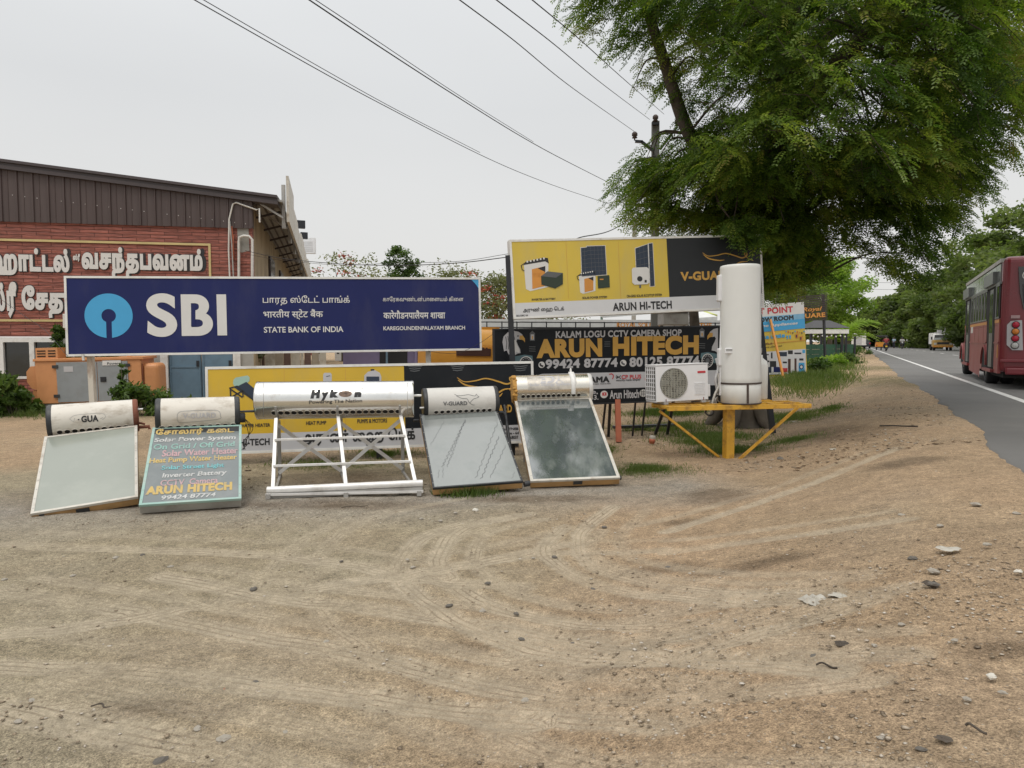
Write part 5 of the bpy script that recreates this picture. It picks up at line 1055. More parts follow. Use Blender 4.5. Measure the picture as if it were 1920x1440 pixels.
MB().tube([fG.P(1.83, H_ + .05, -.4), fG.P(1.83, H_ + .22, -.4)], .05, 8).build('exhaust', M['orange'], r)

# low sheds and houses in the gap behind the signs
def frameY(x0, y0, x1, y1, Y0, Y1, z0=None, z1=None):
    f = Frame(at(x0, y0, Y0), at(x1, y0 + 0, Y1), at(x1, y1, Y1), at(x0, y1, Y0)); return f
fF = Frame(Vector((-7.3, 20.2, 2.15)), Vector((-5.3, 20.7, 2.15)), Vector((-5.3, 20.7, 0)), Vector((-7.3, 20.2, 0)))
r = thing('sheet_fence', 'fence of mismatched upright tin and timber sheets seen under the blue sign', 'fence', (-6.3, 20.4, 0)); a = 0.
for k, (wd, m_) in enumerate(((.25, 'sheet'), (.1, 'sheet_b'), (.28, 'sheet_p'), (.22, 'sheet'), (.2, 'sheet_b'), (.26, 'sheet_p'), (.1, 'sheet_p'), (.2, 'sheet_b'), (.22, 'sheet'), (.2, 'sheet_p'))):
    MB().fbox(fF, a + .01, a + wd - .01, 0, 2.0 + .12 * (k % 3), -.03, .01 * (k % 2)).build('sheet', M[m_], r); a += wd
MB().fbox(fF, 0, a, 1.5, 1.56, .012, .04).build('rail', M['alu_d'], r)
fP = Frame(Vector((-6.1, 26.0, 2.4)), Vector((-2.9, 26.6, 2.4)), Vector((-2.9, 26.6, 0)), Vector((-6.1, 26.0, 0)))
r = thing('lilac_house', 'low lilac painted house with white framed windows, glimpsed between two signboards', 'house', (-4.5, 26.3, 0))
MB().fbox(fP, 0, fP.w, 0, 2.4, -5, 0).build('wall', M['purple'], r); MB().fbox(fP, -.3, fP.w + .3, 2.4, 2.55, -5.3, .5).build('roof', M['greywall'], r)
MB().fbox(fP, 1.3, 2.3, 0, 1.95, -.01, .03).build('door', mat('dark_doorway', (.02, .02, .022), .8), r)
for x0, x1 in ((593, 609), (628, 640)):
    a0, a1 = fP.px(x0, 670)[0], fP.px(x1, 670)[0]; wo = MB().fbox(fP, a0, a1, .9, 1.9, .0, .05).build('window', M['white'], r); MB().fbox(fP, a0 + .07, a1 - .07, 1.15, 1.83, .05, .055).build('pane', M['glassdark'], wo)
a0 = fP.px(583, 670)[0]; mb = MB().fbox(fP, a0, a0 + .13, 1.1, 1.6, .0, .03); mb.build('notice', M['red_v'], r)
MB().fbox(fP, fP.w - .7, fP.w - .62, 0, 2.4, 0, .2).build('pillar', M['purple'], r); MB().tube([fP.P(1.55, 0, .5), fP.P(1.55, 2.3, .5)], .04, 8).build('pipe', M['bluedoor'], r)
fO = Frame(at(803, 612, 14.2), at(935, 616, 14.6), at(935, 735, 14.6), at(803, 735, 14.2)); fO.o.z = 0
r = thing('roadside_stall', 'orange painted stall with rounded awning and dark brown name board', 'stall', (fO.P(.7, 0).x, fO.P(.7, 0).y, 0)); ho = 1.92
MB().fbox(fO, 0, 1.5, 0, ho, -1.5, -.3).build('body', M['orange_st'], r); mb = MB(); N = 12; vs = []
for k in range(N + 1):
    t = math.pi / 2 * k / N; vs += [fO.P(-.02, 1.25 - .0 + .62 * math.cos(t) - .0, -.3 + .42 * math.sin(t)), fO.P(1.5, 1.25 + .62 * math.cos(t), -.3 + .42 * math.sin(t))]
mb.add(vs, [(2 * k, 2 * k + 2, 2 * k + 3, 2 * k + 1) for k in range(N)], 0, True); mb.fbox(fO, -.02, 1.5, .95, 1.25, -.3, .12); mb.build('awning', M['orange_st'], r)
a0, b0 = fO.px(858, 656); MB().fbox(fO, a0 - .05, a0 + .65, 1.33, 1.5, .06, .14).build('name_board', M['brown_st'], r); mb = MB(); fO.text(mb, 'HOTEL', 880, 647, 653, 925, 0, .145, bold=.03); mb.build('lettering', M['orange_v'], r)
# terrace with railing and orange roof letters
fT_ = Frame(Vector((-1.2, 21.6, 2.15)), Vector((7.6, 23.2, 2.15)), Vector((7.6, 23.2, 0)), Vector((-1.2, 21.6, 0)))
r = thing('hotel_terrace', 'long low terrace with white coping, black railing and orange name letters behind the black sign', 'building', (3, 22.4, 0))
MB().fbox(fT_, 0, fT_.w, 0, 1.86, -3, 0).build('wall', M['blackplastic'], r); MB().fbox(fT_, -.05, fT_.w, 2.0, 2.3, -1.2, -1.0).build('coping', M['canopy'], r)
mb = MB(); 
for k in range(20): a = k * .46; MB().bar(fT_.P(a, 1.86, -.05), fT_.P(a, 2.2, -.05), .035, .035, up=(0, 1, 0)).build('rail_post', M['blacksteel'], r)
for b in (2.02, 2.18): MB().bar(fT_.P(0, b, -.05), fT_.P(fT_.w, b, -.05), .03, .03).build('rail', M['blacksteel'], r)
lettering(fT_, r, M['orange_v'], [('ROYAL SQUARE', 1156, 605, 615, 1240, dict(bold=.03)), ('THE', 1310, 606, 614, 1334, dict(bold=.03))], .02, 'letters')
for x0, x1, y0, y1, m_, Y, lb in ((1130, 1230, 596, 588, 'canopy', 26, 'white tensile canopy roof behind the black sign, left one'), (1270, 1345, 586, 596, 'canopy_y', 27, 'lime green canopy roof behind the tall white tank'), (1268, 1345, 606, 600, 'canopy', 24, 'white sloping canopy low beside the rail behind the tank')):
    a, b = at(x0, y0, Y), at(x1, y1, Y + .6); t = thing('canopy', lb, 'canopy', (a.x, a.y, 0)); MB().box8([a, b, b + Vector((-.3, 3, .5)), a + Vector((-.3, 3, .5)), a + Vector((0, 0, .12)), b + Vector((0, 0, .12)), b + Vector((-.3, 3, .62)), a + Vector((-.3, 3, .62))]).build('roof', M[m_], t)
    for q in (a, b): MB().bar((q.x, q.y + .3, 0), (q.x, q.y + .3, q.z + .05), .08, .08, up=(0, 1, 0)).build('post', M['teal_l'], t)
p = at(1262, 600, 19.5); r = thing('rooftop_machine', 'weathered grey machine box under the high yellow sign', 'machine', (p.x, p.y, 0)); MB().box(p + Vector((0, 0, .02)), (.72, .5, .34), .1).build('box', M['alu_d'], r, bevel=.03); MB().box(p + Vector((0, 0, .22)), (.8, .55, .05), .1).build('lid', M['blackplastic'], r)
for dx in (-.3, .3): MB().bar((p.x + dx, p.y, 0), (p.x + dx, p.y, p.z - .14), .06, .06, up=(0, 1, 0)).build('leg', M['blacksteel'], r)
p = at(1303, 600, 18.5); r = thing('stump_post', 'short dark brown leaning post beside the grey machine box', 'post', (p.x, p.y, 0)); MB().tube([(p.x + .08, p.y, 0), (p.x + .03, p.y, 1.6), (p.x - .05, p.y, 2.5)], [.15, .14, .12], 10).build('shaft', M['bark'], r)

# appliance shop hoarding by the roadside
fH = Frame(at(1405, 575, 27.4), at(1509, 566, 28.4), at(1515, 702, 28.4), at(1409, 713, 27.4))
r = sign_thing(fH, 'tall faded blue and yellow appliance shop hoarding propped by an orange pole', name='hoarding'); MB().fbox(fH, 0, fH.w, 0, fH.h, -.08, 0).build('panel', M['yellow_pale'], r)
mb = MB(); B_ = lambda y: fH.px(1480, y)[1]
frect(mb, fH, 0, B_(590), fH.w, fH.h, 0, .01); frect(mb, fH, 0, B_(618), fH.w, B_(600), 1, .01); frect(mb, fH, 0, B_(600), fH.w, B_(590), 4, .01)
q = [fH.px(1432, 660), fH.px(1510, 654), fH.px(1511, 700), fH.px(1432, 703)]; mb.add([fH.P(a, b, .012) for a, b in q[::-1]], [(0, 1, 2, 3)], 2); frect(mb, fH, 0, B_(641.5), fH.w, B_(640), 3, .012)
mb.build('print', [M['letter'], M['skyblue'], M['white_sign'], M['orange_st'], mat('fading_blue_vinyl', (.2, .42, .6), .45)], r)
lettering(fH, r, M['red_v'], [('BRIGHT POINT', 1375, 582, 594, 1487, dict(bold=.04))], .015)
lettering(fH, r, M['ink'], [('SHOW ROOM', 1408, 597, 606, 1488, dict(bold=.05))], .015); lettering(fH, r, M['letter'], [('Home Appliances', 1410, 610, 617, 1496, dict(bold=.03, shear=.2))], .015)
lettering(fH, r, M['skyblue'], [('வாங்க பாங்க', 1412, 630, 638, 1472, dict(bold=.07)), ('!!', 1474, 629, 636, 1483, dict(bold=.05))], .015)
lettering(fH, r, M['ink'], [('எங்களிடம் :', 1420, 644, 648, 1450, dict(bold=.02)), ('கிடைக்கும் பொருட்கள் :', 1420, 651, 655, 1468, dict(bold=.02))], .015)
mb = MB()
for x0, y0, x1, y1, m_ in ((1459, 660, 1475, 668, 1), (1477, 657, 1486, 664, 0), (1477, 673, 1482, 699, 2), (1482, 673, 1489, 697, 6), (1489, 672, 1493, 699, 2), (1497, 680, 1508, 697, 3), (1443, 677, 1455, 688, 0), (1450, 688, 1463, 698, 4), (1445, 661, 1448, 672, 0), (1467, 678, 1475, 681, 0), (1498, 672, 1506, 676, 0), (1434, 664, 1441, 666, 0), (1489, 661, 1502, 664, 0), (1504, 656, 1509, 662, 3), (1466, 690, 1476, 698, 5), (1436, 676, 1442, 679, 0), (1437, 688, 1446, 699, 1)): fH.rect(mb, x0, y0, x1, y1, m_, .015)
fH.oval(mb, 1502, 688, 4, 4.5, 4, .018); fH.oval(mb, 1502, 688, 2.4, 2.8, 6, .02)
for k in range(9): x = 1472 + k * 4.2; fH.poly(mb, [(x, 620 + (k % 4)), (x + 3, 620.5 + (k % 4)), (x + 1.5, 624 + (k % 4))], (3, 5, 7, 4)[k % 4], .015)
for x, y in ((1493, 627), (1501, 631)): fH.poly(mb, [(x - 3, y), (x + 4, y - 2), (x + 3, y + 6), (x - 1, y + 8)], 7, .016); fH.rect(mb, x - 1, y + 1, x + 1, y + 6, 4, .018)
mb.build('product_pictures', [M['ink'], M['dblue'], M['brown_st'], M['skyblue'], M['navy'], M['red_v'], M['letter'], M['orange_v']], r)
for a in (.1, fH.w - .1): p = fH.P(a, .1, -.12); MB().bar((p.x, p.y, -.1), fH.P(a, fH.h, -.12), .09, .09, up=(0, 1, 0)).build('post', M['blacksteel'], r)
g0 = at(1471, 704, 26.6); MB().bar((g0.x, g0.y, .1), fH.P(*fH.px(1443, 599), .04), .07, .07).build('prop', M['orange_v'], r)
# pavilion, green wall and the slatted name sign further on
fN = Frame(at(1498, 556, 41.5), at(1552, 551, 42.5), at(1552, 601, 42.5), at(1498, 603, 41.5))
r = sign_thing(fN, 'dark slatted sign with orange capital letters beyond the hoarding', name='slatted_sign')
for k in range(14): b = fN.h * k / 14; MB().fbox(fN, 0, fN.w, b, b + fN.h / 22, -.06, 0).build('slat', M['slat'], r)
MB().fbox(fN, .1, .2, -3., fN.h, -.16, -.06).build('post', M['blacksteel'], r); MB().fbox(fN, fN.w - .25, fN.w - .12, -3., fN.h, -.16, -.06).build('post', M['blacksteel'], r)
lettering(fN, r, M['orange_v'], [('SQUARE', 1488, 589.5, 600, 1547, dict(bold=.04)), ('Royal', 1504, 577, 587, 1541, dict(bold=.02, shear=.3))], .03, 'letters')
p0 = at(1540, 650, 46); r = thing('pavilion', 'open pavilion with grey tiled roof, white beam and black posts', 'pavilion', (p0.x, p0.y, .3)); cx_, cy_ = p0.x, p0.y
hw_, hd_ = 1.25, 1.2; zb = 1.6 + (640 - 622) * 46 / FPX; za = 1.6 + (640 - 601) * 46 / FPX
mb = MB(); vs = [(cx_ - hw_, cy_ - hd_, zb + .22), (cx_ + hw_, cy_ - hd_, zb + .22), (cx_ + hw_, cy_ + hd_, zb + .22), (cx_ - hw_, cy_ + hd_, zb + .22), (cx_ - .5, cy_, za), (cx_ + .5, cy_, za)]
mb.add(vs, [(0, 1, 5, 4), (1, 2, 5), (2, 3, 4, 5), (3, 0, 4), (3, 2, 1, 0)]); mb.build('roof', M['tile'], r); MB().box((cx_, cy_, zb), (2 * hw_ - .1, 2 * hd_ - .1, .26)).build('beam', M['white'], r)
for dx in (-1.1, -.45, .45, .85, 1.1): MB().box((cx_ + dx, cy_ - 1.0, (zb + .2) / 2 + .1), (.12, .12, zb - .3)).build('post', M['blacksteel'], r)
for k in range(8): MB().lathe((cx_ - 1.0 + .28 * k, cy_ - 1.15, zb - .33 - .05 * (k % 2)), (0, 0, 1), [(0, .01), (.03, .05), (.08, .05), (.12, .01)], 8).build('bulb', M['letter'], r)
p0 = at(1500, 660, 42); p1 = at(1600, 656, 47); r = thing('green_wall', 'low dark green painted block wall in front of the pavilion', 'wall', (p0.x, p0.y, .3)); a, b = Vector((p0.x, p0.y, .2)), Vector((p1.x, p1.y, .2)); d = (b - a).normalized()
for k in range(4):
    for j in range(12): q = (j + (.5 if k % 2 else 0)) / 12; L_ = (b - a).length / 12; c = a.lerp(b, q) + Vector((0, 0, .17 + .3 * k)); MB().bar(c - d * L_ * .49, c + d * L_ * .49, .22, .285).build('block', M['green_w'], r)
g = at(1602, 668, 46); r = thing('gate_post', 'thin dark post at the end of the green wall', 'post', (g.x, g.y, .3)); MB().bar((g.x, g.y, .2), (g.x, g.y, 1.9), .1, .1, up=(0, 1, 0)).build('shaft', M['blacksteel'], r)

# ---------------------------------------------------------------- poles and wires
def wire(pts, Y0, Y1, rd, label, group='overhead wires'):
    q = [Vector(p) for p in smooth_pts([Vector(p) for p in pts], 8)]; d = [0.]
    for a, b in zip(q[:-1], q[1:]): d.append(d[-1] + (b - a).length)
    P = [at(p.x, p.y, 1 / ((1 - t / d[-1]) / Y0 + t / d[-1] / Y1)) for p, t in zip(q, d)]
    if P[0].y < 8 and P[0].z > 3: P = [P[0] + (P[0] - P[1]).normalized() * 12] + P
    o = MB().tube(P, rd * .55, 5).build('overhead_wire', M['cable']); tag(o, label, 'wire', group)
YP = 21.
wire([(365, 0), (600, 133), (730, 203), (900, 290), (1020, 341), (1150, 385)], 7.0, YP, .010, 'lowest thin wire sloping down from top left to the tree')
wire([(382, 0), (600, 126), (740, 204), (900, 286)], 7.0, 13.5, .008, 'thin wire running close along the lowest wire')
wire([(580, 0), (700, 80), (850, 177), (1000, 269), (1160, 352)], 7.0, YP, .013, 'wire second from left at the top of the sky')
wire([(592, 0), (705, 75), (850, 172), (1000, 266)], 7.0, 15, .008, 'thin twin strand beside the second wire')
wire([(862, 0), (960, 73), (1060, 155), (1190, 247)], 7.5, YP, .012, 'wire reaching the left insulator of the pole')
wire([(931, 0), (1030, 76), (1120, 150), (1218, 224)], 7.5, YP, .012, 'wire reaching the top of the pole')
wire([(998, 0), (1080, 68), (1160, 140), (1245, 214)], 7.5, YP, .012, 'rightmost wire, vanishing into the tree leaves')
wire([(1197, 403), (1140, 434), (1085, 446), (1062, 462)], YP, 15, .022, 'thick service cable dropping behind the high yellow sign')
wire([(460, 470), (520, 483), (600, 492), (690, 497), (780, 497), (870, 492), (952, 482)], 18.6, 10.95, .013, 'black cable from the hotel corner to the post of the high sign')
wire([(470, 478), (530, 488), (640, 497), (740, 493), (860, 490), (952, 476)], 18.6, 10.95, .007, 'thin strand looped beside the black cable')
wire([(803, 658), (830, 662), (862, 661), (900, 643), (930, 622)], 10.9, 11.2, .006, 'thin grey wire looping from the blue sign to the black sign')
wire([(0, 560), (45, 592), (85, 620), (120, 660), (127, 667)], 12, 10.0, .006, 'pale thin wire slanting to the corner of the blue sign')
wire([(1600, 527), (1660, 530), (1720, 527), (1790, 519)], 75, 90, .03, 'upper thin wire across the road gap'); wire([(1600, 541), (1680, 543), (1740, 539)], 75, 90, .03, 'lower thin wire across the road gap')
pb = at(1228, 640, YP); r = thing('utility_pole', 'concrete electricity pole with steel arms, half hidden in the big tree', 'pole', (pb.x, pb.y, .1))
MB().bar((pb.x, pb.y, 0), at(1229, 228, YP), .2, .17, up=(0, 1, 0)).build('shaft', mat('dark_pole_concrete', (.12, .12, .11), .9, var=.2, bump=.2), r)
for (x0, y0), (x1, y1) in (((1191, 265), (1204, 266)), ((1202, 265), (1226, 284)), ((1268, 240), (1238, 280)), ((1191, 302), (1230, 295)), ((1222, 232), (1236, 232))): MB().bar(at(x0, y0, YP - .15), at(x1, y1, YP - .15), .09, .07).build('arm', M['blacksteel'], r)
for x, y in ((1190, 254), (1270, 231), (1229, 222)): p = at(x, y, YP - .15); MB().lathe(p - Vector((0, 0, .14)), (0, 0, 1), [(0, .02), (.06, .02), (.07, .08), (.11, .05), (.13, .08), (.2, .08), (.24, .04), (.25, .001)], 12).build('insulator', M['strap'], r)
p = at(1195, 304, YP - .15); MB().tube([p, p - Vector((0, 0, .12))], .02, 6).build('hanger', M['blacksteel'], r); MB().lathe(p - Vector((-.02, 0, .38)), (0, 0, 1), [(0, .02), (.04, .07), (.1, .04), (.14, .07), (.2, .04), (.24, .06), (.28, .02)], 12).build('insulator', M['strap'], r)
MB().tube([p - Vector((-.03, 0, .38)), at(1198, 345, YP - .15)], .01, 5).build('jumper', M['cable'], r)
p = at(1190, 412, 46); r = thing('utility_pole', 'distant grey pole just above the high yellow sign', 'pole', (p.x, p.y, 0)); MB().bar((p.x, p.y, 0), p, .25, .2, up=(0, 1, 0)).build('shaft', M['concrete'], r); MB().bar(p + Vector((-.5, 0, -.3)), p + Vector((.5, 0, -.3)), .1, .08).build('arm', M['blacksteel'], r)

# ---------------------------------------------------------------- the big roadside tree
M['leaf_main'] = leafmat('feathery_leaf', [(.036, .07, .017), (.078, .135, .026), (.14, .205, .036), (.25, .305, .05), (.28, .22, .08)], .52)
def pip(poly, x, y):
    n = len(poly); c = np.zeros(len(x), bool)
    for i in range(n):
        (x0, y0), (x1, y1) = poly[i], poly[(i + 1) % n]; k = ((y0 > y) != (y1 > y)) & (x < (x1 - x0) * (y - y0) / (y1 - y0 + 1e-12) + x0); c ^= k
    return c
def pdist(poly, x, y):
    d = np.full(len(x), 1e9)
    for i in range(len(poly)):
        (x0, y0), (x1, y1) = poly[i], poly[(i + 1) % len(poly)]; dx, dy = x1 - x0, y1 - y0; t = np.clip(((x - x0) * dx + (y - y0) * dy) / (dx * dx + dy * dy + 1e-9), 0, 1); d = np.minimum(d, np.hypot(x - x0 - t * dx, y - y0 - t * dy))
    return d
def fronds(P0, D, Ln, tint, pairs, lw, droop=.45):
    """feather leaves: P0 base points, D unit directions, Ln lengths -> vertices, quads, tint"""
    n = len(P0); up = np.array([0, 0, 1.]); S = np.cross(D, up); S /= np.linalg.norm(S, axis=1)[:, None] + 1e-9; roll = RNG.normal(0, .35, n)
    N = np.cross(S, D); S = S * np.cos(roll)[:, None] + N * np.sin(roll)[:, None]
    Vs = []; Ts = []
    for k in range(pairs):
        t = (k + .7) / pairs; c = P0 + D * (Ln * t)[:, None] - up * (Ln * droop * t * t)[:, None]; tang = D - up * (2 * droop * t); tang /= np.linalg.norm(tang, axis=1)[:, None]
        ll = Ln * .29 * (1 - .55 * abs(t - .45))
        for sg in (-1, 1):
            a = S * sg * .88 + tang * .5 - up * .12 + RNG.normal(0, .1, (n, 3)); a /= np.linalg.norm(a, axis=1)[:, None]
            b = tang * lw; m_ = c + a * (ll * .5)[:, None]; tip = c + a * ll[:, None]
            Vs.append(np.stack([c, m_ + b, tip, m_ - b], 1)); Ts.append(tint + RNG.normal(0, .06, n))
    V = np.concatenate(Vs).reshape(-1, 3); F_ = np.arange(len(V)).reshape(-1, 4); return V, F_, np.concatenate(Ts)
TREE = [(1040, -340), (1030, -150), (1048, 0), (1086, 62), (1140, 92), (1200, 112), (1228, 160), (1246, 205), (1205, 226), (1180, 245), (1205, 262), (1225, 300), (1205, 330), (1150, 360), (1150, 402), (1190, 418), (1260, 440), (1425, 446), (1436, 520), (1436, 556), (1498, 528), (1545, 515), (1548, 465), (1600, 448), (1640, 452), (1675, 505), (1700, 532), (1755, 508), (1800, 435), (1845, 365), (1885, 310), (1925, 285), (1990, 220), (2150, -40), (2150, -340)]
base = gnd(1392, 795, .04); TY = base.y
r = thing('big_tree', 'huge dark green feathery roadside tree hanging over the high yellow sign and the road edge', 'tree', (base.x, base.y, 0))
def tp(x, y, dy=0.): return at(x, y, TY + dy)
LIMBS = []
def limb(pts, r0, r1, n=12): 
    q = smooth_pts(pts, 8); rs = [r0 + (r1 - r0) * i / (len(q) - 1) for i in range(len(q))]; LIMBS.append((q, rs)); return q, rs
fork = tp(1416, 415)
tr_ = MB()
q = smooth_pts([base + Vector((0, 0, -.1)), base + Vector((0, 0, .12)), base + Vector((.0, 0, .5)), tp(1390, 640), tp(1398, 520), fork], 8); rs = [.60, .56, .51, .46, .42, .39, .37, .36] + [.34] * 100
tr_.tube(q, rs[:len(q)], 20)
for k in range(5):
    a = k * 1.25 + .3; d = Vector((math.cos(a), math.sin(a), 0)); tr_.tube([base + d * .34 + Vector((0, 0, .4)), base + d * .5 + Vector((0, 0, .1)), base + d * .66 + Vector((0, 0, -.08))], [.13, .13, .07], 8)
tr_.build('trunk', M['bark_l'], r)
for pts, r0, r1 in (([fork, tp(1462, 260, .2), tp(1474, 100, .3), tp(1480, -120, .5), tp(1470, -330, .6)], .36, .12), ([tp(1414, 450), tp(1360, 350, -.4), tp(1292, 250, -.5), tp(1244, 110, -.4), tp(1190, -60, -.2), tp(1150, -250, .3)], .17, .06), ([tp(1462, 260, .2), tp(1560, 130, -1.2), tp(1660, 20, -2.2), tp(1740, -140, -2.6)], .2, .06),
    ([fork, tp(1540, 330, .8), tp(1650, 250, 1.6), tp(1790, 200, 2.2)], .18, .05), ([tp(1416, 440), tp(1500, 400, .5), tp(1580, 350, .9), tp(1690, 330, 1.2)], .12, .03), ([tp(1402, 510), tp(1350, 430, .8), tp(1260, 390, 1.2), tp(1190, 385, 1.4)], .12, .03), ([tp(1470, 150, .3), tp(1560, 60, 1.6), tp(1680, 0, 2.6), tp(1850, -60, 3.0)], .17, .05), ([tp(1398, 530), tp(1470, 530, .7), tp(1520, 530, 1.0)], .1, .03), ([tp(1474, 100, .3), tp(1400, 0, -1.5), tp(1330, -140, -2)], .15, .05)):
    q, rs = limb(pts, r0, r1); MB().tube(q, rs, 10).build('limb', M['bark'], r)
LP = np.array([p[:] for q, rs in LIMBS for p in q]); LR = np.array([v for q, rs in LIMBS for v in rs])
# drooping sprays fill the crown
NT = 4300; cand = RNG.uniform([1030, -340], [2150, 600], (30000, 2)); ok = pip(TREE, cand[:, 0], cand[:, 1]); cand = cand[ok]; ed = pdist(TREE, cand[:, 0], cand[:, 1])
keep = RNG.random(len(cand)) < np.clip(.35 + ed / 90, 0, 1); cand, ed = cand[keep], ed[keep]
low = cand[:, 1] > 330; low2 = (cand[:, 1] > 430) & (cand[:, 0] < 1560); extra_ = np.concatenate([np.repeat(cand[low], 1, 0), np.repeat(cand[low2], 3, 0)]); ed = np.concatenate([ed, np.repeat(ed[low], 1), np.repeat(ed[low2], 3)]); cand = np.concatenate([cand, extra_ + RNG.normal(0, 6, extra_.shape)]); pm = RNG.permutation(len(cand)); cand, ed = cand[pm], ed[pm]
wisp = (cand[:, 0] > 1590) & (cand[:, 1] > 415); kw = ~wisp | (RNG.random(len(cand)) < .3); cand, ed = cand[kw], ed[kw]
inframe = (cand[:, 1] > -60) & (cand[:, 0] < 1980); keep = inframe | (RNG.random(len(cand)) < .3); cand, ed = cand[keep][:NT], ed[keep][:NT]
wp = []
for (x0, y0), (x1, y1) in zip(TREE[:-1], TREE[1:]):
    Ls = math.hypot(x1 - x0, y1 - y0); nx_, ny_ = -(y1 - y0) / Ls, (x1 - x0) / Ls
    if max(y0, y1) < -80 or min(x0, x1) > 1950: continue
    for k in range(int(Ls / 11)): t = RNG.random(); o_ = RNG.uniform(2, 34) * RNG.random(); wp.append((x0 + (x1 - x0) * t + nx_ * o_, y0 + (y1 - y0) * t + ny_ * o_))
wp = np.array(wp); lt = RNG.random(34); lq = np.array([(1437, 460), (1370, 350), (1292, 250), (1244, 110), (1190, -60)], float); wx_ = np.concatenate([np.stack([RNG.uniform(1428, 1490, 56), RNG.uniform(440, 545, 56)], 1), np.stack([np.interp(lt * 4, range(5), lq[:, 0]) + RNG.normal(5, 26, 34), np.interp(lt * 4, range(5), lq[:, 1]) + RNG.normal(25, 26, 34)], 1)]); ncore = len(cand); cand = np.concatenate([cand, wp, wx_]); ed = np.concatenate([ed, np.full(len(wp), 4.), np.full(90, 20.)])
ncore0 = len(cand) - len(wp) - 90; hol = fbm(cand[:, 0] + 2000, cand[:, 1] + 2000, 130, 411, 3); hol2 = fbm(cand[:, 0] + 500, cand[:, 1] + 900, 48, 431, 3); kk = ((hol > .41) & (hol2 > .36)) | (RNG.random(len(cand)) < .22) | (np.arange(len(cand)) >= ncore0); fr_mask = (np.arange(len(cand)) >= len(cand) - 90)[kk]; cand, ed = cand[kk], ed[kk]
clump = vnoise(cand[:, 0] + 1000, cand[:, 1] + 1000, 95, 401) * .6 + vnoise(cand[:, 0] + 1000, cand[:, 1] + 1000, 45, 402) * .4
kp = ~((cand[:, 0] > 1172) & (cand[:, 0] < 1264) & (cand[:, 1] > 205) & (cand[:, 1] < 325) & (RNG.random(len(cand)) < .8)); cand, ed, clump, fr_mask = cand[kp], ed[kp], clump[kp], fr_mask[kp]
half = np.clip(ed / 130, .25, 1) * 3.8; dyy = RNG.uniform(-1, 1, len(cand)) * half
dyy = np.where(cand[:, 1] > 380, np.clip(dyy, -1.0 , 3.5), dyy)
nearbit = (cand[:, 0] > 1360) & (cand[:, 0] < 1440) & (cand[:, 1] > 430) & (cand[:, 1] < 490); dyy = np.where(nearbit & (RNG.random(len(cand)) < .5), -2.3, dyy)
dyy = np.where((cand[:, 0] > 1480) & (cand[:, 1] < 330), dyy * 1.0 - .9, dyy)
dyy = np.where(fr_mask, RNG.uniform(-1.2, -.5, len(cand)), dyy)
tips = np.array([at(x, y, TY + d)[:] for (x, y), d in zip(cand, dyy)])
axis = np.array([tp(1450, 250)[:]]); out_ = tips - np.stack([np.full(len(tips), axis[0, 0]), np.full(len(tips), axis[0, 1]), tips[:, 2]], 1); out_ /= np.linalg.norm(out_, axis=1)[:, None] + 1e-6
ang = RNG.normal(0, .7, len(tips)); ca, sa = np.cos(ang), np.sin(ang); out_ = np.stack([out_[:, 0] * ca - out_[:, 1] * sa, out_[:, 0] * sa + out_[:, 1] * ca, np.zeros(len(tips))], 1)
TL_ = RNG.uniform(.55, 1.05, len(tips)) * np.where(cand[:, 1] > 400, .75, 1); drop = RNG.uniform(.3, .8, len(tips)) * np.where(cand[:, 1] > 400, .6, 1)
start = tips - out_ * (TL_ * .8)[:, None] + np.array([0, 0, 1.]) * (TL_ * drop)[:, None]
K_ = 13; P0 = []; D_ = []; L_ = []; T_ = []
for k in range(K_):
    t = (k + .6) / K_; c = start + (tips - start) * t + np.array([0, 0, 1.]) * (TL_ * .22 * 4 * t * (1 - t))[:, None]
    side = np.stack([-out_[:, 1], out_[:, 0], np.zeros(len(tips))], 1) * (1 if k % 2 else -1)
    d = out_ * .75 + side * (.8 - .5 * t) + np.array([0, 0, -.18]) + RNG.normal(0, .22, (len(tips), 3)); d /= np.linalg.norm(d, axis=1)[:, None]
    P0.append(c); D_.append(d); L_.append(RNG.uniform(.2, .36, len(tips)) * (1 - .25 * t)); T_.append(np.clip(-.12 + 1.1 * clump + RNG.normal(0, .14, len(tips)), 0, .86) + np.where(RNG.random(len(tips)) < .025, .3, 0))
V, F_, tt = fronds(np.concatenate(P0), np.concatenate(D_), np.concatenate(L_), np.concatenate(T_), 6, .019)
np_mesh('crown', V, F_, M['leaf_main'], r, tint=np.clip(tt, 0, 1))
tw = MB()
for i in range(len(tips)):
    if i % 2 == 0: continue
    a, b = Vector(start[i]), Vector(tips[i]); tw.tube([a, a.lerp(b, .5) + Vector((0, 0, TL_[i] * .22)), b], [.008, .006, .003], 3, cap=False, smooth=False)
for i in range(0, len(tips), 9):
    j = np.argmin(((LP - start[i]) ** 2).sum(1)); a = Vector(LP[j]); b = Vector(start[i]); 
    if (b - a).length < 2.6: tw.tube(smooth_pts([a, a.lerp(b, .5) + Vector((RNG.normal(0, .12), RNG.normal(0, .12), .25)), b], 4), list(np.linspace(min(.028, LR[j]), .006, 9)), 5, cap=False)
tw.build('twigs', M['bark'], r)

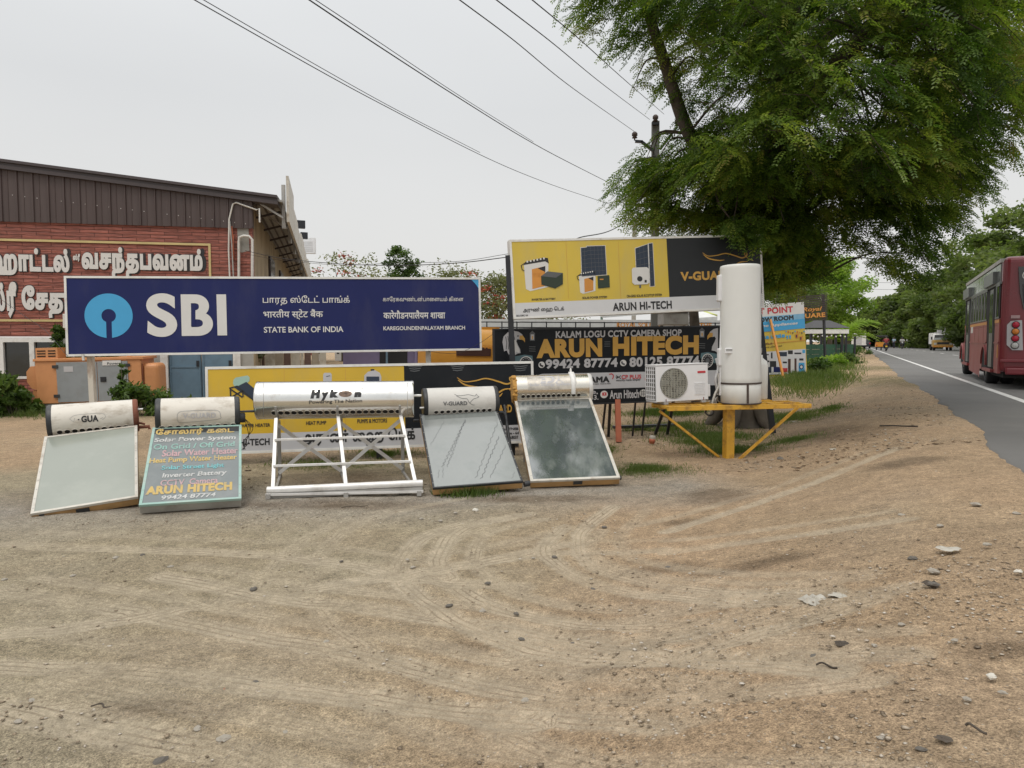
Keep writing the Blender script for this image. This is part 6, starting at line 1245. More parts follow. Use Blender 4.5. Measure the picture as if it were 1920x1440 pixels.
# ---------------------------------------------------------------- other trees and shrubs
def leafcloud(cent, rad, n, size, tint_c, flat=.5, shell=.55):
    """n leaf faces spread through each ellipsoid of the crown"""
    Vs = []; Ts = []
    for (c, rd, tc_) in zip(cent, rad, tint_c):
        m = n; d = RNG.normal(0, 1, (m, 3)); d /= np.linalg.norm(d, axis=1)[:, None]; q = RNG.random(m) ** shell; p = np.array(c) + d * np.array(rd) * q[:, None]
        a = RNG.normal(0, 1, (m, 3)); a[:, 2] *= flat; a /= np.linalg.norm(a, axis=1)[:, None]; b = np.cross(a, RNG.normal(0, 1, (m, 3))); b /= np.linalg.norm(b, axis=1)[:, None]
        s = size * RNG.uniform(.6, 1.3, m)[:, None]; Vs.append(np.stack([p - a * s, p + b * s * .42, p + a * s, p - b * s * .42], 1)); Ts.append(np.clip(tc_ + RNG.normal(0, .12, m), 0, 1))
    V = np.concatenate(Vs).reshape(-1, 3); return V, np.arange(len(V)).reshape(-1, 4), np.concatenate(Ts)
def tree(name, label, x, y, h, cw, cmat, seed, n_cl=40, n=160, size=.22, trunk_h=.35, group=None, bark='bark_l', cat='tree', sparse=1., trunk_r=None, zb=0., flat=.75, extra=None, cw_y=None):
    rr_ = random.Random(seed); r = thing(name, label, cat, (x, y, zb), group); b = Vector((x, y, zb)); cz0 = h * trunk_h; cy_ = cw_y or cw
    cent = []; rad = []; tc_ = []
    for k in range(n_cl):
        u = rr_.random() ** .5; a = rr_.uniform(0, 2 * math.pi); zf = rr_.random(); prof = math.sin(math.pi * min(.97, .12 + zf * .85)) ** .6 * (1.0 if zf < .6 else .97)
        c = b + Vector((math.cos(a) * u * cw * prof, math.sin(a) * u * cy_ * prof, cz0 + (h - cz0) * (zf * .92))); s = cw * rr_.uniform(.16, .32) * sparse
        cent.append(c[:]); rad.append((s * 1.2, s * 1.2, s * .75)); tc_.append(rr_.uniform(.1, .85))
    V, F_, T = leafcloud(cent, rad, n, size, tc_); np_mesh('crown', V, F_, cmat, r, tint=T)
    tr = trunk_r or h * .022; mb = MB(); top_ = b + Vector((rr_.uniform(-.05, .05) * h, 0, h * .62)); mb.tube([b + Vector((0, 0, -.2)), b + Vector((0, 0, .15 * h)), b + Vector((rr_.uniform(-.02, .02) * h, 0, cz0)), top_], [tr * 1.3, tr, tr * .85, tr * .3], 8)
    for k in range(0, n_cl, 2): 
        c = Vector(cent[k]); s = b + Vector((0, 0, min(cz0 + (c.z - b.z - cz0) * .35, h * .55))); mb.tube([s, s.lerp(c, .5) + Vector((0, 0, .03 * h)), c], [tr * .38, tr * .22, tr * .06], 5, cap=False)
    mb.build('trunk', M[bark], r); 
    if extra: extra(r, cent, rad, rr_)
    return r
LM1 = leafmat('roadside_leaf', [(.065, .092, .03), (.105, .145, .045), (.15, .195, .06), (.21, .245, .085)], .48)
LM2 = leafmat('light_acacia_leaf', [(.13, .21, .035), (.19, .29, .045), (.25, .36, .06), (.32, .41, .085)], .55)
LM3 = leafmat('dusty_brightened_leaf', [(.12, .13, .07), (.16, .165, .085), (.2, .2, .11), (.25, .24, .14)], .5)  # dusty leaf colours, brightened to paint in the sky's backlight on thin crowns
LM4 = leafmat('garden_leaf', [(.035, .06, .016), (.06, .105, .024), (.095, .155, .034), (.14, .2, .055)], .38)
M['flower'] = mat('red_blossom', (.42, .07, .04), .7, var=.3, scale=3)
def rowpt(s, off): p = LINE0 + RD * s + RR * off; return p
# right side of the road: (px of crown centre, top y, distance, width m, kind)
protos = []
ROWS = [(1990, 360, 62, 6.5, 'tall broad green tree leaning in at the right picture edge'), (1895, 392, 76, 6.0, 'tall tree with open airy top above the red bus'), (1835, 424, 92, 6.0, 'bushy tree rising just left of the bus roof'), (1790, 500, 104, 5.5, 'rounded mid green tree above the tan truck'), (1745, 520, 118, 5.5, 'dark tree left of the tan truck, across the road'), (1705, 533, 132, 6.0, 'leafy tree over the bend of the road'), (1668, 556, 146, 6.5, 'hazy tree at the far bend right of the sky gap'), (1632, 585, 150, 6.5, 'low far tree where the road disappears'), (1592, 600, 150, 7., 'far tree behind the small white lorry'), (1850, 560, 84, 5.0, 'low shaded tree behind the bus windows'), (1770, 585, 112, 5.0, 'dark undergrowth tree behind the tan truck'), (1720, 595, 125, 5.5, 'shaded low tree behind the oncoming motorbike'), (1672, 610, 150, 6, 'low dark tree behind the rickshaw canopy')]
for i, (x, ty, Y, cw, lb) in enumerate(ROWS):
    g = at(x, 640, Y); H_ = CAMZ + (HY - ty) * Y / FPX - .5
    tree('roadside_tree', lb, g.x, Y, H_, cw, LM1, 50 + i, n_cl=46, n=210, size=.2 + Y * .0016, trunk_h=.16 if H_ < 9 else .2, group='trees along the far side of the road', zb=.5)
g = at(1570, 640, 58); tree('acacia_tree', 'bright green acacia with fine foliage leaning over the verge beyond the hoarding', g.x - .6, 58, 8.1, 3.1, LM2, 91, n_cl=60, n=260, size=.13, trunk_h=.33, zb=.4, trunk_r=.2, sparse=1.05)
g = at(1508, 640, 64); tree('verge_tree', 'dark leafy tree behind the slatted sign', g.x, 64, 8.0, 4., LM1, 92, n_cl=40, n=200, size=.2, trunk_h=.2, zb=.4)
g = at(1460, 640, 54); tree('verge_tree', 'dense green tree behind the appliance hoarding', g.x, 54, 7.2, 3.2, LM1, 93, n_cl=36, n=200, size=.18, trunk_h=.2, zb=.4)
g = at(1650, 640, 160); tree('verge_tree', 'pale misty tree at the vanishing point of the road', g.x - 6, 170, 8, 7, LM1, 94, n_cl=36, n=160, size=.5, trunk_h=.1, zb=.4)
def blossoms(r, cent, rad, rr_):
    mb = []; c2 = [cent[k] for k in range(len(cent)) if rr_.random() < .28]
    V, F_, T = leafcloud([(c[0], c[1], c[2] + .25) for c in c2], [(.5, .5, .25)] * len(c2), 26, .12, [.5] * len(c2)); np_mesh('blossom', V, F_, M['flower'], r)
for x, ty, Y, cw, nm, lb, xtra, nn, cm in ((640, 462, 46, 3.2, 'flame_tree', 'sparse flame tree with red flowers right of the hotel roof', blossoms, 60, LM3), (715, 478, 47, 2.2, 'flame_tree', 'thin dry flame tree between the red flowers and the small green tree', blossoms, 50, LM3), (855, 503, 44, 3.0, 'flame_tree', 'dry round topped flame tree above the right end of the blue sign', blossoms, 110, LM3), (932, 512, 42, 2.4, 'flame_tree', 'flame tree with scattered red flowers left of the high sign post', blossoms, 110, LM3), (1010, 560, 45, 2.6, 'flame_tree', 'low dull flame tree seen under the high yellow sign', None, 90, LM3)):
    g = at(x, 640, Y); H_ = CAMZ + (HY - ty) * Y / FPX; tree(nm, lb, g.x, Y, H_, cw, cm, int(x), n_cl=44, n=int(nn * .9), size=.11, trunk_h=.32, sparse=1.35, extra=xtra, bark='bark', trunk_r=.13, group='flame trees behind the signs')
for x, ty, Y, cw, lb in ((748, 460, 40, .95, 'slender young tree with fresh green top above the blue sign'), (776, 484, 40.5, .85, 'shorter fresh green sapling top beside the slender young tree')):
    g = at(x, 640, Y); H_ = CAMZ + (HY - ty) * Y / FPX; tree('young_tree', lb, g.x, Y, H_, cw * .85, LM4, int(x), n_cl=30, n=60, size=.1, trunk_h=.62, trunk_r=.05, sparse=1.9)
def shrub(label, x, y, z, w_, h, seed, n_cl=16, n=90, size=.075, cm=None, name='shrub', depth=None):
    rr_ = random.Random(seed); r = thing(name, label, 'shrub', (x, y, z)); cent = []; rad = []; tc_ = []; mb = MB()
    for k in range(n_cl):
        a = rr_.uniform(-1, 1); b = rr_.uniform(-1, 1); zf = rr_.random(); pr = (1 - .55 * zf); c = (x + a * w_ * .5 * pr, y + b * (depth or w_) * .4 * pr, z + h * (.08 + .82 * zf)); cent.append(c); s = w_ * rr_.uniform(.13, .24); rad.append((s, s, s * .8)); tc_.append(rr_.uniform(.15, .9))
        mb.tube([(x + a * w_ * .12, y, z - .03), (c[0], c[1], c[2])], [.012, .005], 4, cap=False)
    V, F_, T = leafcloud(cent, rad, n, size, tc_, .8); np_mesh('foliage', V, F_, cm or LM4, r, tint=T); mb.build('stem', M['bark_l'], r); return r
g = gnd(8, 778); shrub('large broad leaved green shrub below the hotel window at the left edge', g.x - .1, 15.6, 0, 1.25, .9, 1, 26, 110, .085)
g = gnd(62, 775); shrub('leafy shrub hugging the left corner of the generator cabinet', g.x - .15, 15.5, 0, .6, .75, 2, 12, 90, .075)
g = gnd(272, 775); shrub('bright green weedy shrub right of the generator', g.x, 15.4, 0, .95, .7, 3, 16, 100, .06); shrub('thin upright shoot growing out of the weedy shrub', g.x - .22, 15.5, 0, .28, 1.28, 4, 9, 36, .055)
g = gnd(335, 768); shrub('low shrub in front of the blue shutter doors', g.x, 15.9, 0, 1.2, .5, 5, 14, 80, .06)
g = at(118, 650, 17.6); shrub('dark climbing vine with pale flowers behind the left end of the blue sign', g.x, 17.4, .9, .55, 1.15, 6, 16, 90, .08); g = at(150, 668, 16.6); shrub('dark leafy creeper lying on top of the generator roof', g.x, 17.2, 1.15, 1.4, .45, 7, 14, 80, .08)
g = at(460, 680, 20); shrub('dull bush beside the white pillar under the blue sign', g.x + .15, 20.0, 0, 1.0, 1.75, 8, 18, 90, .08, LM3)
for k, (x, y, Y, w_, h, lb) in enumerate(((1538, 690, 30, 1.3, .6, 'thorny green bush right of the hoarding in front of the green wall'), (1562, 680, 34, 1.5, .6, 'yellow green bush on the grassy verge'), (1585, 672, 40, 1.6, .7, 'bright bush near the end of the green wall'), (1604, 662, 66, 2.4, .9, 'low bush at the road edge by the white lorry'))):
    g = at(x, y, Y); shrub(lb, g.x, Y, .25, w_, h, 20 + k, 18, 90, .09, LM4 if k != 1 else LM2)
g = at(1765, 650, 98)
for k, (x, Y, lb) in enumerate(((1705, 112, 'dense hedge bush across the road left of the truck'), (1735, 108, 'dense hedge bush between truck and oncoming motorbike'), (1800, 100, 'hedge bush between the truck and the bus'))): g = at(x, 650, Y); shrub(lb, g.x + 4, Y + 2, .5, 5.5, 1.8, 40 + k, 20, 90, .25, LM1)
# feathery palm clump by the pavilion
p0 = at(1592, 660, 50); r = thing('palm_clump', 'arching palm fronds beside the pavilion', 'palm', (p0.x, 50, .3)); Vs = []; cnt = 0; Fs = []; T = []
P0 = []; D_ = []
for k in range(16): a = RNG.uniform(-.3, 2 * math.pi); P0.append((p0.x - .2 + RNG.normal(0, .12), 50 + RNG.normal(0, .12), 1.5 + RNG.uniform(0, 1.1))); d = Vector((math.cos(a), .6 * math.sin(a), RNG.uniform(.3, .9))).normalized(); D_.append(d[:])
V, F_, T = fronds(np.array(P0), np.array(D_), RNG.uniform(1.9, 2.6, 16), RNG.uniform(.4, 1, 16), 18, .05, .5); np_mesh('fronds', V, F_, LM2, r, tint=np.clip(T, 0, 1))
mb = MB()
for k in range(5): mb.tube([(p0.x - .2 + .08 * k - .16, 50, .2), (p0.x - .2 + .1 * k - .2, 50, 1.9)], [.06, .04], 6)
mb.build('stem', M['bark_l'], r)

# ---------------------------------------------------------------- ground cover: grass, leaf litter, gravel, stones
GL = leafmat('grass_blade', [(.075, .11, .025), (.11, .16, .035), (.15, .19, .055), (.3, .25, .12)], .4)
def grass(name, patches, blades, hgt, wd):
    Vs = []; Ts = []
    for (x, y, rx, ry), nb, h in zip(patches, blades, hgt):
        a = RNG.uniform(0, 2 * math.pi, nb); u = np.abs(RNG.normal(0, .52, nb)); xs_ = x + np.cos(a) * u * rx; ys_ = np.maximum(y + np.sin(a) * u * ry, 656); zz = .22 if y < 720 else .02
        dr = FW[None] + RT[None] * ((xs_ - 960) / FPX)[:, None] + UP[None] * ((720 - ys_) / FPX)[:, None]; t = (zz - CAMZ) / dr[:, 2]; X = dr[:, 0] * t; Y = dr[:, 1] * t
        k = (fbm(X, Y, .45 if y > 740 else 1.2, 500) > RNG.uniform(.3, .6, nb)) & (edge_x(Y) - X > .9); X, Y = X[k], Y[k]; n = len(X); Z = ground_z(X, Y)
        hh = h * RNG.uniform(.4, 1.2, n); d = RNG.normal(0, .45, (n, 2)); w_ = (wd * np.maximum(1, Y / 11)); q = RNG.uniform(0, math.pi, n); sx, sy = np.cos(q) * w_, np.sin(q) * w_
        Vs.append(np.stack([np.stack([X - sx, Y - sy, Z - .01], 1), np.stack([X + sx, Y + sy, Z - .01], 1), np.stack([X + d[:, 0] * hh, Y + d[:, 1] * hh, Z + hh], 1)], 1)); Ts.append(np.clip(.36 + RNG.normal(0, .25, n) + (fbm(X, Y, 1.5, 510) - .5), 0, 1))
    V = np.concatenate(Vs).reshape(-1, 3); o = np_mesh(name, V, np.arange(len(V)).reshape(-1, 3), GL, tint=np.concatenate(Ts)); tag(o, kind='stuff')
grass('grass', GRASS, [11000, 9000, 13000, 6500, 3600, 7000, 2000, 9000, 5000, 3000, 3500, 7000, 4000, 2500, 2500, 1500, 4500, 4500], [.26, .28, .08, .05, .1, .08, .06, .09, .07, .06, .04, .06, .05, .16, .16, .3, .12, .12], .005)
def specks(name, n, boxes, smin, smax, cols, zlift=.0, flat=.5, seed=5):
    g = np.random.default_rng(seed); ico = np.array([(0, 0, .8), (.9, 0, .25), (.28, .85, .3), (-.72, .53, .2), (-.72, -.53, .3), (.28, -.85, .2), (.1, .1, -.6)]); fc_ = np.array([(0, 1, 2), (0, 2, 3), (0, 3, 4), (0, 4, 5), (0, 5, 1), (6, 2, 1), (6, 3, 2), (6, 4, 3), (6, 5, 4), (6, 1, 5)])
    xs, ys = [], []; clumped = True
    for (x0, x1, y0, y1), fr_ in boxes:
        m = int(n * fr_); u = g.random(m); Yq = 1 / (1 / y1 + (1 / y0 - 1 / y1) * u); X = x0 + (x1 - x0) * g.random(m); xs.append(X); ys.append(Yq)
    X, Y = np.concatenate(xs), np.concatenate(ys); kk = fbm(X, Y, .7, 600 + seed) > g.uniform(.25, .68, len(X)); X, Y = X[kk], Y[kk]; n = len(X); s = smin + (smax - smin) * g.random(n) ** 4; Z = ground_z(X, Y)
    V = ico[None] * g.uniform(.6, 1.25, (n, 7, 1)) * s[:, None, None] * np.stack([g.uniform(.7, 1.4, n), g.uniform(.7, 1.4, n), np.full(n, flat)], 1)[:, None, :]; q = g.uniform(0, 6.28, n); c_, s_ = np.cos(q)[:, None], np.sin(q)[:, None]
    V = np.stack([V[..., 0] * c_ - V[..., 1] * s_, V[..., 0] * s_ + V[..., 1] * c_, V[..., 2]], -1) + np.stack([X, Y, Z - s * .05 + zlift], 1)[:, None, :]
    F_ = (fc_[None] + (np.arange(n) * 7)[:, None, None]).reshape(-1, 3); o = np_mesh(name, V.reshape(-1, 3), F_, cols, tint=np.repeat(np.clip(g.random(n), 0, 1), 10)); tag(o, kind='stuff'); return o
GV = leafmat('gravel_bits', [(.16, .125, .09), (.28, .22, .15), (.36, .29, .21), (.55, .5, .43)], 0.)
specks('gravel', 52000, [((-3.5, 4.5, 1.7, 4), .34), ((.3, 5, 1.9, 7), .22), ((-6, 6, 3, 8), .24), ((-6, 2.5, 6.2, 8.2), .15), ((-9, 3, 9, 13), .05)], .002, .014, GV)
specks('verge_gravel', 9000, [((2.2, 7, 8.2, 14), .5), ((4, 13, 12, 26), .5)], .006, .03, GV, seed=12)
LL = leafmat('litter_bits', [(.05, .03, .02), (.1, .06, .035), (.17, .1, .055), (.25, .17, .1)], .1)
specks('leaf_litter', 5000, [((.5, 6.5, 8, 12.5), .55), ((-4, 3, 7.4, 10), .25), ((2, 9, 12, 24), .2)], .008, .035, LL, flat=.25, seed=9)

def stone_mesh(seed, m):
    g = random.Random(seed); mb = MB(); n = 9; vs = [(0, 0, .55)]; 
    for ring, (rr_, zz) in enumerate(((.6, .45), (1., .1), (.8, -.3))):
        for k in range(n): a = 2 * math.pi * (k + .3 * ring) / n; q = rr_ * g.uniform(.75, 1.2); vs.append((q * math.cos(a) * 1.15, q * math.sin(a) * .85, zz * g.uniform(.7, 1.25)))
    f = [(0, 1 + k, 1 + (k + 1) % n) for k in range(n)]
    for r_ in range(2):
        for k in range(n): a = 1 + r_ * n + k; b = 1 + r_ * n + (k + 1) % n; f.append((a, a + n, b + n, b))
    mb.add(vs, f, 0, False); return mb.build('stone', m)
STONES = [(842, 1135, 11, 'd'), (968, 1150, 9, 'd'), (905, 1145, 10, 'p'), (978, 1198, 10, 'd'), (1075, 1207, 10, 'd'), (1112, 1105, 10, 'd'), (1133, 988, 8, 'd'), (1253, 1064, 11, 'd'), (1412, 1070, 11, 'w'), (1222, 938, 9, 'd'), (915, 1093, 9, 'd'), (475, 1104, 12, 'd'), (421, 1384, 18, 'p'), (300, 1427, 20, 'd'), (54, 1202, 16, 'd'), (613, 1203, 11, 'p'), (420, 1293, 9, 'o'), (439, 1218, 8, 'd'), (371, 1365, 13, 'p'), (535, 1373, 10, 'p'), (480, 1279, 10, 'd'), (985, 1312, 12, 'p'), (1285, 1382, 12, 'o'), (1402, 1350, 11, 'p'), (1235, 1420, 13, 'd'), (1414, 1407, 10, 'd'), (1512, 1308, 9, 'd'), (1528, 1230, 13, 'd'), (1558, 1387, 12, 'w'), (1652, 1383, 10, 'p'), (1727, 1404, 12, 'd'), (1860, 1268, 14, 'w'), (1814, 1310, 10, 'p'), (1880, 1298, 10, 'p'), (1910, 1071, 11, 'w'), (1752, 1070, 14, 'p'), (1748, 1095, 16, 'd'), (1712, 1046, 13, 'd'), (1588, 962, 7, 'p'), (1594, 1057, 8, 'd'), (1568, 1060, 7, 'p'), (1452, 1060, 8, 'p'), (1341, 1118, 7, 'p'), (1380, 1165, 8, 'd'), (1040, 1044, 9, 'd'), (764, 1049, 7, 'p'), (774, 1063, 8, 'p'), (640, 1052, 6, 'd'), (320, 1062, 8, 'p'), (267, 1040, 8, 'd'), (217, 1045, 9, 'p'), (137, 1079, 7, 'p'), (8, 1086, 7, 'p'), (60, 1313, 10, 'p'), (34, 1352, 10, 'p'), (790, 972, 7, 'p'), (826, 976, 8, 'p'), (854, 961, 7, 'p'), (892, 956, 12, 'w'), (1000, 1046, 6, 'p'), (1290, 918, 8, 'p'), (1450, 898, 7, 'd'), (1463, 860, 13, 'd'), (1390, 1008, 6, 'p'), (1690, 1170, 9, 'p'), (1790, 1200, 9, 'p'), (1640, 1210, 9, 'p'), (1850, 1020, 10, 'p'), (1905, 962, 9, 'p'), (1830, 945, 12, 'p'), (1762, 985, 9, 'p'), (1690, 965, 9, 'p')]
sm = {'d': [stone_mesh(k, M['stone_d']) for k in range(3)], 'p': [stone_mesh(10 + k, M['stone']) for k in range(3)], 'w': [stone_mesh(20, mat('chalky_stone', (.6, .57, .5), .9, var=.15, bump=.3))], 'o': [stone_mesh(30, mat('brick_chip', (.42, .2, .12), .9, var=.2, bump=.3))]}
LBL = {'d': 'dark grey stone lying on the dirt lot', 'p': 'pale weathered stone lying on the dirt lot', 'w': 'chalky white lump of stone on the dirt lot', 'o': 'reddish brick chip on the dirt lot'}
used = set()
for i, (x, y, sz, k) in enumerate(STONES):
    src = sm[k][i % len(sm[k])]; o = src if src.name not in used else src.copy()
    if src.name in used: COL.objects.link(o)
    used.add(src.name); g = gnd(x, y); g = gnd(x, y, float(ground_z(g.x, g.y))); s = sz * .62 * (g - Vector(CAM)).length / FPX
    o.location = g + Vector((0, 0, -s * .06)); o.scale = (s, s, s * .75); o.rotation_euler = (0, 0, random.uniform(0, 6.28)); tag(o, LBL[k], 'stone', {'d': 'dark stones on the lot', 'p': 'pale stones on the lot', 'w': 'white stones on the lot', 'o': 'brick chips on the lot'}[k])
def scrap(label, x, y, w_, seed, m='litter', thick=.02, z=None, name='plastic_scrap', cat='litter'):
    g_ = random.Random(seed); g = gnd(x, y); g = gnd(x, y, float(ground_z(g.x, g.y))) ; n = 14; s = w_ * (g - Vector(CAM)).length / FPX / 2; mb = MB(); t = []; 
    for k in range(n): a = 2 * math.pi * k / n; q = s * g_.uniform(.55, 1.15); t.append((g.x + q * math.cos(a), g.y + q * math.sin(a) * .9))
    for r_, zz in ((1., .004), (.62, thick), (.25, thick * .7)): mb.v += [(g.x + (p[0] - g.x) * r_, g.y + (p[1] - g.y) * r_, g.z + zz * g_.uniform(.4, 1.6)) for p in t]
    for r_ in range(2):
        for k in range(n): mb.f.append((r_ * n + k, r_ * n + (k + 1) % n, (r_ + 1) * n + (k + 1) % n, (r_ + 1) * n + k))
    mb.f.append(tuple(range(2 * n, 3 * n))); mb.m = [0] * len(mb.f); mb.sm = [False] * len(mb.f); tag(mb.build(name, M[m]), label, cat)
for i, (x, y, w_, lb) in enumerate(((1525, 1128, 50, 'crumpled greyish white plastic sheet half buried in the open dirt'), (1575, 1118, 40, 'smaller torn plastic piece beside the crumpled sheet'), (1778, 1030, 38, 'flat cream coloured scrap near the right edge of the lot'), (1462, 788, 34, 'white plastic bag in grass under the right end of the yellow stand'), (1492, 791, 18, 'small white wrapper beside the plastic bag in the grass'), (1563, 843, 16, 'white paper scrap on the dark soil right of the stand'), (1440, 838, 14, 'white scrap at the foot of the slanting brace'), (1352, 832, 14, 'crumpled grey wrapper left of the yellow post'), (758, 925, 28, 'white rag by the right foot of the open steel frame'), (718, 926, 14, 'small tile chip under the open frame'), (1490, 820, 12, 'white speck of litter in the grass beyond the stand'))): scrap(lb, x, y, w_, i, thick=.022 if i in (0, 3, 8) else .008)
scrap('flattened black rubber piece on the dirt at right', 1745, 1096, 26, 33, 'bark', .012, name='rubber_scrap'); scrap('dark burnt patch of ash far right on the dirt', 1770, 1388, 28, 34, 'bark', .006, name='rubber_scrap'); scrap('brown dry leaf bundle on the lot', 1580, 1208, 26, 35, 'bark', .008, name='dry_leaf')
g = gnd(1222, 832, .02); r = thing('broken_pot', 'small broken white and terracotta pot on grass left of the stand', 'pot', g); MB().lathe(g + Vector((0, 0, .0)), (.1, 0, 1), [(0, .001), (0, .035), (.05, .05), (.08, .045), (.08, .035), (.02, .02)], 14).build('body', M['redpost'], r); MB().lathe(g + Vector((.008, 0, .076)), (.1, 0, 1), [(0, .045), (.03, .05), (.05, .04), (.055, .001)], 14).build('rim', M['litter'], r)
for i, (x0, y0, x1, y1, lb) in enumerate(((1400, 919, 1445, 908, 'long dry stick on the dirt right of the lot'), (1650, 799, 1720, 800, 'dry branch lying by the roadside soil'), (170, 1326, 210, 1327, 'thin straw in the left foreground dirt'), (1810, 1362, 1850, 1378, 'pale twig in the right foreground'), (1530, 1248, 1570, 1254, 'dark twig across the tyre tracks'), (640, 952, 690, 949, 'dead twigs in front of the open frame'))):
    a, b = gnd(x0, y0), gnd(x1, y1); a = gnd(x0, y0, float(ground_z(a.x, a.y))); b = gnd(x1, y1, float(ground_z(b.x, b.y))); k = (a + Vector((0, 0, 2)) - a).z; mb = MB().tube(smooth_pts([a + Vector((0, 0, .004)), a.lerp(b, .4) + Vector((0, .02, .008)), a.lerp(b, .7) + Vector((0, -.01, .006)), b + Vector((0, 0, .004))], 4), .004 if i != 1 else .012, 5); tag(mb.build('dry_stick', M['bark']), lb, 'stick')

# ---------------------------------------------------------------- people (skinned bodies) and vehicles
def person(label, o, R, joints, edges, radii, clothes, group=None, name='person'):
    """one continuous skin body; clothing and hair as children"""
    r = thing(name, label, 'person', o, group)
    def skin(nm, idx, m, grow=0.):
        ids = sorted({i for e in idx for i in e}); mp = {j: k for k, j in enumerate(ids)}; me = bpy.data.meshes.new(nm); me.from_pydata([(R @ Vector(joints[j]))[:] for j in ids], [(mp[a], mp[b]) for a, b in idx], []); ob = bpy.data.objects.new(nm, me); COL.objects.link(ob); ob.parent = r; me.materials.append(m)
        s = ob.modifiers.new('skin', 'SKIN'); s.use_smooth_shade = True
        for k, j in enumerate(ids): me.skin_vertices[0].data[k].radius = (radii[j] + grow, radii[j] + grow); me.skin_vertices[0].data[k].use_root = (k == 0)
        sb_ = ob.modifiers.new('sub', 'SUBSURF'); sb_.levels = 1; sb_.render_levels = 1; return ob
    skin('body', edges, M['skin'])
    for nm, idx, m, g_ in clothes: skin(nm, idx, m, g_)
    return r
# joints: 0 pelvis 1 waist 2 chest 3 neck 4 head 5/6 shoulders 7/8 elbows 9/10 hands 11/12 hips 13/14 knees 15/16 ankles 17/18 toes
JR = [.15, .14, .17, .065, .1, .075, .075, .05, .05, .038, .038, .1, .1, .07, .07, .045, .045, .04, .04]
JE = [(0, 1), (1, 2), (2, 3), (3, 4), (2, 5), (2, 6), (5, 7), (6, 8), (7, 9), (8, 10), (0, 11), (0, 12), (11, 13), (12, 14), (13, 15), (14, 16), (15, 17), (16, 18)]
CL = lambda top, leg: [('shirt', [(0, 1), (1, 2), (2, 5), (2, 6), (5, 7), (6, 8)], M[top], .022), ('trousers', [(0, 11), (0, 12), (11, 13), (12, 14), (13, 15), (14, 16)], M[leg], .022)]
RIDE = [(0, -.1, .82), (0, -.08, 1.0), (0, -.02, 1.25), (0, .0, 1.42), (0, .03, 1.58), (-.19, 0, 1.33), (.19, 0, 1.33), (-.3, .17, 1.12), (.3, .17, 1.12), (-.3, .42, 1.0), (.3, .42, 1.0), (-.1, -.08, .8), (.1, -.08, .8), (-.24, .26, .74), (.24, .26, .74), (-.2, .1, .36), (.2, .1, .36), (-.2, .24, .32), (.2, .24, .32)]
STAND = [(0, 0, .92), (0, 0, 1.1), (0, 0, 1.35), (0, 0, 1.48), (0, .01, 1.63), (-.19, 0, 1.4), (.19, 0, 1.4), (-.24, 0, 1.12), (.24, .02, 1.12), (-.24, .06, .88), (.24, .1, .88), (-.1, 0, .9), (.1, 0, .9), (-.11, .1, .5), (.11, -.03, .5), (-.11, .06, .08), (.11, -.12, .08), (-.11, .2, .04), (.11, .02, .04)]
def headgear(r, o, R, c, m, helmet=False):
    p = Vector(o) + R @ Vector(c); MB().lathe(p + Vector((0, 0, -.02)), (0, 0, 1), [(0, .125), (.06, .13), (.11, .1), (.135, .05), (.14, .001)], 14).build('helmet' if helmet else 'hair', m, r)
def motorbike(label, o, ang, tankm):
    R = Matrix.Rotation(ang, 3, 'Z'); o = Vector(o); T = lambda *p: o + R @ Vector(p); r = thing('motorcycle', label, 'motorbike', o)
    for y in (-.62, .66):
        w_ = MB(); w_.tube([T(0, y + .27 * math.cos(t), .3 + .27 * math.sin(t)) for t in np.linspace(0, 2 * math.pi, 25)], .045, 8, cap=False); wo = w_.build('wheel', M['tyre'], r)
        k = MB().tube([T(-.06, y, .3), T(.06, y, .3)], .06, 10)
        for q in range(6): k.bar(T(0, y, .3), T(0, y + .25 * math.cos(q), .3 + .25 * math.sin(q)), .015)
        k.build('rim', M['alu_d'], wo)
    b = MB(); b.tube([T(0, .12, .72), T(0, .3, .8), T(0, .45, .78)], [.1, .14, .1], 10); b.build('fuel_tank', tankm, r)
    b = MB(); b.tube([T(0, -.75, .8), T(0, -.4, .78), T(0, .1, .76)], [.08, .12, .1], 8); b.build('seat', M['canvas'], r)
    b = MB(); b.box(T(0, .1, .42), (.3, .4, .32), ang); b.bar(T(0, .66, .3), T(0, .48, .95), .06); b.bar(T(-.09, -.62, .3), T(-.09, .1, .5), .05); b.bar(T(.09, -.62, .3), T(.09, .1, .5), .05); b.bar(T(.12, .1, .3), T(.14, -.7, .34), .07); b.build('engine_frame', M['blacksteel'], r)
    MB().tube([T(-.34, .42, 1.02), T(-.1, .5, .98), T(.1, .5, .98), T(.34, .42, 1.02)], .018, 6).build('handlebar', M['alu_d'], r)
    MB().lathe(T(0, .56, .88), R @ Vector((0, 1, 0)), [(-.08, .02), (-.04, .09), (.04, .1), (.05, .001)], 12).build('headlight', M['lamp_w'], r); MB().box(T(0, -.82, .72), (.12, .05, .08), ang).build('tail_light', M['lamp_r'], r); MB().box(T(0, -.86, .55), (.2, .02, .16), ang).build('number_plate', M['yellow_pale'], r)
    for s in (-1, 1): MB().tube([T(s * .25, .46, 1.02), T(s * .33, .44, 1.2)], .01, 5).build('mirror', M['blacksteel'], r)
    return R
AR = -math.atan(TA)
def onroad(x, Y): return Vector(((x - 960) / FPX * Y / 1.0, Y, RZ))
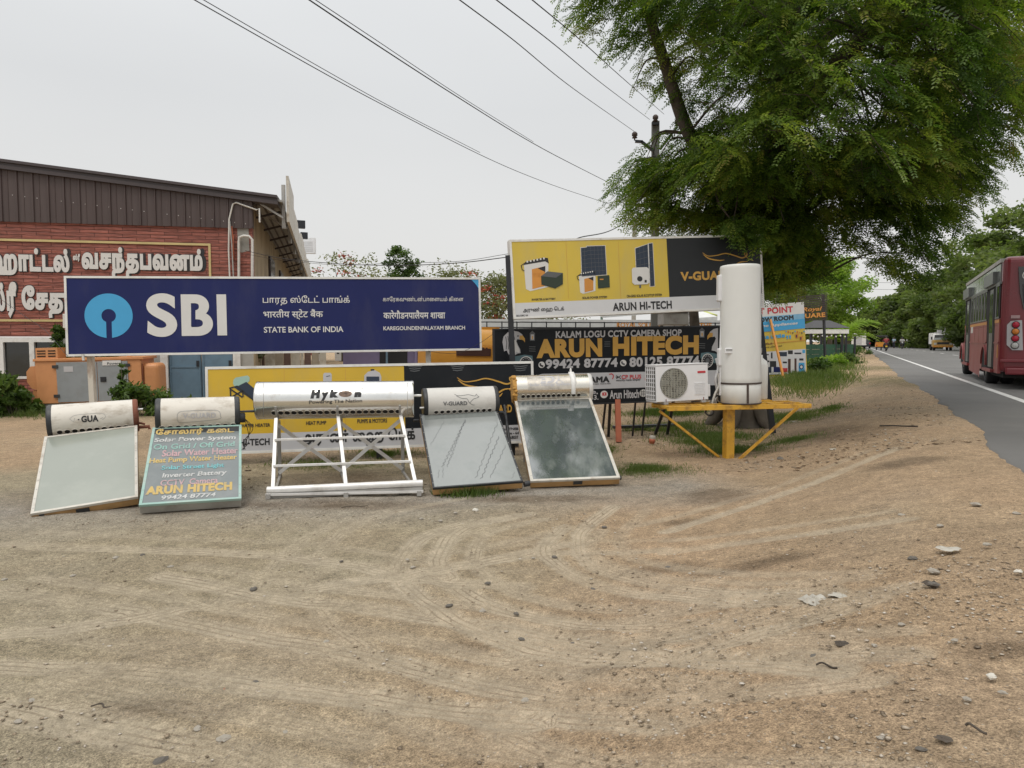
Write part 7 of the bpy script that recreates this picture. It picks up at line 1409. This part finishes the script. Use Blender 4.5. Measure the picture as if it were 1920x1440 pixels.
# bus
d_ = Vector((.46, .888, 0)).normalized(); rg = Vector((d_.y, -d_.x, 0)); A = Vector((11.16, 16.5, RZ)); LBUS = 8.2; WB = 2.45; HB = 3.05
fL = Frame(A + d_ * LBUS + Vector((0, 0, HB)), A + Vector((0, 0, HB)), A, A + d_ * LBUS); fR = Frame(A + Vector((0, 0, HB)), A + rg * WB + Vector((0, 0, HB)), A + rg * WB, A)
r = thing('bus', 'maroon passenger bus with two open folding doors driving away on the road', 'bus', A + d_ * 4 + rg * 1.2)
def bx(mb, x0, x1, y0, y1, z0, z1, mi=0): return mb.box8([A + rg * x + d_ * y + Vector((0, 0, z)) for z in (z0, z1) for x, y in ((x0, y0), (x1, y0), (x1, y1), (x0, y1))], mi)
bx(MB(), .012, WB - .012, .02, LBUS, .38, HB - .02).build('body', M['maroon'], r, bevel=.14, seg=4)
LS = lambda x: fL.px(x, 620)[0]          # along the left side, 0 at the front
xw = [LS(v) for v in (1800, 1811, 1820, 1851, 1866, 1871)]
sk = MB(); 
def panel(mb, a0, a1, b0, b1, c=.012): mb.fbox(fL, a0, a1, b0, b1, -.05, c)
wheels = [LS(1806.5), LS(1851) - .35]
doors = [(xw[1], xw[2]), (xw[3], xw[4])]
for a0, a1 in ((.05, xw[1]), (xw[2], xw[3]), (xw[4], LBUS - .13)): panel(sk, a0, a1, 1.05, 1.62)
sk.build('waist_panel', M['maroon_d'], r)
sk = MB(); wa_, wb_ = wheels; rw = .52
segs = [(.05, wa_ - rw), (wa_ + rw, xw[1]), (xw[2], wb_ - rw), (xw[4], LBUS - .13)]
for a0, a1 in segs:
    if a1 > a0: panel(sk, a0, a1, .36, 1.048)
for wx in wheels:
    N = 14; arc = [(wx + rw * math.cos(math.pi * k / N), .5 + .48 * math.sin(math.pi * k / N)) for k in range(N + 1)]
    V, T = fill([[(wx - rw, 1.048), (wx - rw, .45)] + arc[::-1] + [(wx + rw, .45), (wx + rw, 1.048)]] if False else [arc + [(wx - rw, 1.048), (wx + rw, 1.048)]]); sk.add([fL.P(p[0], p[1], .012) for p in V], T)
sk.build('skirt_panel', M['maroon_d'], r)
for wx in wheels:
    mb = MB(); mb.add([fL.P(wx + .5 * math.cos(t), .5 + .46 * math.sin(t), .008) for t in np.linspace(0, math.pi, 15)] + [fL.P(wx - .5, .38, .008), fL.P(wx + .5, .38, .008)], [tuple(range(17))]); mb.build('wheel_well', M['hole'], r)
    mb = MB(); N = 18
    for k in range(N):
        t0, t1 = math.pi * k / N, math.pi * (k + 1) / N; q = [(wx + rr_ * math.cos(t), .5 + rr_ * .94 * math.sin(t)) for t in (t0, t1) for rr_ in (.49, .55)]
        mb.box8([fL.P(*q[0], .05), fL.P(*q[1], .05), fL.P(*q[1], .0), fL.P(*q[0], .0), fL.P(*q[2], .05), fL.P(*q[3], .05), fL.P(*q[3], .0), fL.P(*q[2], .0)])
    mb.build('wheel_arch', M['maroon_d'], r)
def wheel(c, ax, R_, wd, parent):
    wo = MB().lathe(c, ax, [(-wd / 2, R_ * .6), (-wd / 2, R_ * .92), (-wd / 2 + .04, R_), (wd / 2 - .04, R_), (wd / 2, R_ * .92), (wd / 2, R_ * .6)], 28).build('wheel', M['tyre'], parent)
    MB().lathe(c, ax, [(-wd / 2 + .02, R_ * .62), (-wd / 2 + .06, R_ * .4), (-wd / 2 + .0, R_ * .2), (-wd / 2 - .01, .001)], 20).build('rim', M['rim'], wo); return wo
for wx in wheels:
    c = fL.P(wx, .48, -.17); wheel(c, rg, .48, .28, r); wheel(c + rg * (WB - .35), -rg, .48, .28, r)
wheel(fL.P(wheels[1], .48, -.5), rg, .48, .26, r)
mb = MB(); 
for a0, a1 in ((.05, xw[1]), (xw[2], xw[3]), (xw[4], LBUS - .13)): panel(mb, a0, a1, 1.53, 1.60, .018)
mb.build('gold_stripe', M['orange_v'], r)
mb = MB()
for a0, a1 in ((.05, xw[1]), (xw[2], xw[3]), (xw[4], LBUS - .13)): panel(mb, a0, a1, 1.05, 1.085, .03)
mb.build('rub_rail', M['maroon_d'], r)
def bay(a0, a1, n):
    mb = MB().fbox(fL, a0, a1, 1.63, 2.42, -.05, .004); mb.build('window_bay', M['hole'], r)
    for k in range(n):
        p0 = a0 + (a1 - a0) * k / n; w_ = (a1 - a0) / n; f_ = MB(); f_.fbox(fL, p0, p0 + w_ * .22, 1.63, 2.42, .004, .018); f_.fbox(fL, p0, p0 + w_, 1.63, 1.67, .018, .024); f_.fbox(fL, p0, p0 + w_, 2.38, 2.42, .018, .024); wo = f_.build('window', M['busgrey'], r); MB().fbox(fL, p0 + w_ * .22, p0 + w_ * .6, 1.67, 2.38, .004, .010).build('pane', M['glassdark'], wo)
bay(.08, xw[1] - .02, 3); bay(xw[2] + .02, xw[3] - .02, 6); bay(xw[4] + .02, LBUS - .16, 1)
M['bus_vent'] = mat('mottled_quarter_glass', (.2, .22, .22), .12, var=.6, scale=5, spec=.8)  # grey quarter glass with an uneven tone
n_ = 11
for k in range(n_): a0 = .08 + (LBUS - .28) * k / n_; MB().fbox(fL, a0 + .02, a0 + (LBUS - .28) / n_ - .02, 2.47, 2.88, -.03, .012).build('quarter_window', M['bus_vent'], r)
MB().fbox(fL, .05, LBUS - .14, 2.42, 2.47, -.03, .03).build('gutter', M['busgrey'], r); MB().fbox(fL, .02, LBUS - .1, 2.9, 2.99, -.1, .03).build('roof_rail', M['alu_d'], r)
for a0, a1 in doors:
    MB().fbox(fL, a0, a1, .42, 2.42, -.04, .006).build('doorway', M['hole'], r)
    for k in range(2):
        p0 = a0 + (a1 - a0) * (.55 + .2 * k); do = MB().fbox(fL, p0, p0 + (a1 - a0) * .18, .48, 2.35, .006, .05).build('door', M['busgrey'], r); MB().fbox(fL, p0 + .03, p0 + (a1 - a0) * .18 - .03, 1.3, 2.25, .05, .054).build('pane', M['glassdark'], do)
    MB().fbox(fL, a0 - .1, a1 + .05, .36, .43, -.1, .08).build('step', M['maroon_d'], r); MB().fbox(fL, a0 - .15, a1 + .1, 2.46, 2.75, .01, .1).build('route_board', M['busgrey'], r)
MB().fbox(fL, xw[2] + .25, xw[2] + .8, 1.35, 1.55, .012, .016).build('number_plate', M['letter'], r)
sm_ = MB()
for a_ in np.arange(.9, LBUS - .3, 1.05): sm_.fbox(fL, a_, a_ + .012, 1.09, 1.52, .012, .015)
for a_ in np.arange(.3, LBUS - .3, .21): sm_.fbox(fL, a_, a_ + .012, 1.47, 1.485, .012, .017)
sm_.build('panel_seams', M['rust'], r)
mb = MB(); q = [(xw[2] - .1, .36), (xw[3] - 1.25, .36), (xw[3] - 1.3, .12), (xw[3] - 1.5, .13), (xw[3] - 1.55, .2), (xw[3] - 1.75, .16), (xw[2] + .1, .22)]; fL.flat(mb, [q], 0, .012); mb.build('torn_skirt', M['maroon_d'], r)
# rear face
mb = MB(); q = [(.29, 2.78), (2.45 - .3, 2.78), (2.45 - .3, 1.82), (.42, 1.82), (.34, 2.2)]; fR.flat(mb, [q], 0, .012); mb.build('rear_window', M['glassdark'], r)
mb = MB(); fR.flat(mb, [[(.38, 2.38), (1.1, 2.38), (1.1, 1.95), (.41, 1.95)]], 0, .018); mb.build('rear_board', M['blackplastic'], r)
mb = MB(); 
for z in (2.29, 2.16, 2.02): fR.flat(mb, [[(.46, z - .045), (.95, z - .045), (.95, z + .055), (.45, z + .055)]], 0, .024)
mb.build('rear_stickers', M['letter'], r)
mb = MB(); cx2, cy2 = .56, 2.58; fR.flat(mb, [[(cx2 + .19 * math.cos(t), cy2 + .14 * math.sin(t)) for t in np.linspace(0, 2 * math.pi, 29)[:-1]], [(cx2 + .17 * math.cos(t), cy2 + .12 * math.sin(t)) for t in np.linspace(0, 2 * math.pi, 29)[:-1]][::-1]], 0, .018); mb.build('emblem', M['letter'], r)
mb = MB(); V, T = text2d('TN', .04); lo = V.min(0); N = (V - lo) / (V.max(0) - lo); mb.add([fR.P(cx2 - .1 + .2 * p[0], cy2 - .07 + .14 * p[1], .018) for p in N], T); mb.build('lettering', M['letter'], r)
q = [(.34, 1.72), (.70, 1.78), (.78, .72), (.46, .72), (.32, .9), (.30, 1.55)]; q = [(.12, 1.47), (.19, 1.56), (.40, 1.58), (.44, .90), (.24, .90), (.13, 1.02)]; k = len(q)
mb = MB(); fR.flat(mb, [q[::-1]], 0, .022); mb.build('lamp_panel', M['grey_l'], r)
for z, m_ in ((1.475, 'lamp_r'), (1.32, 'lamp_o'), (1.165, 'lamp_r'), (1.005, 'lamp_w')):
    c = fR.P(.285, z, .02); lo_ = MB().lathe(c, fR.n, [(0, .068), (.02, .068), (.03, .05), (.036, .001)], 20).build('tail_lamp', M[m_], r); MB().lathe(c, fR.n, [(0, .068), (.012, .08), (.022, .07)], 20).build('lamp_ring', M['blackplastic'], lo_)
mb = MB().fbox(fR, .19, .36, 1.62, 1.69, 0, .02); mb.build('sticker', M['pink'], r); MB().fbox(fR, .02, WB - .02, .62, .69, 0, .05).build('bumper_lip', M['maroon'], r, bevel=.015); MB().fbox(fR, .12, WB - .12, .34, .5, -.02, .05).build('bumper', M['maroon'], r, bevel=.03)
mb = MB(); bx(mb, .1, WB - .1, .1, LBUS - .3, .26, .40); mb.build('underbody', M['hole'], r); mb = MB(); bx(mb, .9, 1.2, .3, .7, 3.03, 3.09); mb.build('roof_hatch', M['letter'], r); MB().fbox(fL, LBUS - .28, LBUS - .16, .72, 1.02, .012, .02).build('reflector', M['orange_v'], r)

# tan mini truck coming the other way
c = onroad(1767, 85); rg2 = Vector((RD.y, -RD.x, 0)); 
def veh(c, fwd, sx=1): 
    f = Vector(fwd).normalized(); s = Vector((f.y, -f.x, 0)); return lambda x, y, z: c + s * x + f * y + Vector((0, 0, z)), f, s
def vb(T, mb, x0, x1, y0, y1, z0, z1, tx=0., ty=0., mi=0): return mb.box8([T(x0, y0, z0), T(x1, y0, z0), T(x1, y1, z0), T(x0, y1, z0), T(x0 + tx, y0 + ty * 0, z1), T(x1 - tx, y0, z1), T(x1 - tx, y1 - ty, z1), T(x0 + tx, y1 - ty, z1)], mi)
T, f, s = veh(c, -RD); r = thing('mini_truck', 'tan faced mini truck with load on its roof, coming towards the camera', 'truck', c)
vb(T, MB(), -1.05, 1.05, -1.7, 0, .45, 1.25).build('cab', M['truck_y'], r, bevel=.08); vb(T, MB(), -1.03, 1.03, -1.7, -.12, 1.25, 2.0, .1, .35).build('cab_top', M['white'], r, bevel=.08); vb(T, MB(), -.92, .92, -.2, -.118, 1.27, 1.85, .06, .30).build('windscreen', M['glassdark'], r)
mb = MB(); mb.add([T(-.9, -.09, 1.28), T(.9, -.09, 1.28), T(.83, -.36, 1.86), T(-.83, -.36, 1.86)], [(0, 1, 2, 3)]); mb.build('windscreen', mat('painted_sky_glass', (.4, .42, .42), .05, spec=1.), r)  # pale base colour paints a sky reflection over the dark windscreen
vb(T, MB(), -1.05, 1.05, -5.2, -1.75, .75, 2.1).build('cargo_body', M['white'], r, bevel=.03); vb(T, MB(), -.6, .6, -.02, .03, .75, 1.0).build('grille', M['blackplastic'], r); vb(T, MB(), -1.05, 1.05, -.05, .1, .4, .58).build('bumper', M['orange_v'], r, bevel=.02)
for x in (-.8, .8): vb(T, MB(), x - .14, x + .14, 0, .05, .7, .92).build('headlight', M['lamp_w'], r, bevel=.03); vb(T, MB(), x * 1.45 - .08, x * 1.45 + .08, -.3, -.22, 1.3, 1.65).build('mirror', M['blackplastic'], r)
for x in (-.85, .85):
    for y in (-.75, -4.2): wheel(T(x, y, .36), s * (1 if x < 0 else -1), .36, .24, r)
mb = MB(); vb(T, mb, -.7, .8, -1.6, -.6, 2.0, 2.15); vb(T, mb, .1, .55, -1.3, -.8, 2.15, 2.45); vb(T, mb, -.5, -.1, -1.4, -.9, 2.15, 2.3); mb.tube([T(-.25, -1.1, 2.2), T(-.28, -1.1, 2.8)], .03, 5); mb.build('roof_load', M['grey_l'], r)
# auto rickshaw from behind
c = onroad(1652.5, 90); T, f, s = veh(c, RD); r = thing('auto_rickshaw', 'orange auto rickshaw with black canvas top, seen from behind', 'auto rickshaw', c)
vb(T, MB(), -.72, .72, 0, 1.6, .35, .85).build('body', M['auto_y'], r, bevel=.08); vb(T, MB(), -.7, .7, 0, .1, .85, 1.0).build('tail_panel', M['auto_y'], r); vb(T, MB(), -.35, .35, 1.6, 2.5, .35, .8, .05, .2).build('nose', M['auto_y'], r, bevel=.1)
vb(T, MB(), -.7, .7, .0, 2.0, 1.55, 1.85, .12, .2).build('canopy', M['canvas'], r, bevel=.08)
for x in (-.66, .66):
    for y in (.05, 1.3): MB().bar(T(x, y, .85), T(x, y, 1.6), .06, .06, up=(0, 1, 0)).build('roof_post', M['canvas'], r)
vb(T, MB(), -.6, .6, .6, .75, .8, 1.4).build('seat_back', M['canvas'], r, bevel=.04); vb(T, MB(), -.72, .72, -.06, 0, .3, .42).build('bumper', M['blacksteel'], r)
for x in (-.58, .58): wheel(T(x, .45, .24), s * (1 if x < 0 else -1), .24, .14, r); vb(T, MB(), x - .07, x + .07, -.03, .0, .55, .7).build('tail_light', M['lamp_r'], r)
wheel(T(0, 2.2, .24), s, .24, .14, r)
# riders, walker
c = onroad(1660.5, 80); R = motorbike('dark motorcycle with pale number plate following the rickshaw', c, AR, M['red_v']); r = person('person in red shirt riding the motorcycle behind the rickshaw', c, R, RIDE, JE, JR, CL('shirt_r', 'trouser')); headgear(r, c, R, RIDE[4], M['hair'])
c = onroad(1690.5, 105); R = motorbike('dark motorcycle coming from the far bend', c, AR + math.pi, M['blacksteel']); r = person('person in white and dark clothes riding the oncoming motorcycle', c, R, RIDE, JE, JR, CL('white_p', 'trouser')); headgear(r, c, R, RIDE[4], M['blackplastic'], True)
c = onroad(1675, 112); R = Matrix.Rotation(AR + 2.6, 3, 'Z'); r = person('person in pale blue shirt walking at the far road side', c, R, STAND, JE, JR, CL('shirt_b', 'trouser')); headgear(r, c, R, STAND[4], M['hair'])
# car and white lorry far down the left side
c = onroad(1627.5, 112) + Vector((-.6, 0, 0)); T, f, s = veh(c, RD); r = thing('dark_car', 'dark blue grey car seen from behind far down the road', 'car', c)
M['carblue'] = mat('dark_car_paint', (.03, .035, .05), .25, coat=.5)
vb(T, MB(), -.85, .85, 0, 3.9, .3, .95).build('body', M['carblue'], r, bevel=.12); vb(T, MB(), -.8, .8, .15, 2.7, .95, 1.5, .14, .5).build('cabin', M['carblue'], r, bevel=.1); mb = MB(); mb.add([T(-.68, .10, 1.0), T(.68, .10, 1.0), T(.6, .13, 1.42), T(-.6, .13, 1.42)], [(0, 1, 2, 3)]); mb.build('rear_window', M['glassdark'], r)
for x in (-.72, .72): vb(T, MB(), x - .1, x + .1, -.04, 0.02, .7, .9).build('tail_light', M['lamp_r'], r); [wheel(T(x, y, .31), s * (1 if x < 0 else -1), .31, .2, r) for y in (.7, 3.1)]
vb(T, MB(), -.26, .26, -.03, .0, .52, .64).build('number_plate', M['letter'], r)
c = onroad(1609, 104); c.z = .42; T, f, s = veh(c, RD); r = thing('white_lorry', 'small white lorry parked on the left verge far away', 'lorry', c)
vb(T, MB(), -.95, .95, 0, 3.4, .6, 2.3).build('cargo_box', M['white'], r, bevel=.04); vb(T, MB(), -.9, .9, 3.45, 4.9, .45, 1.9, .05, .3).build('cab', M['white'], r, bevel=.1); vb(T, MB(), -.95, .95, -.05, .1, .45, .6).build('bumper', M['blacksteel'], r); vb(T, MB(), -.4, .4, -.02, .0, .75, 1.9).build('rear_door', M['grey_l'], r)
for x in (-.78, .78): [wheel(T(x, y, .38), s * (1 if x < 0 else -1), .38, .24, r) for y in (.7, 4.1)]
c = at(1793, 640, 98); r = thing('roadside_kiosk', 'teal tarpaulin kiosk with white counter across the road behind the truck', 'kiosk', (c.x, 98, RZ))
MB().box((c.x, 98, RZ + .55), (2.6, 1.5, 1.1)).build('counter', M['white'], r); MB().box((c.x - .6, 98, RZ + 2.0), (2.2, 2.0, .9)).build('tarpaulin', mat('teal_tarpaulin', (.03, .22, .2), .6), r)
for dx in (-1.2, 1.2): MB().box((c.x + dx, 97.4, RZ + 1.1), (.1, .1, 2.2)).build('post', M['blacksteel'], r)
for i, (x, Y) in enumerate(((1678, 118), (1702, 118))): g = at(x, 640, Y); r = thing('marker_post', ('white marker post at the far bend, left one', 'thin white marker post beside the oncoming motorcycle')[i], 'post', (g.x + 2, Y, RZ)); MB().box((g.x + 2, Y, RZ + .8), (.16, .16, 1.6)).build('shaft', M['white'], r)
